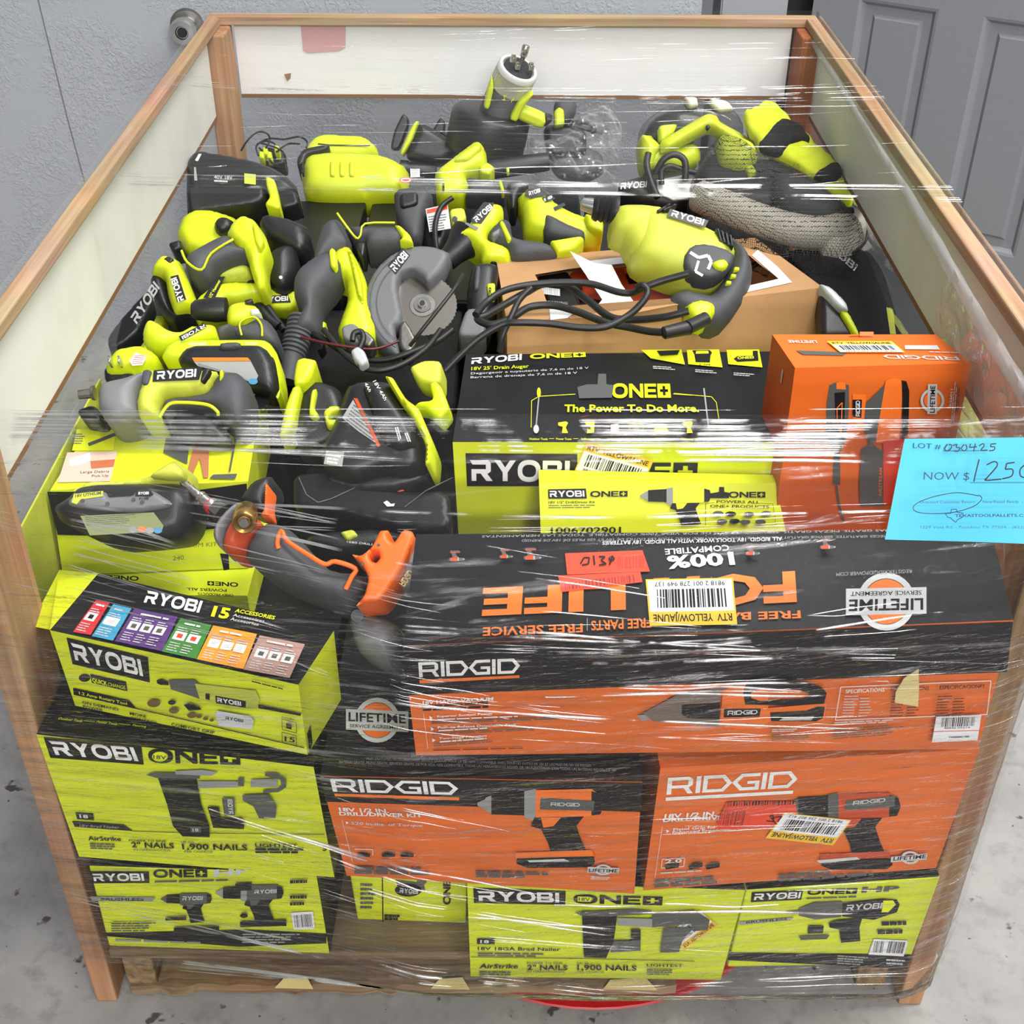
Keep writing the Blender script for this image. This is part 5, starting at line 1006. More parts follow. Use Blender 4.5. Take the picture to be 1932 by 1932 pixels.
# ---- folded bag
T = Tool('work_vest', 'folded lime and black fabric bag against the right rear post', 'bag', 'C', (800, 750), .748, n=(0, -.2, .98))
def cloth(part, pts, mt, h, amp=.006, seed=0):
    o = T.slab(part, pts, mt, h - .016, h, .006)
    me = o.data; bm = bmesh.new(); bm.from_mesh(me); bmesh.ops.triangulate(bm, faces=bm.faces); bmesh.ops.subdivide_edges(bm, edges=[e for e in bm.edges if e.calc_length() > .012], cuts=3, use_grid_fill=True)
    for v in bm.verts: v.co += T.n * (amp * noise.noise(v.co * 28 + Vector((seed, 0, 0))) + amp * .6 * noise.noise(v.co * 60))
    bm.to_mesh(me); bm.free(); return o
FABY = mat('lime_fabric', (206, 218, 44), .85, var=.08, bump=.3, bscale=900, spec=.2); FABB = mat('black_fabric', (30, 30, 33), .9, var=.1, bump=.3, bscale=900, spec=.2)
cloth('body', [(470, 570), (545, 540), (585, 500), (640, 520), (700, 570), (755, 645), (825, 700), (945, 820), (985, 890), (1052, 1015), (1035, 1035), (960, 1000), (900, 960), (860, 900), (760, 850), (660, 790), (560, 770), (545, 700), (490, 640)], FABY, .0, seed=1)
cloth('band', [(555, 725), (600, 680), (665, 608), (700, 615), (770, 640), (830, 705), (775, 700), (735, 706), (672, 772), (600, 775), (560, 745)], FABB, .012, seed=2)
cloth('band', [(835, 895), (900, 860), (965, 832), (995, 895), (930, 925), (900, 930)], FABB, .010, seed=3)
# ---- netted bag with a curved cream hose inside
NET = bpy.data.materials.new('black_net'); NET.use_nodes = True; nt = NET.node_tree; bs = nt.nodes['Principled BSDF']; bs.inputs['Base Color'].default_value = rgb(26, 26, 26); bs.inputs['Roughness'].default_value = .6
tc = nt.nodes.new('ShaderNodeTexCoord'); mp = nt.nodes.new('ShaderNodeMapping'); mp.inputs['Rotation'].default_value = (0, 0, math.radians(38)); vo = nt.nodes.new('ShaderNodeTexVoronoi'); vo.feature = 'DISTANCE_TO_EDGE'; vo.inputs['Scale'].default_value = 300; vo.inputs['Randomness'].default_value = .25
r_ = nt.nodes.new('ShaderNodeMapRange'); r_.inputs[1].default_value = .06; r_.inputs[2].default_value = .10; r_.inputs[3].default_value = 1; r_.inputs[4].default_value = 0
tr = nt.nodes.new('ShaderNodeBsdfTransparent'); mx = nt.nodes.new('ShaderNodeMixShader')
link_nodes(nt, (tc.outputs['Object'], mp.inputs[0]), (mp.outputs[0], vo.inputs['Vector']), (vo.outputs['Distance'], r_.inputs[0]), (r_.outputs[0], mx.inputs[0]), (tr.outputs[0], mx.inputs[1]), (bs.outputs[0], mx.inputs[2]), (mx.outputs[0], nt.nodes['Material Output'].inputs[0]))
T = Tool('net_bag', 'black net bag holding a curved cream hose and grey parts, right of the corded drill', 'bag', 'C', (650, 1040), .705, n=(0, -.3, .95))
net_o = [(222, 985), (205, 880), (255, 790), (300, 690), (340, 655), (430, 660), (520, 700), (565, 745), (620, 765), (700, 800), (860, 885), (960, 960), (1045, 1050), (1112, 1105), (1122, 1170), (1100, 1250), (1030, 1310), (960, 1300), (850, 1285), (700, 1265), (560, 1200), (400, 1140), (260, 1085)]
T.slab('net', net_o, NET, -.012, .066, .024, smooth=2, label='black net')
CREAM = mat('cream_plastic', (206, 200, 184), .4, var=.12, vscale=25, dirt=(130, 126, 116), damt=.4)
T.tube('hose', [(240, 1020, .012), (380, 1080, .018), (560, 1150, .02), (740, 1200, .02), (900, 1210, .02), (1050, 1170, .014)], 84, CREAM, seg=24, label='curved cream hose')
T.slab('hose_end', [(880, 1140), (1000, 1100), (1090, 1120), (1105, 1190), (1050, 1270), (900, 1270)], CREAM, -.02, .03, .02, smooth=2)
T.slab('grey_part', [(630, 870), (740, 880), (860, 930), (1000, 1020), (1050, 1075), (900, 1105), (700, 1050), (640, 980)], GRY, -.02, .04, .014); T.slab('cuff', [(960, 1075), (1050, 1068), (1058, 1105), (970, 1110)], BLK, .0, .044, .006)
T.slab('cap', [(330, 680), (420, 670), (540, 720), (560, 780), (470, 830), (350, 800)], LIME, -.02, .036, .016); T.slab('dark_core', [(220, 870), (290, 760), (400, 800), (600, 800), (720, 840), (900, 960), (700, 1040), (400, 1060), (240, 990)], BLK, -.011, .012, .012); T.slab('fitting', [(480, 860), (520, 850), (545, 890), (500, 910)], LIME, .0, .02, .005)
T.tube('drawstring', [(1122, 1175, .03), (1105, 1260, .02), (1040, 1315, .01), (930, 1330, .0), (800, 1310, .0), (690, 1325, -.005), (590, 1340, -.01), (510, 1380, -.01)], 7, CABLE, seg=6)
T.tube('drawstring', [(1080, 1300, .0), (900, 1335, .0), (720, 1335, -.005), (600, 1355, -.01), (520, 1395, -.01)], 6, CABLE, seg=6)
# ---- big lettered black case at the right side
T = Tool('tool_case', 'dark carton under the net bag with pale half-hidden lettering by the right panel', 'case', 'C', (950, 1420), .665, n=(0, -.1, 1))
T.slab('body', [(690, 1290), (900, 1300), (1120, 1290), (1200, 1400), (1260, 1600), (1320, 1780), (1000, 1780), (840, 1480)], BLKC, -.012, .0, .003)
T.plate('lettering', None, BLK, .0006, 'RYOBI', (880, 1265), (1048, 1412), (900, 1235), LGRYP)
T.print('streak_mark', .0008, lambda p: p.poly([(1215, 1600), (1250, 1610), (1265, 1740), (1235, 1740)], LIMED))
T = Tool('hedge_saw', 'black and lime saw end with a pale scuffed blade cover beside the torn box', 'tool', 'C', (980, 1600), .675)
T.slab('cover', [(865, 1470), (930, 1490), (1010, 1570), (1022, 1615), (975, 1600), (900, 1520)], mat('scuffed_clear_cover', (170, 176, 176), .3, var=.5, vscale=60), -.01, .014, .004); T.slab('body', [(870, 1500), (930, 1530), (980, 1620), (1060, 1745), (1020, 1745), (880, 1745), (880, 1620)], BLK, -.04, .0, .008); T.slab('trim', [(972, 1612), (1020, 1618), (1075, 1725), (1075, 1745), (1050, 1740)], LIME, -.02, .008, .004)
# ---- black lettered tool behind the corded drill with its cables
T = Tool('heat_gun', 'black lettered tool half hidden behind the corded drill', 'tool', 'B', (1680, 970), .665)
T.slab('body', [(1560, 920), (1740, 880), (1932, 860), (2060, 900), (2100, 960), (2040, 1040), (1840, 1080), (1600, 1010)], BLK, -.05, .0, .014); T.plate('lettering', None, BLK, .0008, 'RYOBI', (1575, 985), (1710, 975), (1580, 952), LGRYP)
T.slab('tag', [(1765, 935), (1900, 910), (1990, 960), (1960, 1030), (1850, 1040), (1770, 1000)], LGRYP, .0, .005, .001, label='pale folded tag'); T.slab('cord_guard', [(1960, 930), (2090, 890), (2110, 930), (2100, 970), (1990, 990)], GRY, -.01, .022, .008)
T.tube('cord', [(1720, 800, .02), (1712, 860, .02), (1735, 950, .016), (1770, 1030, .01)], 18, CABLE, seg=10); T.tube('cord', [(1760, 900, .014), (1800, 830, .03), (1860, 805, .034), (1910, 840, .03), (1912, 940, .018)], 18, CABLE, seg=10); T.tube('cord', [(1790, 960, .012), (1790, 890, .02), (1830, 865, .024), (1890, 880, .02), (1990, 905, .02), (2090, 910, .02)], 15, CABLE, seg=10)
# ---- clear plastic bag
CLEAR = bpy.data.materials.new('clear_crumpled_plastic'); CLEAR.use_nodes = True; nt = CLEAR.node_tree; nt.nodes.remove(nt.nodes['Principled BSDF'])
gl = nt.nodes.new('ShaderNodeBsdfGlossy'); gl.inputs['Roughness'].default_value = .12; df = nt.nodes.new('ShaderNodeBsdfDiffuse'); df.inputs[0].default_value = (.8, .82, .85, 1); tr = nt.nodes.new('ShaderNodeBsdfTransparent'); m1 = nt.nodes.new('ShaderNodeMixShader'); m1.inputs[0].default_value = .55; m2 = nt.nodes.new('ShaderNodeMixShader'); lw = nt.nodes.new('ShaderNodeLayerWeight'); lw.inputs[0].default_value = .28
rr = nt.nodes.new('ShaderNodeMapRange'); rr.inputs[3].default_value = .04; rr.inputs[4].default_value = .62
link_nodes(nt, (gl.outputs[0], m1.inputs[1]), (df.outputs[0], m1.inputs[2]), (tr.outputs[0], m2.inputs[1]), (m1.outputs[0], m2.inputs[2]), (lw.outputs['Facing'], rr.inputs[0]), (rr.outputs[0], m2.inputs[0]), (m2.outputs[0], nt.nodes['Material Output'].inputs[0]))
T = Tool('plastic_bag', 'crumpled clear plastic bag around a dark tool at the middle back', 'bag', 'B', (1340, 780), .672, n=(0, -.75, .66))
o = T.slab('bag_film', [(1088, 655), (1150, 690), (1225, 690), (1330, 630), (1345, 560), (1430, 530), (1515, 505), (1560, 560), (1595, 610), (1585, 720), (1570, 800), (1500, 850), (1570, 885), (1565, 985), (1480, 1000), (1390, 1000), (1300, 975), (1240, 950), (1150, 870), (1095, 800)], CLEAR, -.03, .05, .03, label='clear crumpled film')
bm = bmesh.new(); bm.from_mesh(o.data); bmesh.ops.triangulate(bm, faces=bm.faces)
for _ in range(3): bmesh.ops.subdivide_edges(bm, edges=[e for e in bm.edges if e.calc_length() > .011], cuts=1, use_grid_fill=True); bmesh.ops.triangulate(bm, faces=bm.faces)
for v in bm.verts:
    q = v.co * 34; v.co += T.n * (.022 * (abs(noise.noise(q)) - .3) + .009 * abs(noise.noise(q * 2.3)))
bm.to_mesh(o.data); bm.free(); o.data.polygons.foreach_set('use_smooth', [False] * len(o.data.polygons))
T.slab('wrapped_tool', [(1180, 760), (1330, 720), (1480, 780), (1500, 870), (1380, 930), (1240, 890)], GRY, -.025, .01, .012, label='dark tool inside the clear bag'); T.tube('cord', [(1320, 640, .01), (1400, 640, .012), (1440, 670, .012), (1420, 690, .01)], 12, CABLE); T.tube('cord', [(1310, 650, .01), (1390, 670, .01), (1480, 690, .0)], 12, CABLE)
# ---- corded hammer drill on the torn box
T = Tool('corded_drill', 'big dusty lime corded drill lying across the torn cardboard box', 'drill', 'P', (1290, 450), .735, n=(.05, -.62, .78))
T.slab('gear_housing', [(1158, 425), (1160, 378), (1190, 369), (1240, 372), (1262, 385), (1245, 480), (1200, 470), (1180, 436)], LIMED, -.035, .03, .026, smooth=2)
T.slab('motor_housing', [(1215, 376), (1275, 384), (1350, 414), (1395, 444), (1396, 470), (1372, 512), (1330, 522), (1288, 514), (1230, 492), (1196, 462)], LIMED, -.04, .036, .030, smooth=3)
T.slab('rear_cap', [(1372, 425), (1405, 446), (1424, 480), (1424, 520), (1405, 562), (1372, 600), (1338, 606), (1312, 590), (1272, 572), (1270, 548), (1300, 534), (1345, 545), (1372, 515), (1392, 470), (1390, 445)], GRY, -.03, .03, .018, smooth=2)
T.slab('side_panel', [(1292, 478), (1312, 458), (1350, 460), (1388, 478), (1372, 508), (1340, 522), (1300, 510)], GRY, .0, .040, .008, smooth=2)
T.slab('end_cap', [(1296, 572), (1322, 560), (1350, 568), (1352, 588), (1330, 606), (1305, 596)], LIME, -.01, .035, .010, smooth=2)
T.slab('selector', [(1346, 492), (1366, 486), (1376, 496), (1366, 506), (1350, 503)], LIME, .02, .047, .006, smooth=2)
T.print('selector_mark', .0405, lambda p: (p.line([(1302, 476), (1318, 486), (1336, 482), (1342, 494), (1336, 508)], 6, LGRYP), p.line([(1318, 492), (1312, 512), (1326, 520)], 5, LGRYP)))
for x, y in ((1391, 506), (1385, 519), (1376, 532)): T.slab('grip_stud', [(x - 5, y - 4), (x + 5, y - 3), (x + 4, y + 4), (x - 6, y + 3)], LIME, .02, .0315, .002)
for i in range(4): T.slab('vent_slot', [(1352 + i * 8, 430 + i * 4), (1357 + i * 8, 430 + i * 4), (1364 + i * 7, 455 + i * 3), (1358 + i * 7, 453 + i * 3)], BLK, .0, .0365, .001)
for i in range(2): T.slab('vent_slot', [(1240 + i * 10, 396 - i * 2), (1264 + i * 10, 382 + i), (1267 + i * 10, 385 + i), (1243 + i * 10, 400 - i * 2)], BLK, .0, .0362, .001)
T.plate('name_plate', [(1264, 394), (1337, 416), (1330, 430), (1258, 408)], BLK, .0368, 'RYOBI', (1266, 407), (1326, 425), (1270, 396), LGRYP)
T.lathe('collar', (1118, 392), (1166, 398), [(0, 20), (.1, 24), (.2, 25), (.25, 22), (.4, 26), (.45, 23), (.6, 27), (.65, 24), (.8, 29), (1, 29)], BLK, seg=32); T.lathe('chuck', (1096, 384), (1122, 390), [(0, 8), (.1, 12), (.5, 14), (1, 16)], STEEL, seg=24)
# cord of the drill: loops over the box and off to the left
def cord(name, label, c, pts, r, z, cat='cord', n=8, extra=None, nn=None):
    T = Tool(name, label, cat, c, pts[0][:2], z, n=nn, group='cords among the tools'); T.tube('cord', pts, r, CABLE, seg=10, n=n)
    return T
LIDZ = .704
T = cord('power_cord', 'black power cord of the corded drill looping over the torn cardboard box', 'B', [(1930, 1620, .030), (1810, 1650, .02), (1650, 1665, .006), (1520, 1650, .004), (1400, 1560, .004), (1280, 1480, .006), (1170, 1480, .008), (1090, 1520, .004), (1000, 1570, .0), (880, 1640, .0), (830, 1660, .0), (900, 1690, .0), (1000, 1660, .004), (1100, 1600, .008), (1220, 1590, .01), (1340, 1620, .01), (1500, 1680, .008), (1620, 1705, .008), (1720, 1725, .012), (1800, 1732, .018)], 20, .700, nn=(0, -.1, 1))
T.lathe('cord_guard', (1795, 1735), (1932, 1705), [(0, 24), (.05, 32), (.8, 36), (1, 38)], CABLE, h=.02); T.lathe('cord_guard', (1925, 1706), (2020, 1660), [(0, 36), (1, 36)], CABLE, h=.022)
cord('power_cord', 'black cord rising from the saw heap over the left edge of the torn box', 'B', [(820, 1640, .006), (880, 1570, .008), (980, 1510, .014), (1130, 1480, .016), (1300, 1470, .018), (1430, 1480, .018), (1560, 1520, .016), (1640, 1525, .018), (1690, 1500, .03), (1800, 1460, .04), (1932, 1425, .05)], 19, .700, nn=(0, -.1, 1))
cord('power_cord', 'black cord looping in front of the torn box down to the dark tools', 'B', [(660, 1932, -.02), (740, 1850, -.01), (840, 1760, .0), (960, 1690, .01), (1040, 1680, .014), (1200, 1685, .014), (1360, 1705, .014), (1500, 1700, .016), (1620, 1640, .02), (1700, 1560, .03), (1715, 1510, .034), (1690, 1485, .036), (1660, 1500, .03)], 19, .690, nn=(0, -.35, .94))
cord('power_cord', 'black cord hanging straight down beside the torn box', 'B', [(945, 1830, -.02), (965, 1740, .0), (1010, 1640, .01), (1050, 1560, .012), (1110, 1500, .014)], 17, .690, nn=(0, -.35, .94))
cord('power_cord', 'thin black cord crossing the saw blade', 'B', [(480, 1800, .0), (540, 1720, .02), (620, 1620, .03), (720, 1490, .03), (755, 1430, .02)], 11, .70, nn=(0, -.4, .9))
# ---- impact driver
T = Tool('impact_driver', 'lime impact driver with dark grip above the saw guard', 'drill', 'B', (880, 1180), .70)
T.slab('housing', [(690, 1195), (760, 1170), (850, 1052), (900, 1034), (958, 1038), (968, 1082), (932, 1168), (885, 1190), (885, 1225), (985, 1258), (1010, 1300), (1005, 1340), (960, 1348), (855, 1342), (842, 1285), (795, 1240)], LIME, -.035, .03, .014)
T.slab('grip', [(885, 1180), (950, 1112), (1000, 1120), (1012, 1215), (1200, 1238), (1250, 1290), (1240, 1315), (1010, 1332), (985, 1262), (890, 1225)], GRY, -.03, .034, .014); T.slab('grip_trim', [(942, 1155), (962, 1140), (1008, 1235), (1000, 1250), (985, 1245)], LIME, .0, .037, .003); T.slab('gauge', [(900, 1210), (950, 1180), (945, 1215), (910, 1232)], GRYL, .0, .0365, .003)
T.slab('base', [(1205, 1245), (1240, 1240), (1370, 1218), (1392, 1240), (1325, 1300), (1250, 1312), (1240, 1300)], LIME, -.03, .03, .008); T.slab('trigger', [(880, 1330), (930, 1290), (985, 1300), (980, 1350), (900, 1375)], BLK, -.02, .02, .008)
T.lathe('nose', (790, 1235), (615, 1415), [(0, 108), (.15, 100), (.3, 78), (.5, 62), (.7, 56), (.72, 46), (.95, 44), (1.0, 30)], BLK, h=-.004, seg=32); T.slab('hook', [(575, 1440), (640, 1350), (690, 1325), (700, 1370), (640, 1430), (600, 1465)], GRY, -.008, .018, .008)
T.plate('name_plate', [(798, 1140), (862, 1052), (915, 1055), (910, 1082), (850, 1165), (802, 1160)], BLK, .0305, 'RYOBI', (826, 1158), (912, 1082), (808, 1136)); T.print('vent', .0308, lambda p: p.poly([(765, 1165), (775, 1158), (835, 1185), (828, 1198), (815, 1196)], GRYL))
T.slab('rear_plate', [(680, 1085), (760, 1075), (775, 1140), (700, 1180)], LIMED, -.04, -.02, .004); T.lathe('bolt', (712, 1142), (712, 1140), [(0, 14), (1, 14)], GRY, h=-.02, h2=-.016, seg=16)
# ---- circular saw
T = Tool('circular_saw', 'lime and grey circular saw with its steel blade half out of a grey guard', 'saw', 'B', (420, 1480), .685)
T.slab('shoe', [(60, 1290), (100, 1265), (150, 1245), (200, 1330), (248, 1440), (262, 1560), (310, 1690), (300, 1740), (205, 1795), (150, 1785), (92, 1705), (120, 1620), (150, 1540), (140, 1420), (75, 1400), (52, 1350)], LIME, -.04, .028, .012)
T.slab('shoe_ridge', [(150, 1275), (170, 1290), (225, 1440), (235, 1570), (205, 1540), (180, 1420)], LIME, .01, .036, .008)
T.slab('lever', [(55, 1300), (72, 1283), (92, 1300), (98, 1370), (85, 1394), (62, 1380)], LIME, .02, .050, .004)
def guard_pts():
    out = []; cx, cy = 540, 1575
    for i in range(25):
        a = math.radians(112 + (300 - 112) * i / 24); out.append((cx + 300 * math.cos(a) * .99, cy + 305 * math.sin(a)))
    inn = [(650, 1400), (575, 1470), (545, 1430), (490, 1392), (430, 1415), (412, 1470), (425, 1560), (440, 1620), (430, 1680), (395, 1690)]
    return out + inn
T.slab('guard', guard_pts(), mat('mid_grey_plastic', (98, 100, 103), .5, var=.1, bump=.1), -.02, .020, .006, label='grey blade guard')
T.print('guard_rib', .0205, lambda p: [p.line([(540 + r * math.cos(math.radians(a)), 1575 + r * math.sin(math.radians(a))) for a in range(120, 250, 10)], 4, GRY) for r in (270, 235)])
T.lathe('blade', (545, 1590), (545, 1590.001), [(0, 2), (1, 2)], STEEL) if False else None
g = Geo(); bc = T.h((545, 1590), -.004); R = 178 * T.k
ringp = lambda r, off, n=48: [bc + T.n * off + (T.u * math.cos(2 * math.pi * i / n) + T.v * math.sin(2 * math.pi * i / n)) * r for i in range(n)]
outer = [bc + (T.u * math.cos(2 * math.pi * i / 144) + T.v * math.sin(2 * math.pi * i / 144)) * (R * (1 if i % 3 else .975)) for i in range(144)]
BLADE = bpy.data.materials.new('brushed_blade_steel'); BLADE.use_nodes = True; nt = BLADE.node_tree; bs = nt.nodes['Principled BSDF']; bs.inputs['Metallic'].default_value = .9; bs.inputs['Roughness'].default_value = .32; bs.inputs['Base Color'].default_value = rgb(128, 124, 118)
g.tess([outer], BLADE); g.tess([[p - T.n * .002 for p in outer]], BLADE); o = g.build('blade', T.t, weld=False); o['label'] = 'round steel blade'
g = Geo(); 
for r, off in ((70, .0012), (48, .003), (24, .006)): g.lathe(bc, bc + T.n * off, [(0, r * T.k), (1, r * T.k * .94)], STEEL if r != 48 else DSTEEL, 32)
g.build('blade_washer', T.t, smooth=40); g = Geo(); g.lathe(bc, bc + T.n * .009, [(0, 15 * T.k), (1, 13 * T.k)], BLK, 6); g.build('bolt', T.t)
T.slab('motor', [(-40, 1330), (0, 1150), (60, 1105), (110, 1108), (150, 1180), (162, 1245), (100, 1285), (20, 1330)], GRY, -.05, .036, .022, smooth=2)
T.slab('grip', [(120, 1140), (160, 1150), (400, 1150), (470, 1200), (440, 1250), (380, 1262), (250, 1258), (240, 1220), (215, 1230), (170, 1200)], GRY, -.04, .03, .016, smooth=2)
T.slab('grip_trim', [(395, 1160), (430, 1168), (480, 1215), (497, 1262), (470, 1255), (420, 1246), (440, 1225)], LIME, -.03, .034, .006); T.tube('trim_line', [(100, 1110, .037), (150, 1180, .036), (200, 1240, .032), (222, 1222, .032), (245, 1165, .032), (400, 1160, .031)], 6, LIME, seg=6, n=3)
T.slab('trigger_guard', [(190, 1255), (245, 1255), (248, 1270), (240, 1330), (220, 1330), (205, 1300)], BLK, -.02, .024, .004); T.slab('front_fork', [(420, 1690), (450, 1660), (480, 1700), (520, 1780), (470, 1850), (420, 1800)], DSTEEL, -.02, .016, .004)
T.slab('blade_cover', [(620, 1540), (680, 1590), (700, 1660), (640, 1740), (560, 1750), (620, 1660), (640, 1600)], GRY, -.022, -.010, .004)
T.plate('name_plate', [(362, 1382), (440, 1290), (480, 1330), (405, 1430)], BLK, .0206, 'RYOBI', (402, 1416), (472, 1332), (374, 1388))
S2 = Tool('saw_handle', '', 'x', 'A', (1620, 1450), .70); bpy.data.objects.remove(S2.t); S2.t = T.t
S2.slab('rear_grip', [(1518, 1420), (1535, 1370), (1600, 1315), (1690, 1275), (1745, 1290), (1765, 1370), (1720, 1450), (1660, 1520), (1650, 1600), (1640, 1690), (1500, 1690), (1560, 1570), (1520, 1500)], GRY, -.04, .03, .02, smooth=2)
prof = []
for i in range(9): prof += [(i / 9, 78 - i * 1.5), (i / 9 + .06, 80 - i * 1.5), (i / 9 + .075, 68 - i * 1.5), (i / 9 + .1, 68 - i * 1.5)]
S2.lathe('cord_guard', (1580, 1665), (1520, 1860), prof, GRY, h=.0, seg=28); S2.lathe('cord_sleeve', (1525, 1845), (1500, 1990), [(0, 60), (1, 45)], GRY, seg=24)
T2 = Tool('power_cord', 'black cord with a pale grey plug tag hanging by the saw shoe', 'cord', 'E', (220, 180), .69)
T2.tube('cord', [(180, 120), (188, 80), (225, 72), (235, 110), (215, 160)], 16, CABLE, h=.03); T2.slab('plug_tag', [(168, 165), (205, 140), (240, 165), (265, 225), (222, 250), (185, 205)], mat('pale_tag_plastic', (172, 174, 176), .5), .02, .036, .004, label='pale grey plug tag')
# ---- dark upright battery tool and sticker in the middle
T = Tool('nail_gun', 'dark grey upright tool with a white data label between the saw and the impact driver', 'tool', 'B', (480, 1120), .66)
T.slab('battery', [(390, 960), (560, 945), (600, 1000), (560, 1080), (540, 1230), (480, 1250), (420, 1160), (395, 1060)], GRY, -.04, .012, .014); T.slab('latch', [(420, 1000), (520, 990), (520, 1060), (430, 1080)], BLK, .0, .018, .006); T.slab('stem', [(540, 1080), (640, 1060), (690, 1200), (620, 1330), (540, 1260)], BLK, -.05, .0, .012)
T.print('data_label', .0135, lambda p: (p.poly([(560, 1088), (675, 1062), (692, 1190), (580, 1208)], LGRYP), p.poly([(565, 1092), (672, 1068), (674, 1090), (568, 1114)], RSTK), p.bars((585, 1200), (680, 1185), (572, 1120), 6, GRYPD, .4, 3, 9)))
T.tube('cord', [(700, 1030), (640, 1080), (610, 1180), (620, 1320)], 14, CABLE, h=.02)
T = Tool('caulk_gun', 'black notched tool with a lime badge left of the torn box', 'tool', 'B', (850, 1520), .665)
T.slab('body', [(800, 1360), (850, 1345), (940, 1350), (930, 1480), (920, 1560), (880, 1720), (780, 1720), (770, 1520)], BLK, -.04, .02, .012); T.slab('badge', [(876, 1472), (924, 1468), (918, 1545), (890, 1555)], LIME, .0, .024, .003); T.plate('badge_mark', None, BLK, .0246, 'R', (890, 1535), (905, 1535), (892, 1490), INK); T.slab('rail', [(820, 1380), (850, 1378), (840, 1500), (810, 1505)], GRY, .0, .026, .004); T.slab('base', [(770, 1600), (860, 1600), (880, 1750), (720, 1750)], GRYL, -.03, .026, .006)
# ---- black cluster in the gap left of the saw
T = Tool('rotary_tool', 'glossy black rounded tool nose between the two lime drills', 'tool', 'A', (1450, 1360), .665)
T.slab('nose', [(1385, 1290), (1440, 1248), (1500, 1240), (1535, 1265), (1540, 1400), (1500, 1470), (1450, 1482), (1395, 1450), (1375, 1380)], BLK, -.03, .03, .022, smooth=2); T.slab('sleeve', [(1340, 1120), (1400, 1090), (1590, 1150), (1600, 1270), (1540, 1300), (1440, 1240), (1370, 1200)], BLK, -.04, .018, .016, smooth=2); T.lathe('screw', (1462, 1445), (1462, 1444), [(0, 9), (1, 9)], LGRYP, h=.02, h2=.032, seg=12)
T.slab('badge', [(1385, 1500), (1440, 1480), (1530, 1500), (1548, 1560), (1510, 1605), (1420, 1600), (1380, 1560)], LIME, -.03, .0, .008, smooth=2); T.plate('badge_mark', [(1392, 1540), (1500, 1535), (1515, 1575), (1400, 1580)], BLK, .0005, 'RYOBI', (1370, 1570), (1500, 1566), (1370, 1545)); T.tube('cord', [(1310, 1470), (1330, 1560), (1390, 1650), (1450, 1700)], 24, CABLE, h=.02); T.tube('cord', [(1380, 1460), (1350, 1530), (1420, 1640), (1480, 1720)], 20, CABLE, h=.014)

cord('power_cord', 'black cord sagging through the dark gap under the circular saw', 'E', [(-60, 60, .0), (60, 130, .01), (180, 200, .0), (330, 220, .0), (480, 180, .006), (620, 120, .0), (700, 60, .0)], 17, .655, nn=(0, -.4, .92))
cord('power_cord', 'black cord running along the top edge of the big black charger', 'E', [(30, 60, .0), (140, 190, .012), (270, 270, .02), (420, 250, .02), (560, 160, .015), (640, 60, .01)], 15, .665, nn=(0, -.4, .92))
T = Tool('power_cord', 'thin dark red cord in the gap under the circular saw', 'cord', 'E', (0, 120), .66, group='cords among the tools'); T.tube('cord', [(-90, 100, .0), (40, 130, .01), (160, 150, .012), (300, 160, .01), (420, 120, .0)], 7, mat('dark_red_rubber', (92, 24, 34), .4), seg=8)
T = Tool('gauge_block', 'small lime block among the black cords beside the saw boot', 'tool', 'E', (20, 20), .64); T.slab('body', [(-20, 40), (10, 0), (45, 20), (30, 70), (-5, 75)], LIME, -.03, .014, .005); T.slab('lug', [(-30, 90), (0, 80), (30, 110), (0, 150)], BLK, -.03, .01, .005)
T = Tool('clamp_base', 'grey angular metal clamp at the lower edge of the saw blade', 'tool', 'E', (170, 60), .67); T.slab('body', [(120, 40), (180, 20), (230, 60), (260, 110), (190, 130), (130, 100)], GRYL, -.03, .01, .004); T.slab('jaw', [(190, 70), (250, 60), (300, 110), (270, 150), (220, 130)], DSTEEL, -.02, .016, .004)
# ---- drills along the left side
T = Tool('yellow_box_tool', 'broad lime tool body under the grey-gripped drill by the left panel', 'tool', 'A', (1100, 1200), .668)
T.slab('body', [(905, 1200), (930, 1110), (1010, 1060), (1110, 1070), (1220, 1105), (1270, 1200), (1380, 1280), (1380, 1470), (1300, 1480), (1100, 1320), (960, 1290)], LIME, -.05, .012, .014); T.slab('knob', [(1110, 1140), (1150, 1112), (1205, 1130), (1200, 1180), (1150, 1200), (1115, 1180)], BLK, -.01, .03, .010, smooth=2); T.slab('foot', [(870, 1260), (940, 1240), (945, 1290), (900, 1305)], BLK, -.02, .03, .006)
T = Tool('hammer_drill', 'lime half inch hammer drill body half buried by the left drill', 'drill', 'A', (1220, 1500), .655)
T.slab('body', [(975, 1580), (1010, 1530), (1100, 1460), (1200, 1440), (1380, 1450), (1375, 1530), (1210, 1565), (1160, 1560), (1010, 1640)], LIME, -.05, .014, .014); T.plate('size_band', [(1058, 1550), (1128, 1442), (1172, 1440), (1115, 1560)], BLK, .0146, '1/2" Hammer', (1100, 1550), (1150, 1460), (1083, 1545), LIMEP); T.slab('collar', [(1110, 1390), (1140, 1360), (1290, 1360), (1300, 1420), (1130, 1440)], LIMED, -.02, .016, .01)
T = Tool('drill', 'lime drill with a long charcoal grip, its lime battery foot raised towards the black charger', 'drill', 'A', (1080, 1350), .690)
T.slab('battery_foot', [(1165, 1185), (1210, 1120), (1250, 1090), (1310, 1108), (1372, 1195), (1396, 1265), (1362, 1335), (1378, 1420), (1372, 1470), (1335, 1485), (1300, 1400), (1275, 1300), (1215, 1245)], LIME, -.035, .03, .014); T.slab('foot_latch', [(1310, 1150), (1345, 1180), (1375, 1250), (1350, 1300), (1325, 1250)], LIME, .0, .036, .005)
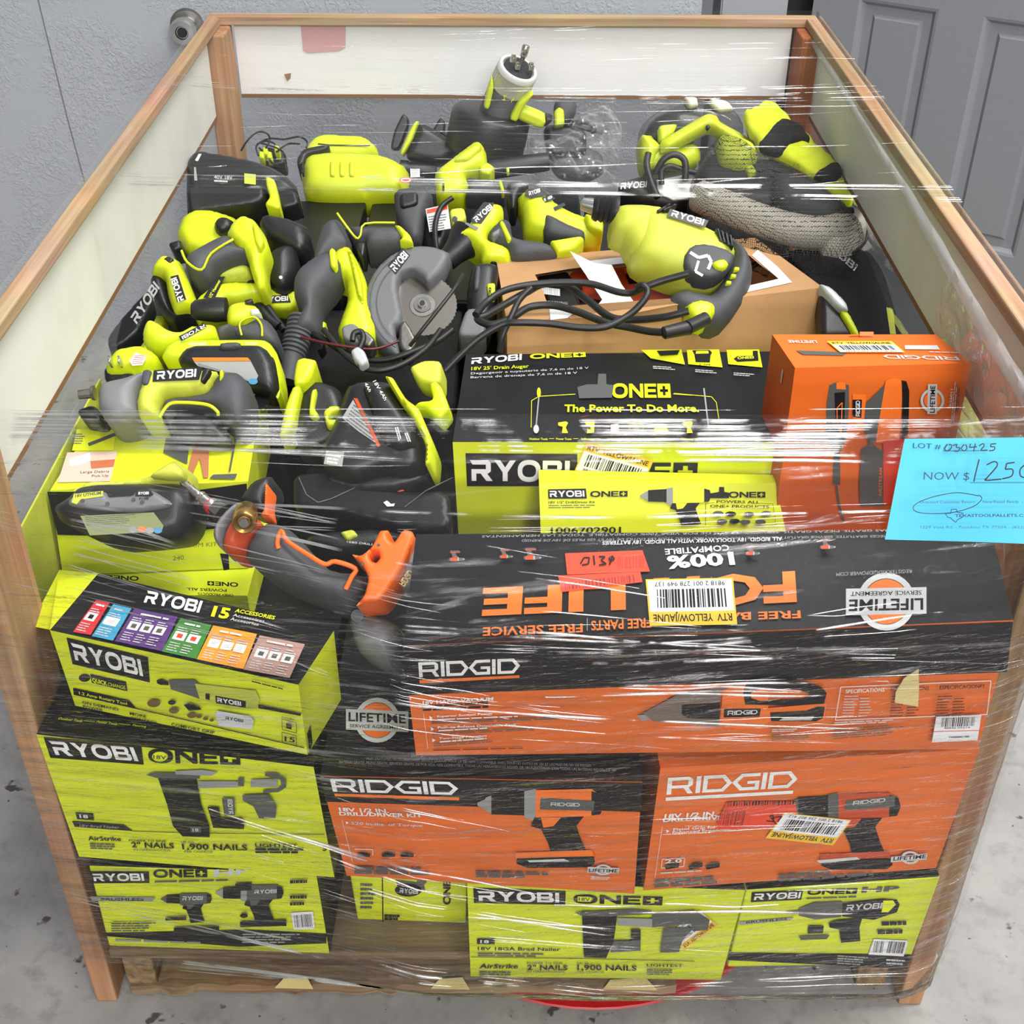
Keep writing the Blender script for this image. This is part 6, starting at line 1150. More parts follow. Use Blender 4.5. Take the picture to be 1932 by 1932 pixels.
T.slab('grip', [(940, 1305), (1060, 1235), (1165, 1185), (1200, 1205), (1225, 1248), (1292, 1265), (1285, 1290), (1190, 1330), (1110, 1365), (1065, 1420), (1010, 1425), (965, 1400)], GRY, -.03, .032, .018)
T.tube('trim_line', [(945, 1305, .033), (975, 1365, .034), (1050, 1405, .034), (1100, 1320, .033), (1215, 1245, .033)], 7, LIME, seg=6, n=4)
T.slab('motor', [(768, 1395), (790, 1345), (832, 1302), (880, 1308), (925, 1332), (960, 1410), (990, 1500), (1010, 1540), (985, 1580), (950, 1590), (893, 1602), (860, 1510), (845, 1410)], LIME, -.03, .036, .014)
T.slab('vent', [(845, 1345), (875, 1328), (905, 1345), (885, 1375)], BLK, .0, .0365, .003)
T.plate('name_plate', [(888, 1440), (928, 1430), (970, 1560), (922, 1572)], BLK, .0366, 'RYOBI', (958, 1560), (918, 1442), (928, 1572))
T.slab('gear_case', [(770, 1420), (800, 1385), (845, 1410), (868, 1490), (893, 1602), (950, 1590), (1000, 1590), (990, 1625), (930, 1645), (880, 1650), (800, 1560), (768, 1480)], BLK, -.04, .02, .014); T.lathe('chuck', (930, 1620), (945, 1660), [(0, 58), (1, 40)], GRY, h=-.01, seg=24)
T = Tool('carton_corner', 'black lettered carton corner along the left panel', 'carton', 'A', (690, 1650), .668, n=(.05, -.35, .93))
T.slab('body', [(560, 1745), (640, 1640), (770, 1500), (800, 1560), (760, 1640), (720, 1720), (640, 1790), (560, 1800)], BLKC, -.03, .0, .004); T.plate('lettering', None, BLK, .0006, 'RYOBI', (712, 1690), (832, 1500), (680, 1650), GRYP)
T = Tool('impact_driver', 'short lime impact driver with a black nose and charcoal body beside the heap centre', 'drill', 'A', (1230, 1630), .69)
T.lathe('nose', (1180, 1612), (1000, 1615), [(0, 62), (.3, 66), (.6, 60), (.9, 52), (1, 36)], BLK, seg=28); T.slab('housing', [(1168, 1575), (1220, 1545), (1300, 1543), (1345, 1590), (1340, 1625), (1280, 1662), (1205, 1672), (1170, 1655)], LIME, -.03, .03, .018, smooth=2)
T.slab('body', [(1115, 1690), (1150, 1665), (1260, 1660), (1345, 1618), (1400, 1650), (1442, 1725), (1432, 1780), (1330, 1770), (1250, 1750), (1130, 1725)], GRY, -.04, .026, .018, smooth=2); T.tube('trim_line', [(1258, 1745, .027), (1250, 1680, .028), (1320, 1650, .028), (1360, 1690, .028), (1365, 1750, .027)], 6, LIME, seg=6, n=4); T.slab('vent', [(1270, 1560), (1310, 1550), (1318, 1570), (1280, 1582)], BLK, .0, .0305, .002); T.slab('light', [(1298, 1605), (1345, 1600), (1350, 1630), (1305, 1635)], LGRYP, .0, .032, .004)
T = Tool('glue_gun', 'lime glue gun with its lettered plate upside down above the charger', 'tool', 'A', (930, 1720), .69)
T.slab('grip', [(718, 1720), (730, 1660), (755, 1628), (800, 1638), (860, 1680), (930, 1692), (1000, 1650), (1010, 1700), (930, 1750), (830, 1790), (745, 1765)], LIME, -.03, .03, .02, smooth=2)
T.slab('barrel', [(835, 1835), (845, 1790), (930, 1735), (1062, 1665), (1108, 1668), (1122, 1730), (1060, 1755), (940, 1790), (900, 1885)], LIME, -.03, .034, .012); T.plate('name_plate', [(930, 1752), (1062, 1682), (1076, 1702), (945, 1776)], BLK, .0346, 'RYOBI', (1062, 1688), (944, 1752), (1070, 1704), LGRYP); T.slab('nozzle', [(1110, 1690), (1190, 1660), (1210, 1700), (1130, 1745)], GRY, -.02, .02, .01)
T = Tool('plug_charger', 'small lime plug-in charger with two metal prongs by the left panel', 'charger', 'A', (660, 1860), .68)
T.slab('body', [(530, 1900), (545, 1850), (590, 1795), (640, 1782), (725, 1772), (800, 1820), (795, 1870), (740, 1905), (690, 1915), (560, 1925)], LIME, -.03, .024, .016, smooth=2); T.slab('plug_face', [(535, 1905), (680, 1890), (700, 1932), (690, 1990), (540, 1980)], BLK, -.03, .008, .006)
for x in (566, 617): T.slab('prong', [(x - 6, 1850), (x + 4, 1850), (x + 5, 1885), (x - 5, 1885)], STEEL, .02, .036, .001)
T.print('data_label', .0246, lambda p: (p.poly([(672, 1880), (708, 1832), (762, 1862), (742, 1900), (690, 1905)], LGRYP), p.bars((685, 1895), (745, 1890), (705, 1845), 5, RSTK, .3, 2, 8)))
T = Tool('battery_charger', 'black charger with lime rim and an orange edged warning label at the left', 'charger', 'D', (1150, 210), .68)
T.slab('rim', [(828, 185), (850, 135), (905, 108), (980, 92), (1360, 88), (1400, 110), (1440, 170), (1462, 300), (1440, 410), (1400, 330), (1180, 300), (910, 220), (870, 215)], LIME, -.04, .02, .010); T.slab('top', [(915, 190), (945, 140), (1000, 122), (1340, 116), (1385, 135), (1425, 200), (1445, 330), (1420, 380), (1340, 360), (1150, 310), (930, 230)], BLK, -.02, .028, .010)
T.slab('ridge', [(1140, 122), (1248, 118), (1250, 150), (1145, 156)], GRY, .01, .034, .005)
T.print('warning_label', .0286, lambda p: (p.poly([(1000, 206), (1290, 206), (1306, 224), (1010, 226)], ORGP), p.poly([(1010, 228), (1306, 226), (1345, 300), (1325, 345), (1230, 300), (1030, 250)], GRYP), p.bars((1030, 246), (1320, 335), (1030, 232), 4, GRYPD, .4, 3, 14), p.disc((1318, 330), 24, 16, mat('blue_print', (70, 140, 180), .5))))
T.print('marking', .0345, lambda p: (p.bars((985, 142), (1100, 140), (985, 126), 2, LGRYP, .5, 3, 9), p.text('RYOBI', (1280, 138), (1335, 137), (1280, 126), LGRYP)))
T = Tool('impact_wrench', 'dusty grey and lime impact wrench with a big lettered plate at the left front', 'drill', 'D', (900, 380), .705)
T.slab('gear_case', [(488, 385), (500, 330), (540, 300), (640, 278), (740, 244), (752, 270), (700, 380), (705, 470), (640, 515), (560, 522), (500, 460)], GRYL, -.04, .036, .016, smooth=3, label='dusty grey gear case')
T.slab('housing', [(690, 400), (738, 258), (772, 240), (858, 236), (890, 252), (1112, 240), (1118, 262), (1066, 360), (960, 372), (838, 378), (805, 430), (820, 500), (700, 488)], LIMED, -.035, .036, .014); T.slab('motor_end', [(836, 384), (1060, 362), (1110, 262), (1160, 244), (1220, 242), (1292, 310), (1295, 470), (1245, 560), (1180, 520), (1100, 450), (1000, 440), (900, 432), (850, 500), (812, 450)], GRY, -.035, .032, .018)
T.slab('grip', [(870, 500), (930, 460), (1080, 470), (1160, 540), (1200, 640), (1000, 620), (880, 580)], BLK, -.035, .012, .014); T.tube('trigger_trim', [(830, 518, .034), (880, 450, .036), (960, 440, .036), (1080, 452, .036), (1130, 485, .034), (1136, 505, .03)], 9, LIME, seg=8, n=5)
T.slab('vent', [(740, 268), (765, 262), (790, 275), (770, 345), (735, 340)], GRY, .0, .038, .003); T.slab('vent', [(1140, 270), (1158, 262), (1160, 300), (1140, 325)], LIME, .0, .034, .003)
T.plate('name_plate', [(800, 272), (1058, 254), (1036, 322), (794, 332)], BLK, .0366, 'RYOBI', (816, 320), (1020, 306), (820, 278), LGRYP); T.slab('rear_vent', [(1055, 262), (1100, 258), (1060, 330), (1040, 325)], BLK, .0, .0375, .002); T.lathe('anvil', (495, 390), (410, 400), [(0, 40), (.2, 36), (.25, 26), (1, 24)], DSTEEL, seg=20)
T.slab('belt_hook', [(390, 470), (480, 440), (540, 500), (520, 540), (420, 520)], BLK, -.05, -.01, .008)
# ---- tall black battery pack group in the middle front
T = Tool('battery_inflator', 'big black tilted battery charger with a lime edge strip, beside the auger carton', 'charger', 'E', (330, 560), .655, n=(-.1, -.6, .8))
T.slab('body', [(130, 330), (200, 300), (345, 300), (400, 350), (470, 470), (545, 620), (556, 760), (470, 800), (330, 780), (180, 835), (20, 790), (-10, 660), (60, 540)], BLK, -.06, .022, .016); T.slab('upper_step', [(215, 330), (330, 320), (460, 500), (520, 640), (420, 680), (330, 640), (270, 480)], BLK, .0, .034, .010)
T.slab('edge_strip', [(340, 290), (385, 300), (420, 360), (455, 415), (520, 460), (560, 555), (592, 640), (582, 750), (552, 760), (560, 660), (520, 570), (470, 480), (420, 420)], LIME, -.04, .040, .006)
T.print('marking', .0346, lambda p: (p.text('18V 4Ah', (285, 330), (345, 430), (305, 322), LGRYP, .01), p.text('4Ah', (240, 340), (265, 385), (258, 334), LGRYP, .02), p.bars((400, 570), (420, 640), (420, 565), 2, LGRYP, .6, 2, 4), p.bars((450, 600), (470, 650), (470, 596), 2, LGRYP, .6, 5, 4)))
T.print('warning_label', .0226, lambda p: (p.poly([(185, 418), (205, 418), (325, 665), (310, 672)], ORGD), p.poly([(183, 425), (300, 650), (210, 590), (125, 520)], GRYP), p.bars((145, 530), (290, 640), (190, 440), 6, GRYPD, .4, 2, 10), p.poly([(42, 690), (136, 700), (126, 774), (30, 760)], GRYP), p.bars((45, 752), (120, 764), (52, 700), 3, LGRYP, .6, 1, 3)))
T.slab('base', [(20, 780), (180, 830), (330, 785), (470, 800), (560, 770), (570, 830), (400, 900), (180, 900), (20, 850)], BLK, -.08, .0, .010); T.slab('latch', [(470, 250), (545, 215), (640, 215), (640, 330), (600, 345), (520, 320)], LIMED, -.06, -.01, .006)
T.slab('hook', [(575, 335), (610, 320), (640, 350), (672, 430), (680, 470), (640, 520), (620, 515), (560, 455), (500, 450), (520, 430), (600, 420)], LIME, -.03, .012, .006)
T = Tool('work_light', 'narrow lime and black tool standing between the impact wrench and the charger', 'tool', 'D', (1600, 400), .665)
T.slab('body', [(1540, 210), (1580, 195), (1650, 210), (1622, 300), (1580, 340), (1530, 345), (1525, 300)], LIME, -.04, .02, .008); T.slab('rail', [(1520, 345), (1570, 340), (1545, 450), (1525, 560), (1460, 620), (1448, 600), (1480, 450)], LIME, -.04, .016, .008); T.slab('case', [(1560, 350), (1640, 300), (1760, 340), (1800, 460), (1760, 640), (1620, 680), (1520, 640)], BLK, -.06, .0, .012); T.slab('clip', [(1620, 370), (1650, 360), (1630, 460), (1660, 500), (1640, 520), (1605, 500)], LIME, -.02, .012, .004)
T.slab('button', [(1680, 480), (1720, 450), (1765, 450), (1772, 480), (1730, 490), (1702, 520), (1760, 520), (1750, 560), (1700, 560)], LIME, -.02, .014, .005)
# ---- charger on the yellow vacuum kit carton
T = Tool('battery_charger', 'black and lime charger with a grey side band resting on the yellow vacuum carton', 'charger', 'D', (640, 980), .672, n=(0, -.7, .72))
T.slab('hood', [(345, 890), (440, 838), (560, 838), (760, 818), (860, 738), (905, 726), (962, 775), (962, 865), (860, 855), (560, 868), (400, 885)], LIMED, -.05, .012, .012); T.slab('hood_step', [(760, 820), (870, 745), (905, 745), (950, 790), (945, 830), (850, 830)], LIMED, .0, .024, .008)
T.slab('body', [(248, 970), (330, 920), (380, 868), (480, 850), (860, 848), (968, 862), (992, 960), (975, 1060), (925, 1130), (760, 1150), (560, 1165), (450, 1130), (290, 1050)], BLK, -.06, .020, .014)
T.slab('side_band', [(345, 975), (352, 930), (540, 896), (556, 930), (600, 926), (682, 922), (705, 890), (790, 892), (895, 960), (868, 985), (700, 1010), (520, 1000)], GRYL, .0, .026, .006, label='grey side band')
T.plate('capacity_plate', [(385, 915), (538, 900), (536, 928), (420, 945), (400, 970), (372, 960)], LIMED, .0265, '18V LITHIUM', (392, 934), (525, 918), (392, 916), INK); T.plate('name_plate', [(705, 898), (785, 898), (800, 920), (780, 930), (705, 928)], BLK, .0265, 'RYOBI', (720, 920), (775, 918), (720, 906)); T.plate('model_plate', None, BLK, .0268, 'P118B', (725, 948), (775, 944), (725, 934), INK)
T.print('data_label', .0206, lambda p: (p.poly([(418, 1030), (800, 1012), (852, 1080), (842, 1112), (468, 1132)], mat('olive_label', (128, 136, 92), .5)), p.bars((450, 1080), (720, 1064), (440, 1030), 5, GRYPD, .35, 3, 16), [p.disc((x, y), 22, 16, m_) for x, y, m_ in ((692, 1102, GRYP), (738, 1100, ORGP), (780, 1106, GRYP), (822, 1106, mat('blue_print', (70, 140, 180), .5)))]))
for x, y in ((430, 952), (696, 946), (740, 960), (560, 968)): T.lathe('screw', (x, y), (x, y + .5), [(0, 11), (1, 11)], BLK, h=.02, h2=.0268, seg=14)
# ---- orange air tool
T = Tool('air_ratchet', 'orange and grey air tool with a brass fitting and a steel hose coupling', 'tool', 'D', (1400, 1150), .655, n=(-.05, -.62, .78))
T.slab('head', [(1086, 1110), (1100, 1050), (1150, 985), (1205, 940), (1240, 935), (1210, 1000), (1150, 1080), (1135, 1170), (1110, 1160)], GRYL, -.05, .03, .016, smooth=2); T.slab('orange_ring', [(1132, 1165), (1150, 1082), (1205, 1000), (1240, 975), (1300, 1000), (1345, 1045), (1280, 1100), (1245, 1185), (1200, 1205), (1150, 1190)], ORGD, -.05, .034, .018)
T.slab('body', [(1238, 1190), (1280, 1095), (1345, 1030), (1440, 1040), (1530, 1110), (1680, 1270), (1800, 1290), (1905, 1330), (1850, 1420), (1790, 1490), (1600, 1425), (1400, 1335), (1262, 1235)], GRY, -.05, .036, .028, smooth=2)
T.lathe('brass_fitting', (1285, 1000), (1270, 1068), [(0, 50), (.15, 58), (.5, 58), (.55, 64), (.95, 62), (1.0, 54), (.96, 40), (.9, 30)], BRASS, h=.02, h2=.05, seg=36, label='round brass fitting'); T.lathe('fitting_core', (1274, 1052), (1270, 1070), [(0, 30), (1, 24)], DSTEEL, h=.042, h2=.050, seg=24)
T.lathe('hose_coupling', (1128, 1000), (945, 852), [(0, 34), (.1, 42), (.2, 42), (.21, 30), (.4, 30), (.41, 34), (.48, 34), (.49, 22), (.58, 26), (.66, 20), (.74, 25), (.8, 19), (.88, 24), (.95, 16), (1, 14)], STEEL, h=.0, seg=20, label='stepped steel hose coupling'); T.lathe('seal_ring', (1120, 1000), (1085, 965), [(0, 40), (.5, 42), (1, 38)], mat('red_seal', (190, 40, 40), .4), h=.0, seg=24); T.lathe('hex_collar', (1150, 1015), (1110, 985), [(0, 52), (1, 48)], DSTEEL, h=.0, seg=6)
T.tube('stripe', [(1450, 1200, .034), (1444, 1165, .036), (1465, 1108, .037), (1495, 1160, .037), (1600, 1230, .037), (1690, 1282, .037), (1745, 1268, .037), (1850, 1305, .036), (1830, 1350, .036), (1800, 1412, .034)], 13, ORG, seg=8, n=4)
T.slab('fin', [(1375, 850), (1398, 870), (1385, 960), (1400, 1025), (1350, 1025), (1372, 990)], ORG, -.02, .02, .004); T.slab('upper_arm', [(1230, 930), (1300, 830), (1400, 800), (1420, 860), (1380, 1000), (1290, 985)], BLK, -.06, .0, .012)
S3 = Tool('x', '', 'x', 'E', (330, 1300), .655, n=(-.05, -.62, .78)); bpy.data.objects.remove(S3.t); S3.t = T.t
S3.slab('base_plate', [(170, 1225), (220, 1235), (272, 1195), (295, 1155), (320, 1102), (368, 1100), (358, 1140), (392, 1172), (442, 1095), (490, 1108), (500, 1140), (440, 1290), (322, 1470), (240, 1475), (190, 1500), (240, 1440), (262, 1350), (235, 1290), (205, 1250)], ORG, -.05, .022, .004, holes=[[(262, 1230), (282, 1205), (312, 1212), (322, 1245), (300, 1272), (272, 1262)]], label='orange base plate with a hole')
S3.slab('base_side', [(440, 1290), (500, 1140), (512, 1180), (505, 1400), (440, 1405), (420, 1380)], GRYL, -.05, .0, .008); S3.plate('name_plate', None, BLK, .0005, 'RIDGID', (420, 1380), (470, 1310), (450, 1400), TAN)
for x, y in ((232, 1280), (315, 1182)): S3.lathe('screw', (x, y), (x, y + .5), [(0, 8), (1, 8)], BLK, h=.015, h2=.0228, seg=10)
S3.slab('swivel_foot', [(150, 1540), (250, 1520), (400, 1580), (420, 1700), (360, 1790), (200, 1720), (160, 1620)], GRYL, -.12, -.03, .02, smooth=2); S3.lathe('pivot', (205, 1550), (205, 1551), [(0, 38), (1, 34)], GRY, h=-.04, h2=-.02, seg=24)
# ---- black carton with orange line art behind the air tool
T = Tool('tool_carton', 'matt black carton with fine orange and grey line art behind the orange air tool', 'carton', 'E', (300, 960), .592, n=(0, -.5, .87))
T.slab('body', [(-130, 810), (40, 795), (250, 830), (450, 900), (680, 890), (700, 1090), (600, 1105), (420, 1085), (120, 1010), (-130, 990)], BLKC, -.07, .0, .005)
T.print('line_art', .0006, lambda p: (p.line([(-100, 830), (-60, 920), (0, 960), (70, 940), (220, 870)], 5, GRYPD), p.line([(230, 730), (265, 820)], 8, ORG), p.poly([(290, 855), (400, 860), (450, 900), (420, 905), (350, 880)], ORGD), p.poly([(340, 960), (360, 950), (380, 968), (400, 965), (395, 980), (360, 982)], LGRYP), p.line([(450, 985), (560, 900), (700, 830)], 4, GRYPD)))
T = Tool('drill_case', 'black drill battery shell tucked between the air tool and the vacuum carton', 'tool', 'E', (190, 1140), .585)
T.slab('body', [(100, 1090), (290, 1080), (420, 1100), (440, 1150), (300, 1200), (120, 1230), (-80, 1180), (-60, 1110)], BLK, -.06, -.012, .012); T.print('marking', -.0115, lambda p: p.text('1080 DRILL', (150, 1170), (290, 1185), (152, 1158), LGRYP, 0)); T.slab('clip', [(110, 1110), (180, 1095), (210, 1130), (150, 1160)], LIMED, -.03, -.008, .004)

filler('carton', 'lime carton pressed flat against the film below the left panel', -.5275, -.505, .475, .72, .36, .615, LIMEC)  # added block, its lime colour stands in for reflections in the side film
filler('carton', 'grey carton edge along the left film, behind the pressed lime carton', -.5275, -.505, .73, .98, .36, .63, GRYL)  # added block, its grey stands in for the film's grey reflections

filler('reflection_sheet', 'lime cardboard sheet pressed against the film beside the yellow vacuum carton', -.5290, -.5265, .10, .46, .30, .655, LIMED)['category'] = 'cardboard'  # added thin sheet whose colour imitates yellow-green reflection smears on the film
# ================================================================ stretch wrap round the whole crate
def film_material(name, base, streak, scale, rot, bump, thr=(.56, .74), gloss=1.1, gst=.08):
    m = bpy.data.materials.new(name); m.use_nodes = True; nt = m.node_tree; nt.nodes.remove(nt.nodes['Principled BSDF'])
    tc = nt.nodes.new('ShaderNodeTexCoord'); outs = []
    for k, (sc_, ro) in enumerate(((scale, rot), ((scale[0] * 1.7, scale[1] * 1.7, scale[2] * .8), (rot[0], rot[1] + math.radians(9), rot[2] + math.radians(5))))):
        mp = nt.nodes.new('ShaderNodeMapping'); mp.inputs['Scale'].default_value = sc_; mp.inputs['Rotation'].default_value = ro; mp.vector_type = 'POINT'
        r0 = nt.nodes.new('ShaderNodeMapping'); r0.inputs['Rotation'].default_value = ro; mp.inputs['Rotation'].default_value = (0, 0, 0)
        n = nt.nodes.new('ShaderNodeTexNoise'); n.inputs['Scale'].default_value = 1; n.inputs['Detail'].default_value = 5; n.inputs['Roughness'].default_value = .6; n.inputs['Distortion'].default_value = .3
        link_nodes(nt, (tc.outputs['Object'], r0.inputs[0]), (r0.outputs[0], mp.inputs[0]), (mp.outputs[0], n.inputs['Vector'])); outs.append(n.outputs['Fac'])
    patch = nt.nodes.new('ShaderNodeTexNoise'); patch.inputs['Scale'].default_value = 3.2; patch.inputs['Detail'].default_value = 2; nt.links.new(tc.outputs['Object'], patch.inputs['Vector'])
    def rng(src, a, b, c=0.0, d=1.0):
        r = nt.nodes.new('ShaderNodeMapRange'); r.interpolation_type = 'SMOOTHSTEP'; r.inputs[1].default_value = a; r.inputs[2].default_value = b; r.inputs[3].default_value = c; r.inputs[4].default_value = d; nt.links.new(src, r.inputs[0]); return r.outputs[0]
    def mth(op, a, b):
        q = nt.nodes.new('ShaderNodeMath'); q.operation = op
        for i, v in enumerate((a, b)):
            if isinstance(v, float): q.inputs[i].default_value = v
            else: nt.links.new(v, q.inputs[i])
        return q.outputs[0]
    st = mth('MAXIMUM', rng(outs[0], *thr), rng(outs[1], thr[0] + .03, thr[1] + .05))
    st = mth('MULTIPLY', st, rng(patch.outputs['Fac'], .42, .66, .06, 1.0))
    lw = nt.nodes.new('ShaderNodeLayerWeight'); lw.inputs[0].default_value = .12
    hgt = mth('ADD', outs[0], outs[1])
    bp = nt.nodes.new('ShaderNodeBump'); bp.inputs['Strength'].default_value = bump; bp.inputs['Distance'].default_value = .01; nt.links.new(hgt, bp.inputs['Height']); nt.links.new(bp.outputs[0], lw.inputs['Normal'])
    fac = mth('ADD', mth('MULTIPLY', st, streak), base)
    df = nt.nodes.new('ShaderNodeBsdfDiffuse'); df.inputs[0].default_value = (.86, .88, .9, 1); tl = nt.nodes.new('ShaderNodeBsdfTranslucent'); tl.inputs[0].default_value = (.8, .82, .84, 1)
    hz = nt.nodes.new('ShaderNodeMixShader'); hz.inputs[0].default_value = .3; link_nodes(nt, (df.outputs[0], hz.inputs[1]), (tl.outputs[0], hz.inputs[2]))
    tr = nt.nodes.new('ShaderNodeBsdfTransparent'); tr.inputs[0].default_value = (.975, .975, .97, 1); m1 = nt.nodes.new('ShaderNodeMixShader'); link_nodes(nt, (fac, m1.inputs[0]), (tr.outputs[0], m1.inputs[1]), (hz.outputs[0], m1.inputs[2]))
    gl = nt.nodes.new('ShaderNodeBsdfGlossy'); gl.inputs['Roughness'].default_value = .07; nt.links.new(bp.outputs[0], gl.inputs['Normal'])
    gf = mth('ADD', mth('MULTIPLY', lw.outputs['Fresnel'], gloss), mth('MULTIPLY', st, gst))
    m2 = nt.nodes.new('ShaderNodeMixShader'); link_nodes(nt, (gf, m2.inputs[0]), (m1.outputs[0], m2.inputs[1]), (gl.outputs[0], m2.inputs[2]), (m2.outputs[0], nt.nodes['Material Output'].inputs[0]))
    return m
FILM_F = film_material('clear_stretch_film', .014, .24, (4.5, 4.5, 70), (0, math.radians(5), 0), 1.0, (.59, .72), 1.15, .12)
FILM_S = film_material('clear_stretch_film_side', .12, .22, (2.5, 2.0, 40), (math.radians(8), 0, 0), .12, gloss=.7)
FILM_T = film_material('clear_stretch_film_top', .008, .08, (1.6, 60, 30), (0, 0, math.radians(2)), .25, (.6, .78), .35, .04)
FILM_C = film_material('crumpled_stretch_film', .14, .22, (9, 4, 9), (.3, .2, .1), .25, (.5, .75), .22, .03)
FILM_B = film_material('bunched_stretch_film', .36, .3, (30, 1.5, 30), (0, 0, 0), .3, (.45, .7), .4, .05)
STRAND = bpy.data.materials.new('film_fold_line'); STRAND.use_nodes = True; nt = STRAND.node_tree; nt.nodes.remove(nt.nodes['Principled BSDF'])
gl = nt.nodes.new('ShaderNodeBsdfGlossy'); gl.inputs['Roughness'].default_value = .16; df = nt.nodes.new('ShaderNodeBsdfDiffuse'); df.inputs[0].default_value = (.86, .88, .9, 1); tr = nt.nodes.new('ShaderNodeBsdfTransparent'); m1 = nt.nodes.new('ShaderNodeMixShader'); m1.inputs[0].default_value = .22; m2 = nt.nodes.new('ShaderNodeMixShader')
tc = nt.nodes.new('ShaderNodeTexCoord'); n = nt.nodes.new('ShaderNodeTexNoise'); n.inputs['Scale'].default_value = 16; n.inputs['Detail'].default_value = 5; r = nt.nodes.new('ShaderNodeMapRange'); r.inputs[1].default_value = .46; r.inputs[2].default_value = .66; r.inputs[3].default_value = .0; r.inputs[4].default_value = .5
link_nodes(nt, (tc.outputs['Object'], n.inputs['Vector']), (n.outputs['Fac'], r.inputs[0]), (r.outputs[0], m2.inputs[0]), (gl.outputs[0], m1.inputs[1]), (df.outputs[0], m1.inputs[2]), (tr.outputs[0], m2.inputs[1]), (m1.outputs[0], m2.inputs[2]), (m2.outputs[0], nt.nodes['Material Output'].inputs[0]))
def lerp_tab(tab, x):
    for (a, ya), (b, yb) in zip(tab, tab[1:]):
        if x <= b: t = max(0, (x - a) / (b - a)); return ya + (yb - ya) * t
    return tab[-1][1]
XT = [(-.537, -.004), (-.50, -.016), (-.2, -.072), (-.1, -.096), (.1, -.102), (.45, -.099), (.485, -.085), (.51, -.04), (.537, -.004)]
ZT = [(.08, .35), (.12, .64), (.165, 1), (.72, 1), (.88, .04), (.9, 0)]
def film_y(x, z): return lerp_tab(XT, x) * lerp_tab(ZT, z)
wrap = thing('stretch_wrap', 'clear creased stretch film wound round the whole crate and pallet load', 'plastic wrap', (0, .6, 0))
rnd = random.Random(21)
def strand(g, fn, a, b, r, n=26, wob=.002):
    """fold line from a to b in the sheet's own (s, t) coordinates"""
    sd = rnd.uniform(0, 100); P = []
    for i in range(n + 1):
        t = i / n; s_ = a[0] + (b[0] - a[0]) * t; q = a[1] + (b[1] - a[1]) * t + wob * noise.noise(Vector((t * 3, sd, 0))) * 2
        P.append(fn(s_, q))
    g.tube(P, r, STRAND, 5, rfn=lambda t: r * (.35 + .65 * math.sin(math.pi * min(1, max(0, t)))) , cap=False)
# front sheet: a bulging, rippled sheet plus its fold lines
g = Geo(); nx, nz = 150, 190; k = g.m(FILM_F)
for j in range(nz + 1):
    z = .098 + (.885 - .098) * j / nz
    for i in range(nx + 1):
        x = -.537 + 1.074 * i / nx
        d = .0022 * noise.noise(Vector((x * 2.2, z * 55 + x * 3.0, 1.7))) + .0016 * noise.noise(Vector((x * 3.5, z * 120 - x * 5, 8.1)))
        zz = z + (.012 * noise.noise(Vector((x * 4, 3.1, 0))) if j == 0 else 0)
        g.v.append((x, film_y(x, z) - .004 + d, zz))
for j in range(nz):
    for i in range(nx):
        a = j * (nx + 1) + i; g.f.append((a, a + 1, a + nx + 2, a + nx + 1)); g.mi.append(k)
ff = lambda x, z: (x, film_y(x, z) - .0065, z)
for i in range(24): z = rnd.uniform(.855, .887); strand(g, ff, (-.537, z), (.537, z + rnd.uniform(-.010, .010)), rnd.choice((.0006, .0010, .0014, .0022)), 40)
BUN = [(.835, -.53, .1, -.10, 9), (.80, -.53, -.05, -.16, 9), (.765, -.53, .0, -.17, 10), (.72, -.53, -.1, -.14, 7), (.79, -.3, .5, .02, 8), (.855, -.2, .53, .0, 8), (.74, -.25, .45, -.04, 9), (.70, .1, .53, .12, 8), (.69, -.2, .3, .0, 8),
       (.66, -.25, .1, -.18, 10), (.655, .0, .5, .02, 9), (.62, -.2, .35, -.06, 8), (.60, .15, .53, .05, 6), (.50, -.2, .0, -.2, 6), (.42, -.35, .05, -.22, 9), (.36, -.3, .15, -.2, 10), (.33, .0, .5, .03, 7), (.30, -.2, .3, -.1, 8), (.24, -.5, .0, -.08, 6), (.22, -.2, .25, -.12, 8), (.19, .1, .53, .04, 7), (.46, .1, .5, .06, 5)]
for (z0, xa, xb, sl, n) in BUN:
    for i in range(max(3, int(n * .7))):
        x0 = xa + rnd.uniform(-.04, .12); x1 = min(.532, xb + rnd.uniform(-.25, .05)); x0 = max(-.535, x0)
        if x1 < x0 + .08: continue
        z = z0 + rnd.gauss(0, .012) + sl * (x0 - xa); z1 = z + (sl + rnd.gauss(0, .02)) * (x1 - x0)
        strand(g, ff, (x0, min(.878, max(.108, z))), (x1, min(.88, max(.105, z1))), rnd.uniform(.0014, .0026) if rnd.random() < .22 else rnd.uniform(.0003, .0009), 24, .003)
for i in range(26): z = rnd.uniform(.10, .135); strand(g, ff, (rnd.uniform(-.53, -.2), z), (rnd.uniform(.1, .53), z + rnd.uniform(-.015, .01)), rnd.uniform(.0006, .0014), 34)
g.build('front_sheet', wrap, smooth=180, weld=False)
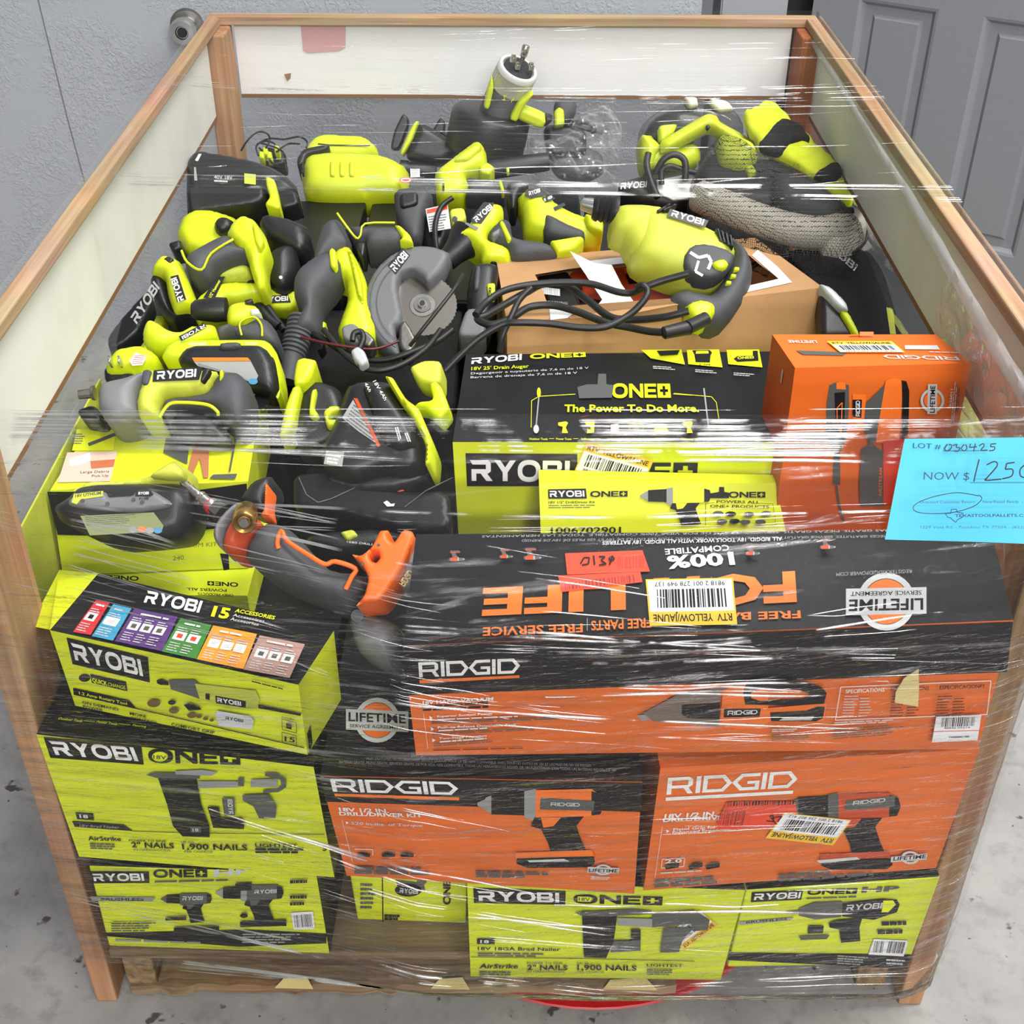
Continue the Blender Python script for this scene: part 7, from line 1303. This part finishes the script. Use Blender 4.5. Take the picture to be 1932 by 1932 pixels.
# side sheets
for sx in (-1, 1):
    g = Geo(); k = g.m(FILM_S); ny, nz = 60, 50
    for j in range(nz + 1):
        z = .098 + (.886 - .098) * j / nz
        for i in range(ny + 1):
            y = -.004 + 1.37 * i / ny; d = .003 * noise.noise(Vector((y * 3, z * 30, sx * 3)))
            g.v.append((sx * (.5325 + abs(d) * .6), y, z))
    for j in range(nz):
        for i in range(ny): a = j * (ny + 1) + i; g.f.append((a, a + 1, a + ny + 2, a + ny + 1)); g.mi.append(k)
    fs = lambda y, z: (sx * .5355, y, z)
    for i in range(40): z = rnd.uniform(.12, .86); strand(g, fs, (rnd.uniform(-.0, .5), z), (rnd.uniform(.6, 1.36), z + rnd.uniform(-.06, .06)), rnd.uniform(.0004, .001), 16)
    g.build('side_sheet', wrap, smooth=180, weld=False)
# back sheet
g = Geo(); g.face([(-.5375, 1.366, .098), (.5375, 1.366, .098), (.5375, 1.366, .886), (-.5375, 1.366, .886)], FILM_T); g.build('back_sheet', wrap, weld=False)
# top sheet stretched over the rear of the open crate, with its roped edges
g = Geo(); k = g.m(FILM_T); nx, ny = 60, 50
ft = lambda x, y: (x, y, .8865 - .012 * max(0, 1 - (x / .53) ** 2) * math.sin(math.pi * min(1, max(0, (y - .5) / .86))) + .0015)
for j in range(ny + 1):
    for i in range(nx + 1):
        x = -.536 + 1.072 * i / nx; y = .50 + .866 * j / ny; p = ft(x, y); g.v.append((p[0], p[1], p[2] - .0015 + .0016 * noise.noise(Vector((x * 2, y * 40, 5)))))
for j in range(ny):
    for i in range(nx): a = j * (nx + 1) + i; g.f.append((a, a + 1, a + nx + 2, a + nx + 1)); g.mi.append(k)
for i in range(9): y = rnd.uniform(.505, .555); strand(g, ft, (-.536, y + .02), (.536, y + rnd.uniform(-.03, .02)), rnd.uniform(.0006, .0015), 40, .006)
for i in range(7): y = rnd.uniform(.89, .95); strand(g, ft, (-.536, y + .03), (.536, y + rnd.uniform(-.05, .03)), rnd.uniform(.0005, .0012), 40, .008)
for i in range(26): y = rnd.uniform(.52, 1.32); x0 = rnd.uniform(-.53, .2); x1 = min(.535, x0 + rnd.uniform(.2, .6)); strand(g, ft, (x0, y), (x1, y + rnd.uniform(-.06, .06)), rnd.uniform(.0003, .0007), 20, .006)
for (p0, p1) in (((700, 326), (1240, 300)), ((900, 316), (1300, 345)), ((1235, 352), (1560, 320)), ((1232, 368), (1600, 340)), ((360, 316), (560, 290)), ((380, 330), (800, 330)), ((1240, 345), (1480, 355))):
    a = at(*p0, z=.888); b = at(*p1, z=.888); strand(g, ft, (a.x, a.y), (b.x, b.y), .0009, 26, .004)
g.build('top_sheet', wrap, smooth=180, weld=False)
# film bunched along the inside of the right rail and hanging crumpled at the near end
def rope(name, P, r0, r1):
    g = Geo(); k = g.m(FILM_B); seg, n = 10, 90; C_ = catmull(P, n // (len(P) - 1))
    for i, p in enumerate(C_):
        t = i / len(C_)
        for j in range(seg):
            a = 2 * math.pi * j / seg + t * 5; rr = (r0 + (r1 - r0) * t) * (1 + .35 * noise.noise(Vector((t * 7, math.cos(a) * 1.4, math.sin(a) * 1.4))))
            g.v.append((p.x + math.cos(a) * rr * .55, p.y, p.z + math.sin(a) * rr))
    for i in range(len(C_) - 1):
        for j in range(seg): a = i * seg + j; b = i * seg + (j + 1) % seg; g.f.append((a, b, b + seg, a + seg)); g.mi.append(k)
    return g.build(name, wrap, smooth=60, weld=False)
rope('bunched_edge', [(.512, 1.27, .858), (.508, 1.0, .856), (.506, .7, .853), (.503, .45, .85), (.50, .25, .845), (.50, .1, .84)], .006, .011)
g = Geo(); k = g.m(FILM_C); ny, nz = 50, 40
for j in range(nz + 1):
    for i in range(ny + 1):
        y = .04 + .34 * i / ny; z = .64 + .215 * j / nz; q = Vector((y * 7, z * 11, 3)); z = z if j == nz else z + .03 * (1 - j / nz) * math.sin(i * .5)
        g.v.append((.503 - .012 * abs(noise.noise(q)) - .006 * abs(noise.noise(q * 2.7)) - .002 * noise.noise(q * 6), y + .012 * noise.noise(q * 2), z))
for j in range(nz):
    for i in range(ny): a = j * (ny + 1) + i; g.f.append((a, a + 1, a + ny + 2, a + ny + 1)); g.mi.append(k)
g.build('crumpled_side', wrap, weld=False)

# ---- blue price sheet taped outside the film at the right end
pn = Vector((0, -.86, .50)).normalized(); PS = Plane((.33, film_y(.33, .80) - .014, .80), (.02, -.86, .5))
g = Geo(); corners = [(1707, 828), (2010, 824), (2010, 1030), (1840, 1020), (1667, 1017)]
edge = [PS.hit(*q) for q in corners]; nu, nv = 24, 16; tl, trr, br, bl = PS.hit(1707, 828), PS.hit(2035, 824), PS.hit(2030, 1030), PS.hit(1667, 1017)
def sheet_pt(u, v, off=0):
    p = (tl * (1 - u) + trr * u) * (1 - v) + (bl * (1 - u) + br * u) * v
    return p + PS.n * (off + .004 * math.sin(u * 5 + v * 2) * v)
for j in range(nv):
    for i in range(nu): g.face([sheet_pt(i / nu, j / nv), sheet_pt((i + 1) / nu, j / nv), sheet_pt((i + 1) / nu, (j + 1) / nv), sheet_pt(i / nu, (j + 1) / nv)], BLUEP)
ps = g.build('price_sheet', None, smooth=60); tag(ps, 'bright blue price sheet with handwritten lot number stuck on the film', 'paper')
class SheetPrint(Print):
    def h(s, p, off):
        q = PS.hit(*Z(s.c, p), 0); a = q - tl; U = trr - tl; V = bl - tl
        # (u, v) of the point in the sheet's own frame
        uu = U.dot(U); uv = U.dot(V); vv = V.dot(V); au = a.dot(U); av = a.dot(V); den = uu * vv - uv * uv
        u = (au * vv - av * uv) / den; v = (av * uu - au * uv) / den
        return q + PS.n * (off + .004 * math.sin(u * 5 + v * 2) * v + .0003)
    def text(s, txt, S, E, T, mt, bold=.015):
        S, E, T = Vector(S), Vector(E), Vector(T); me, x0, x1, y0, y1 = text_mesh(txt, bold); o = s.lift()
        b = len(s.g.v); k = s.g.m(mt)
        for v in me.vertices:
            q = S + (E - S) * ((v.co.x - x0) / (x1 - x0)) + (T - S) * ((v.co.y - y0) / (y1 - y0)); s.g.v.append(tuple(s.h(tuple(q), o)))
        for p in me.polygons: s.g.f.append(tuple(b + i for i in p.vertices)); s.g.mi.append(k)
g = Geo(); p = SheetPrint(g, PS, 'F', .0006); NAVY = mat('navy_ink', (24, 60, 90), .6); PEN = mat('black_marker', (18, 20, 26), .5)
p.text('LOT #', (1352, 676), (1496, 682), (1354, 646), NAVY, -.005); p.line([(1510, 692), (1742, 690)], 3, NAVY)
def scrawl(L, w): p.line([tuple(q) for q in [v.to_2d() for v in catmull([(x, y, 0) for x, y in L], 5)]], w, PEN)
scrawl([(1530, 658), (1514, 680), (1526, 692), (1544, 680), (1546, 660), (1530, 658)], 6); scrawl([(1552, 664), (1572, 656), (1566, 672), (1584, 674), (1572, 692), (1550, 690)], 6); scrawl([(1604, 656), (1588, 676), (1600, 690), (1614, 676), (1606, 656)], 6)
p.line([(1632, 652), (1626, 672), (1664, 668)], 6, PEN); p.line([(1656, 652), (1646, 692)], 6, PEN); scrawl([(1674, 664), (1694, 652), (1698, 664), (1680, 686), (1712, 684)], 6); p.line([(1758, 652), (1730, 654), (1728, 668)], 6, PEN); scrawl([(1728, 668), (1748, 668), (1742, 684), (1716, 688)], 6)
p.text('NOW $', (1376, 836), (1612, 838), (1380, 790), NAVY, -.005); p.line([(1616, 852), (1960, 852)], 3, NAVY)
scrawl([(1664, 732), (1650, 780), (1634, 846)], 7); scrawl([(1700, 760), (1740, 742), (1752, 764), (1700, 824), (1690, 838), (1772, 832)], 7); p.line([(1838, 746), (1796, 752), (1790, 782)], 7, PEN); scrawl([(1790, 782), (1826, 782), (1820, 816), (1770, 830)], 7); scrawl([(1900, 748), (1862, 780), (1866, 818), (1910, 818), (1940, 780), (1915, 748), (1900, 748)], 7)
p.text('Untested Customer Return  -  New/Retail Ready  -  For', (1335, 952), (1925, 952), (1335, 936), NAVY, 0)
scrawl([(1640, 915), (1520, 898), (1380, 925), (1300, 965), (1330, 998), (1480, 1000), (1600, 970), (1648, 930), (1630, 908)], 4)
p.text('TEXASTOOLPALLETS.COM', (1508, 1020), (1918, 1020), (1508, 1004), NAVY, .03); p.line([(1455, 1002), (1485, 1000), (1488, 980), (1515, 980), (1518, 995), (1548, 1000), (1550, 1018), (1520, 1034), (1512, 1046), (1496, 1036), (1482, 1022), (1468, 1020), (1455, 1002)], 4, NAVY)
p.text('1229 Vista Rd. - Pasadena TX 77504 - (832) 564', (1325, 1075), (1920, 1080), (1327, 1060), NAVY, -.01)
g.build('lettering', ps, weld=False)
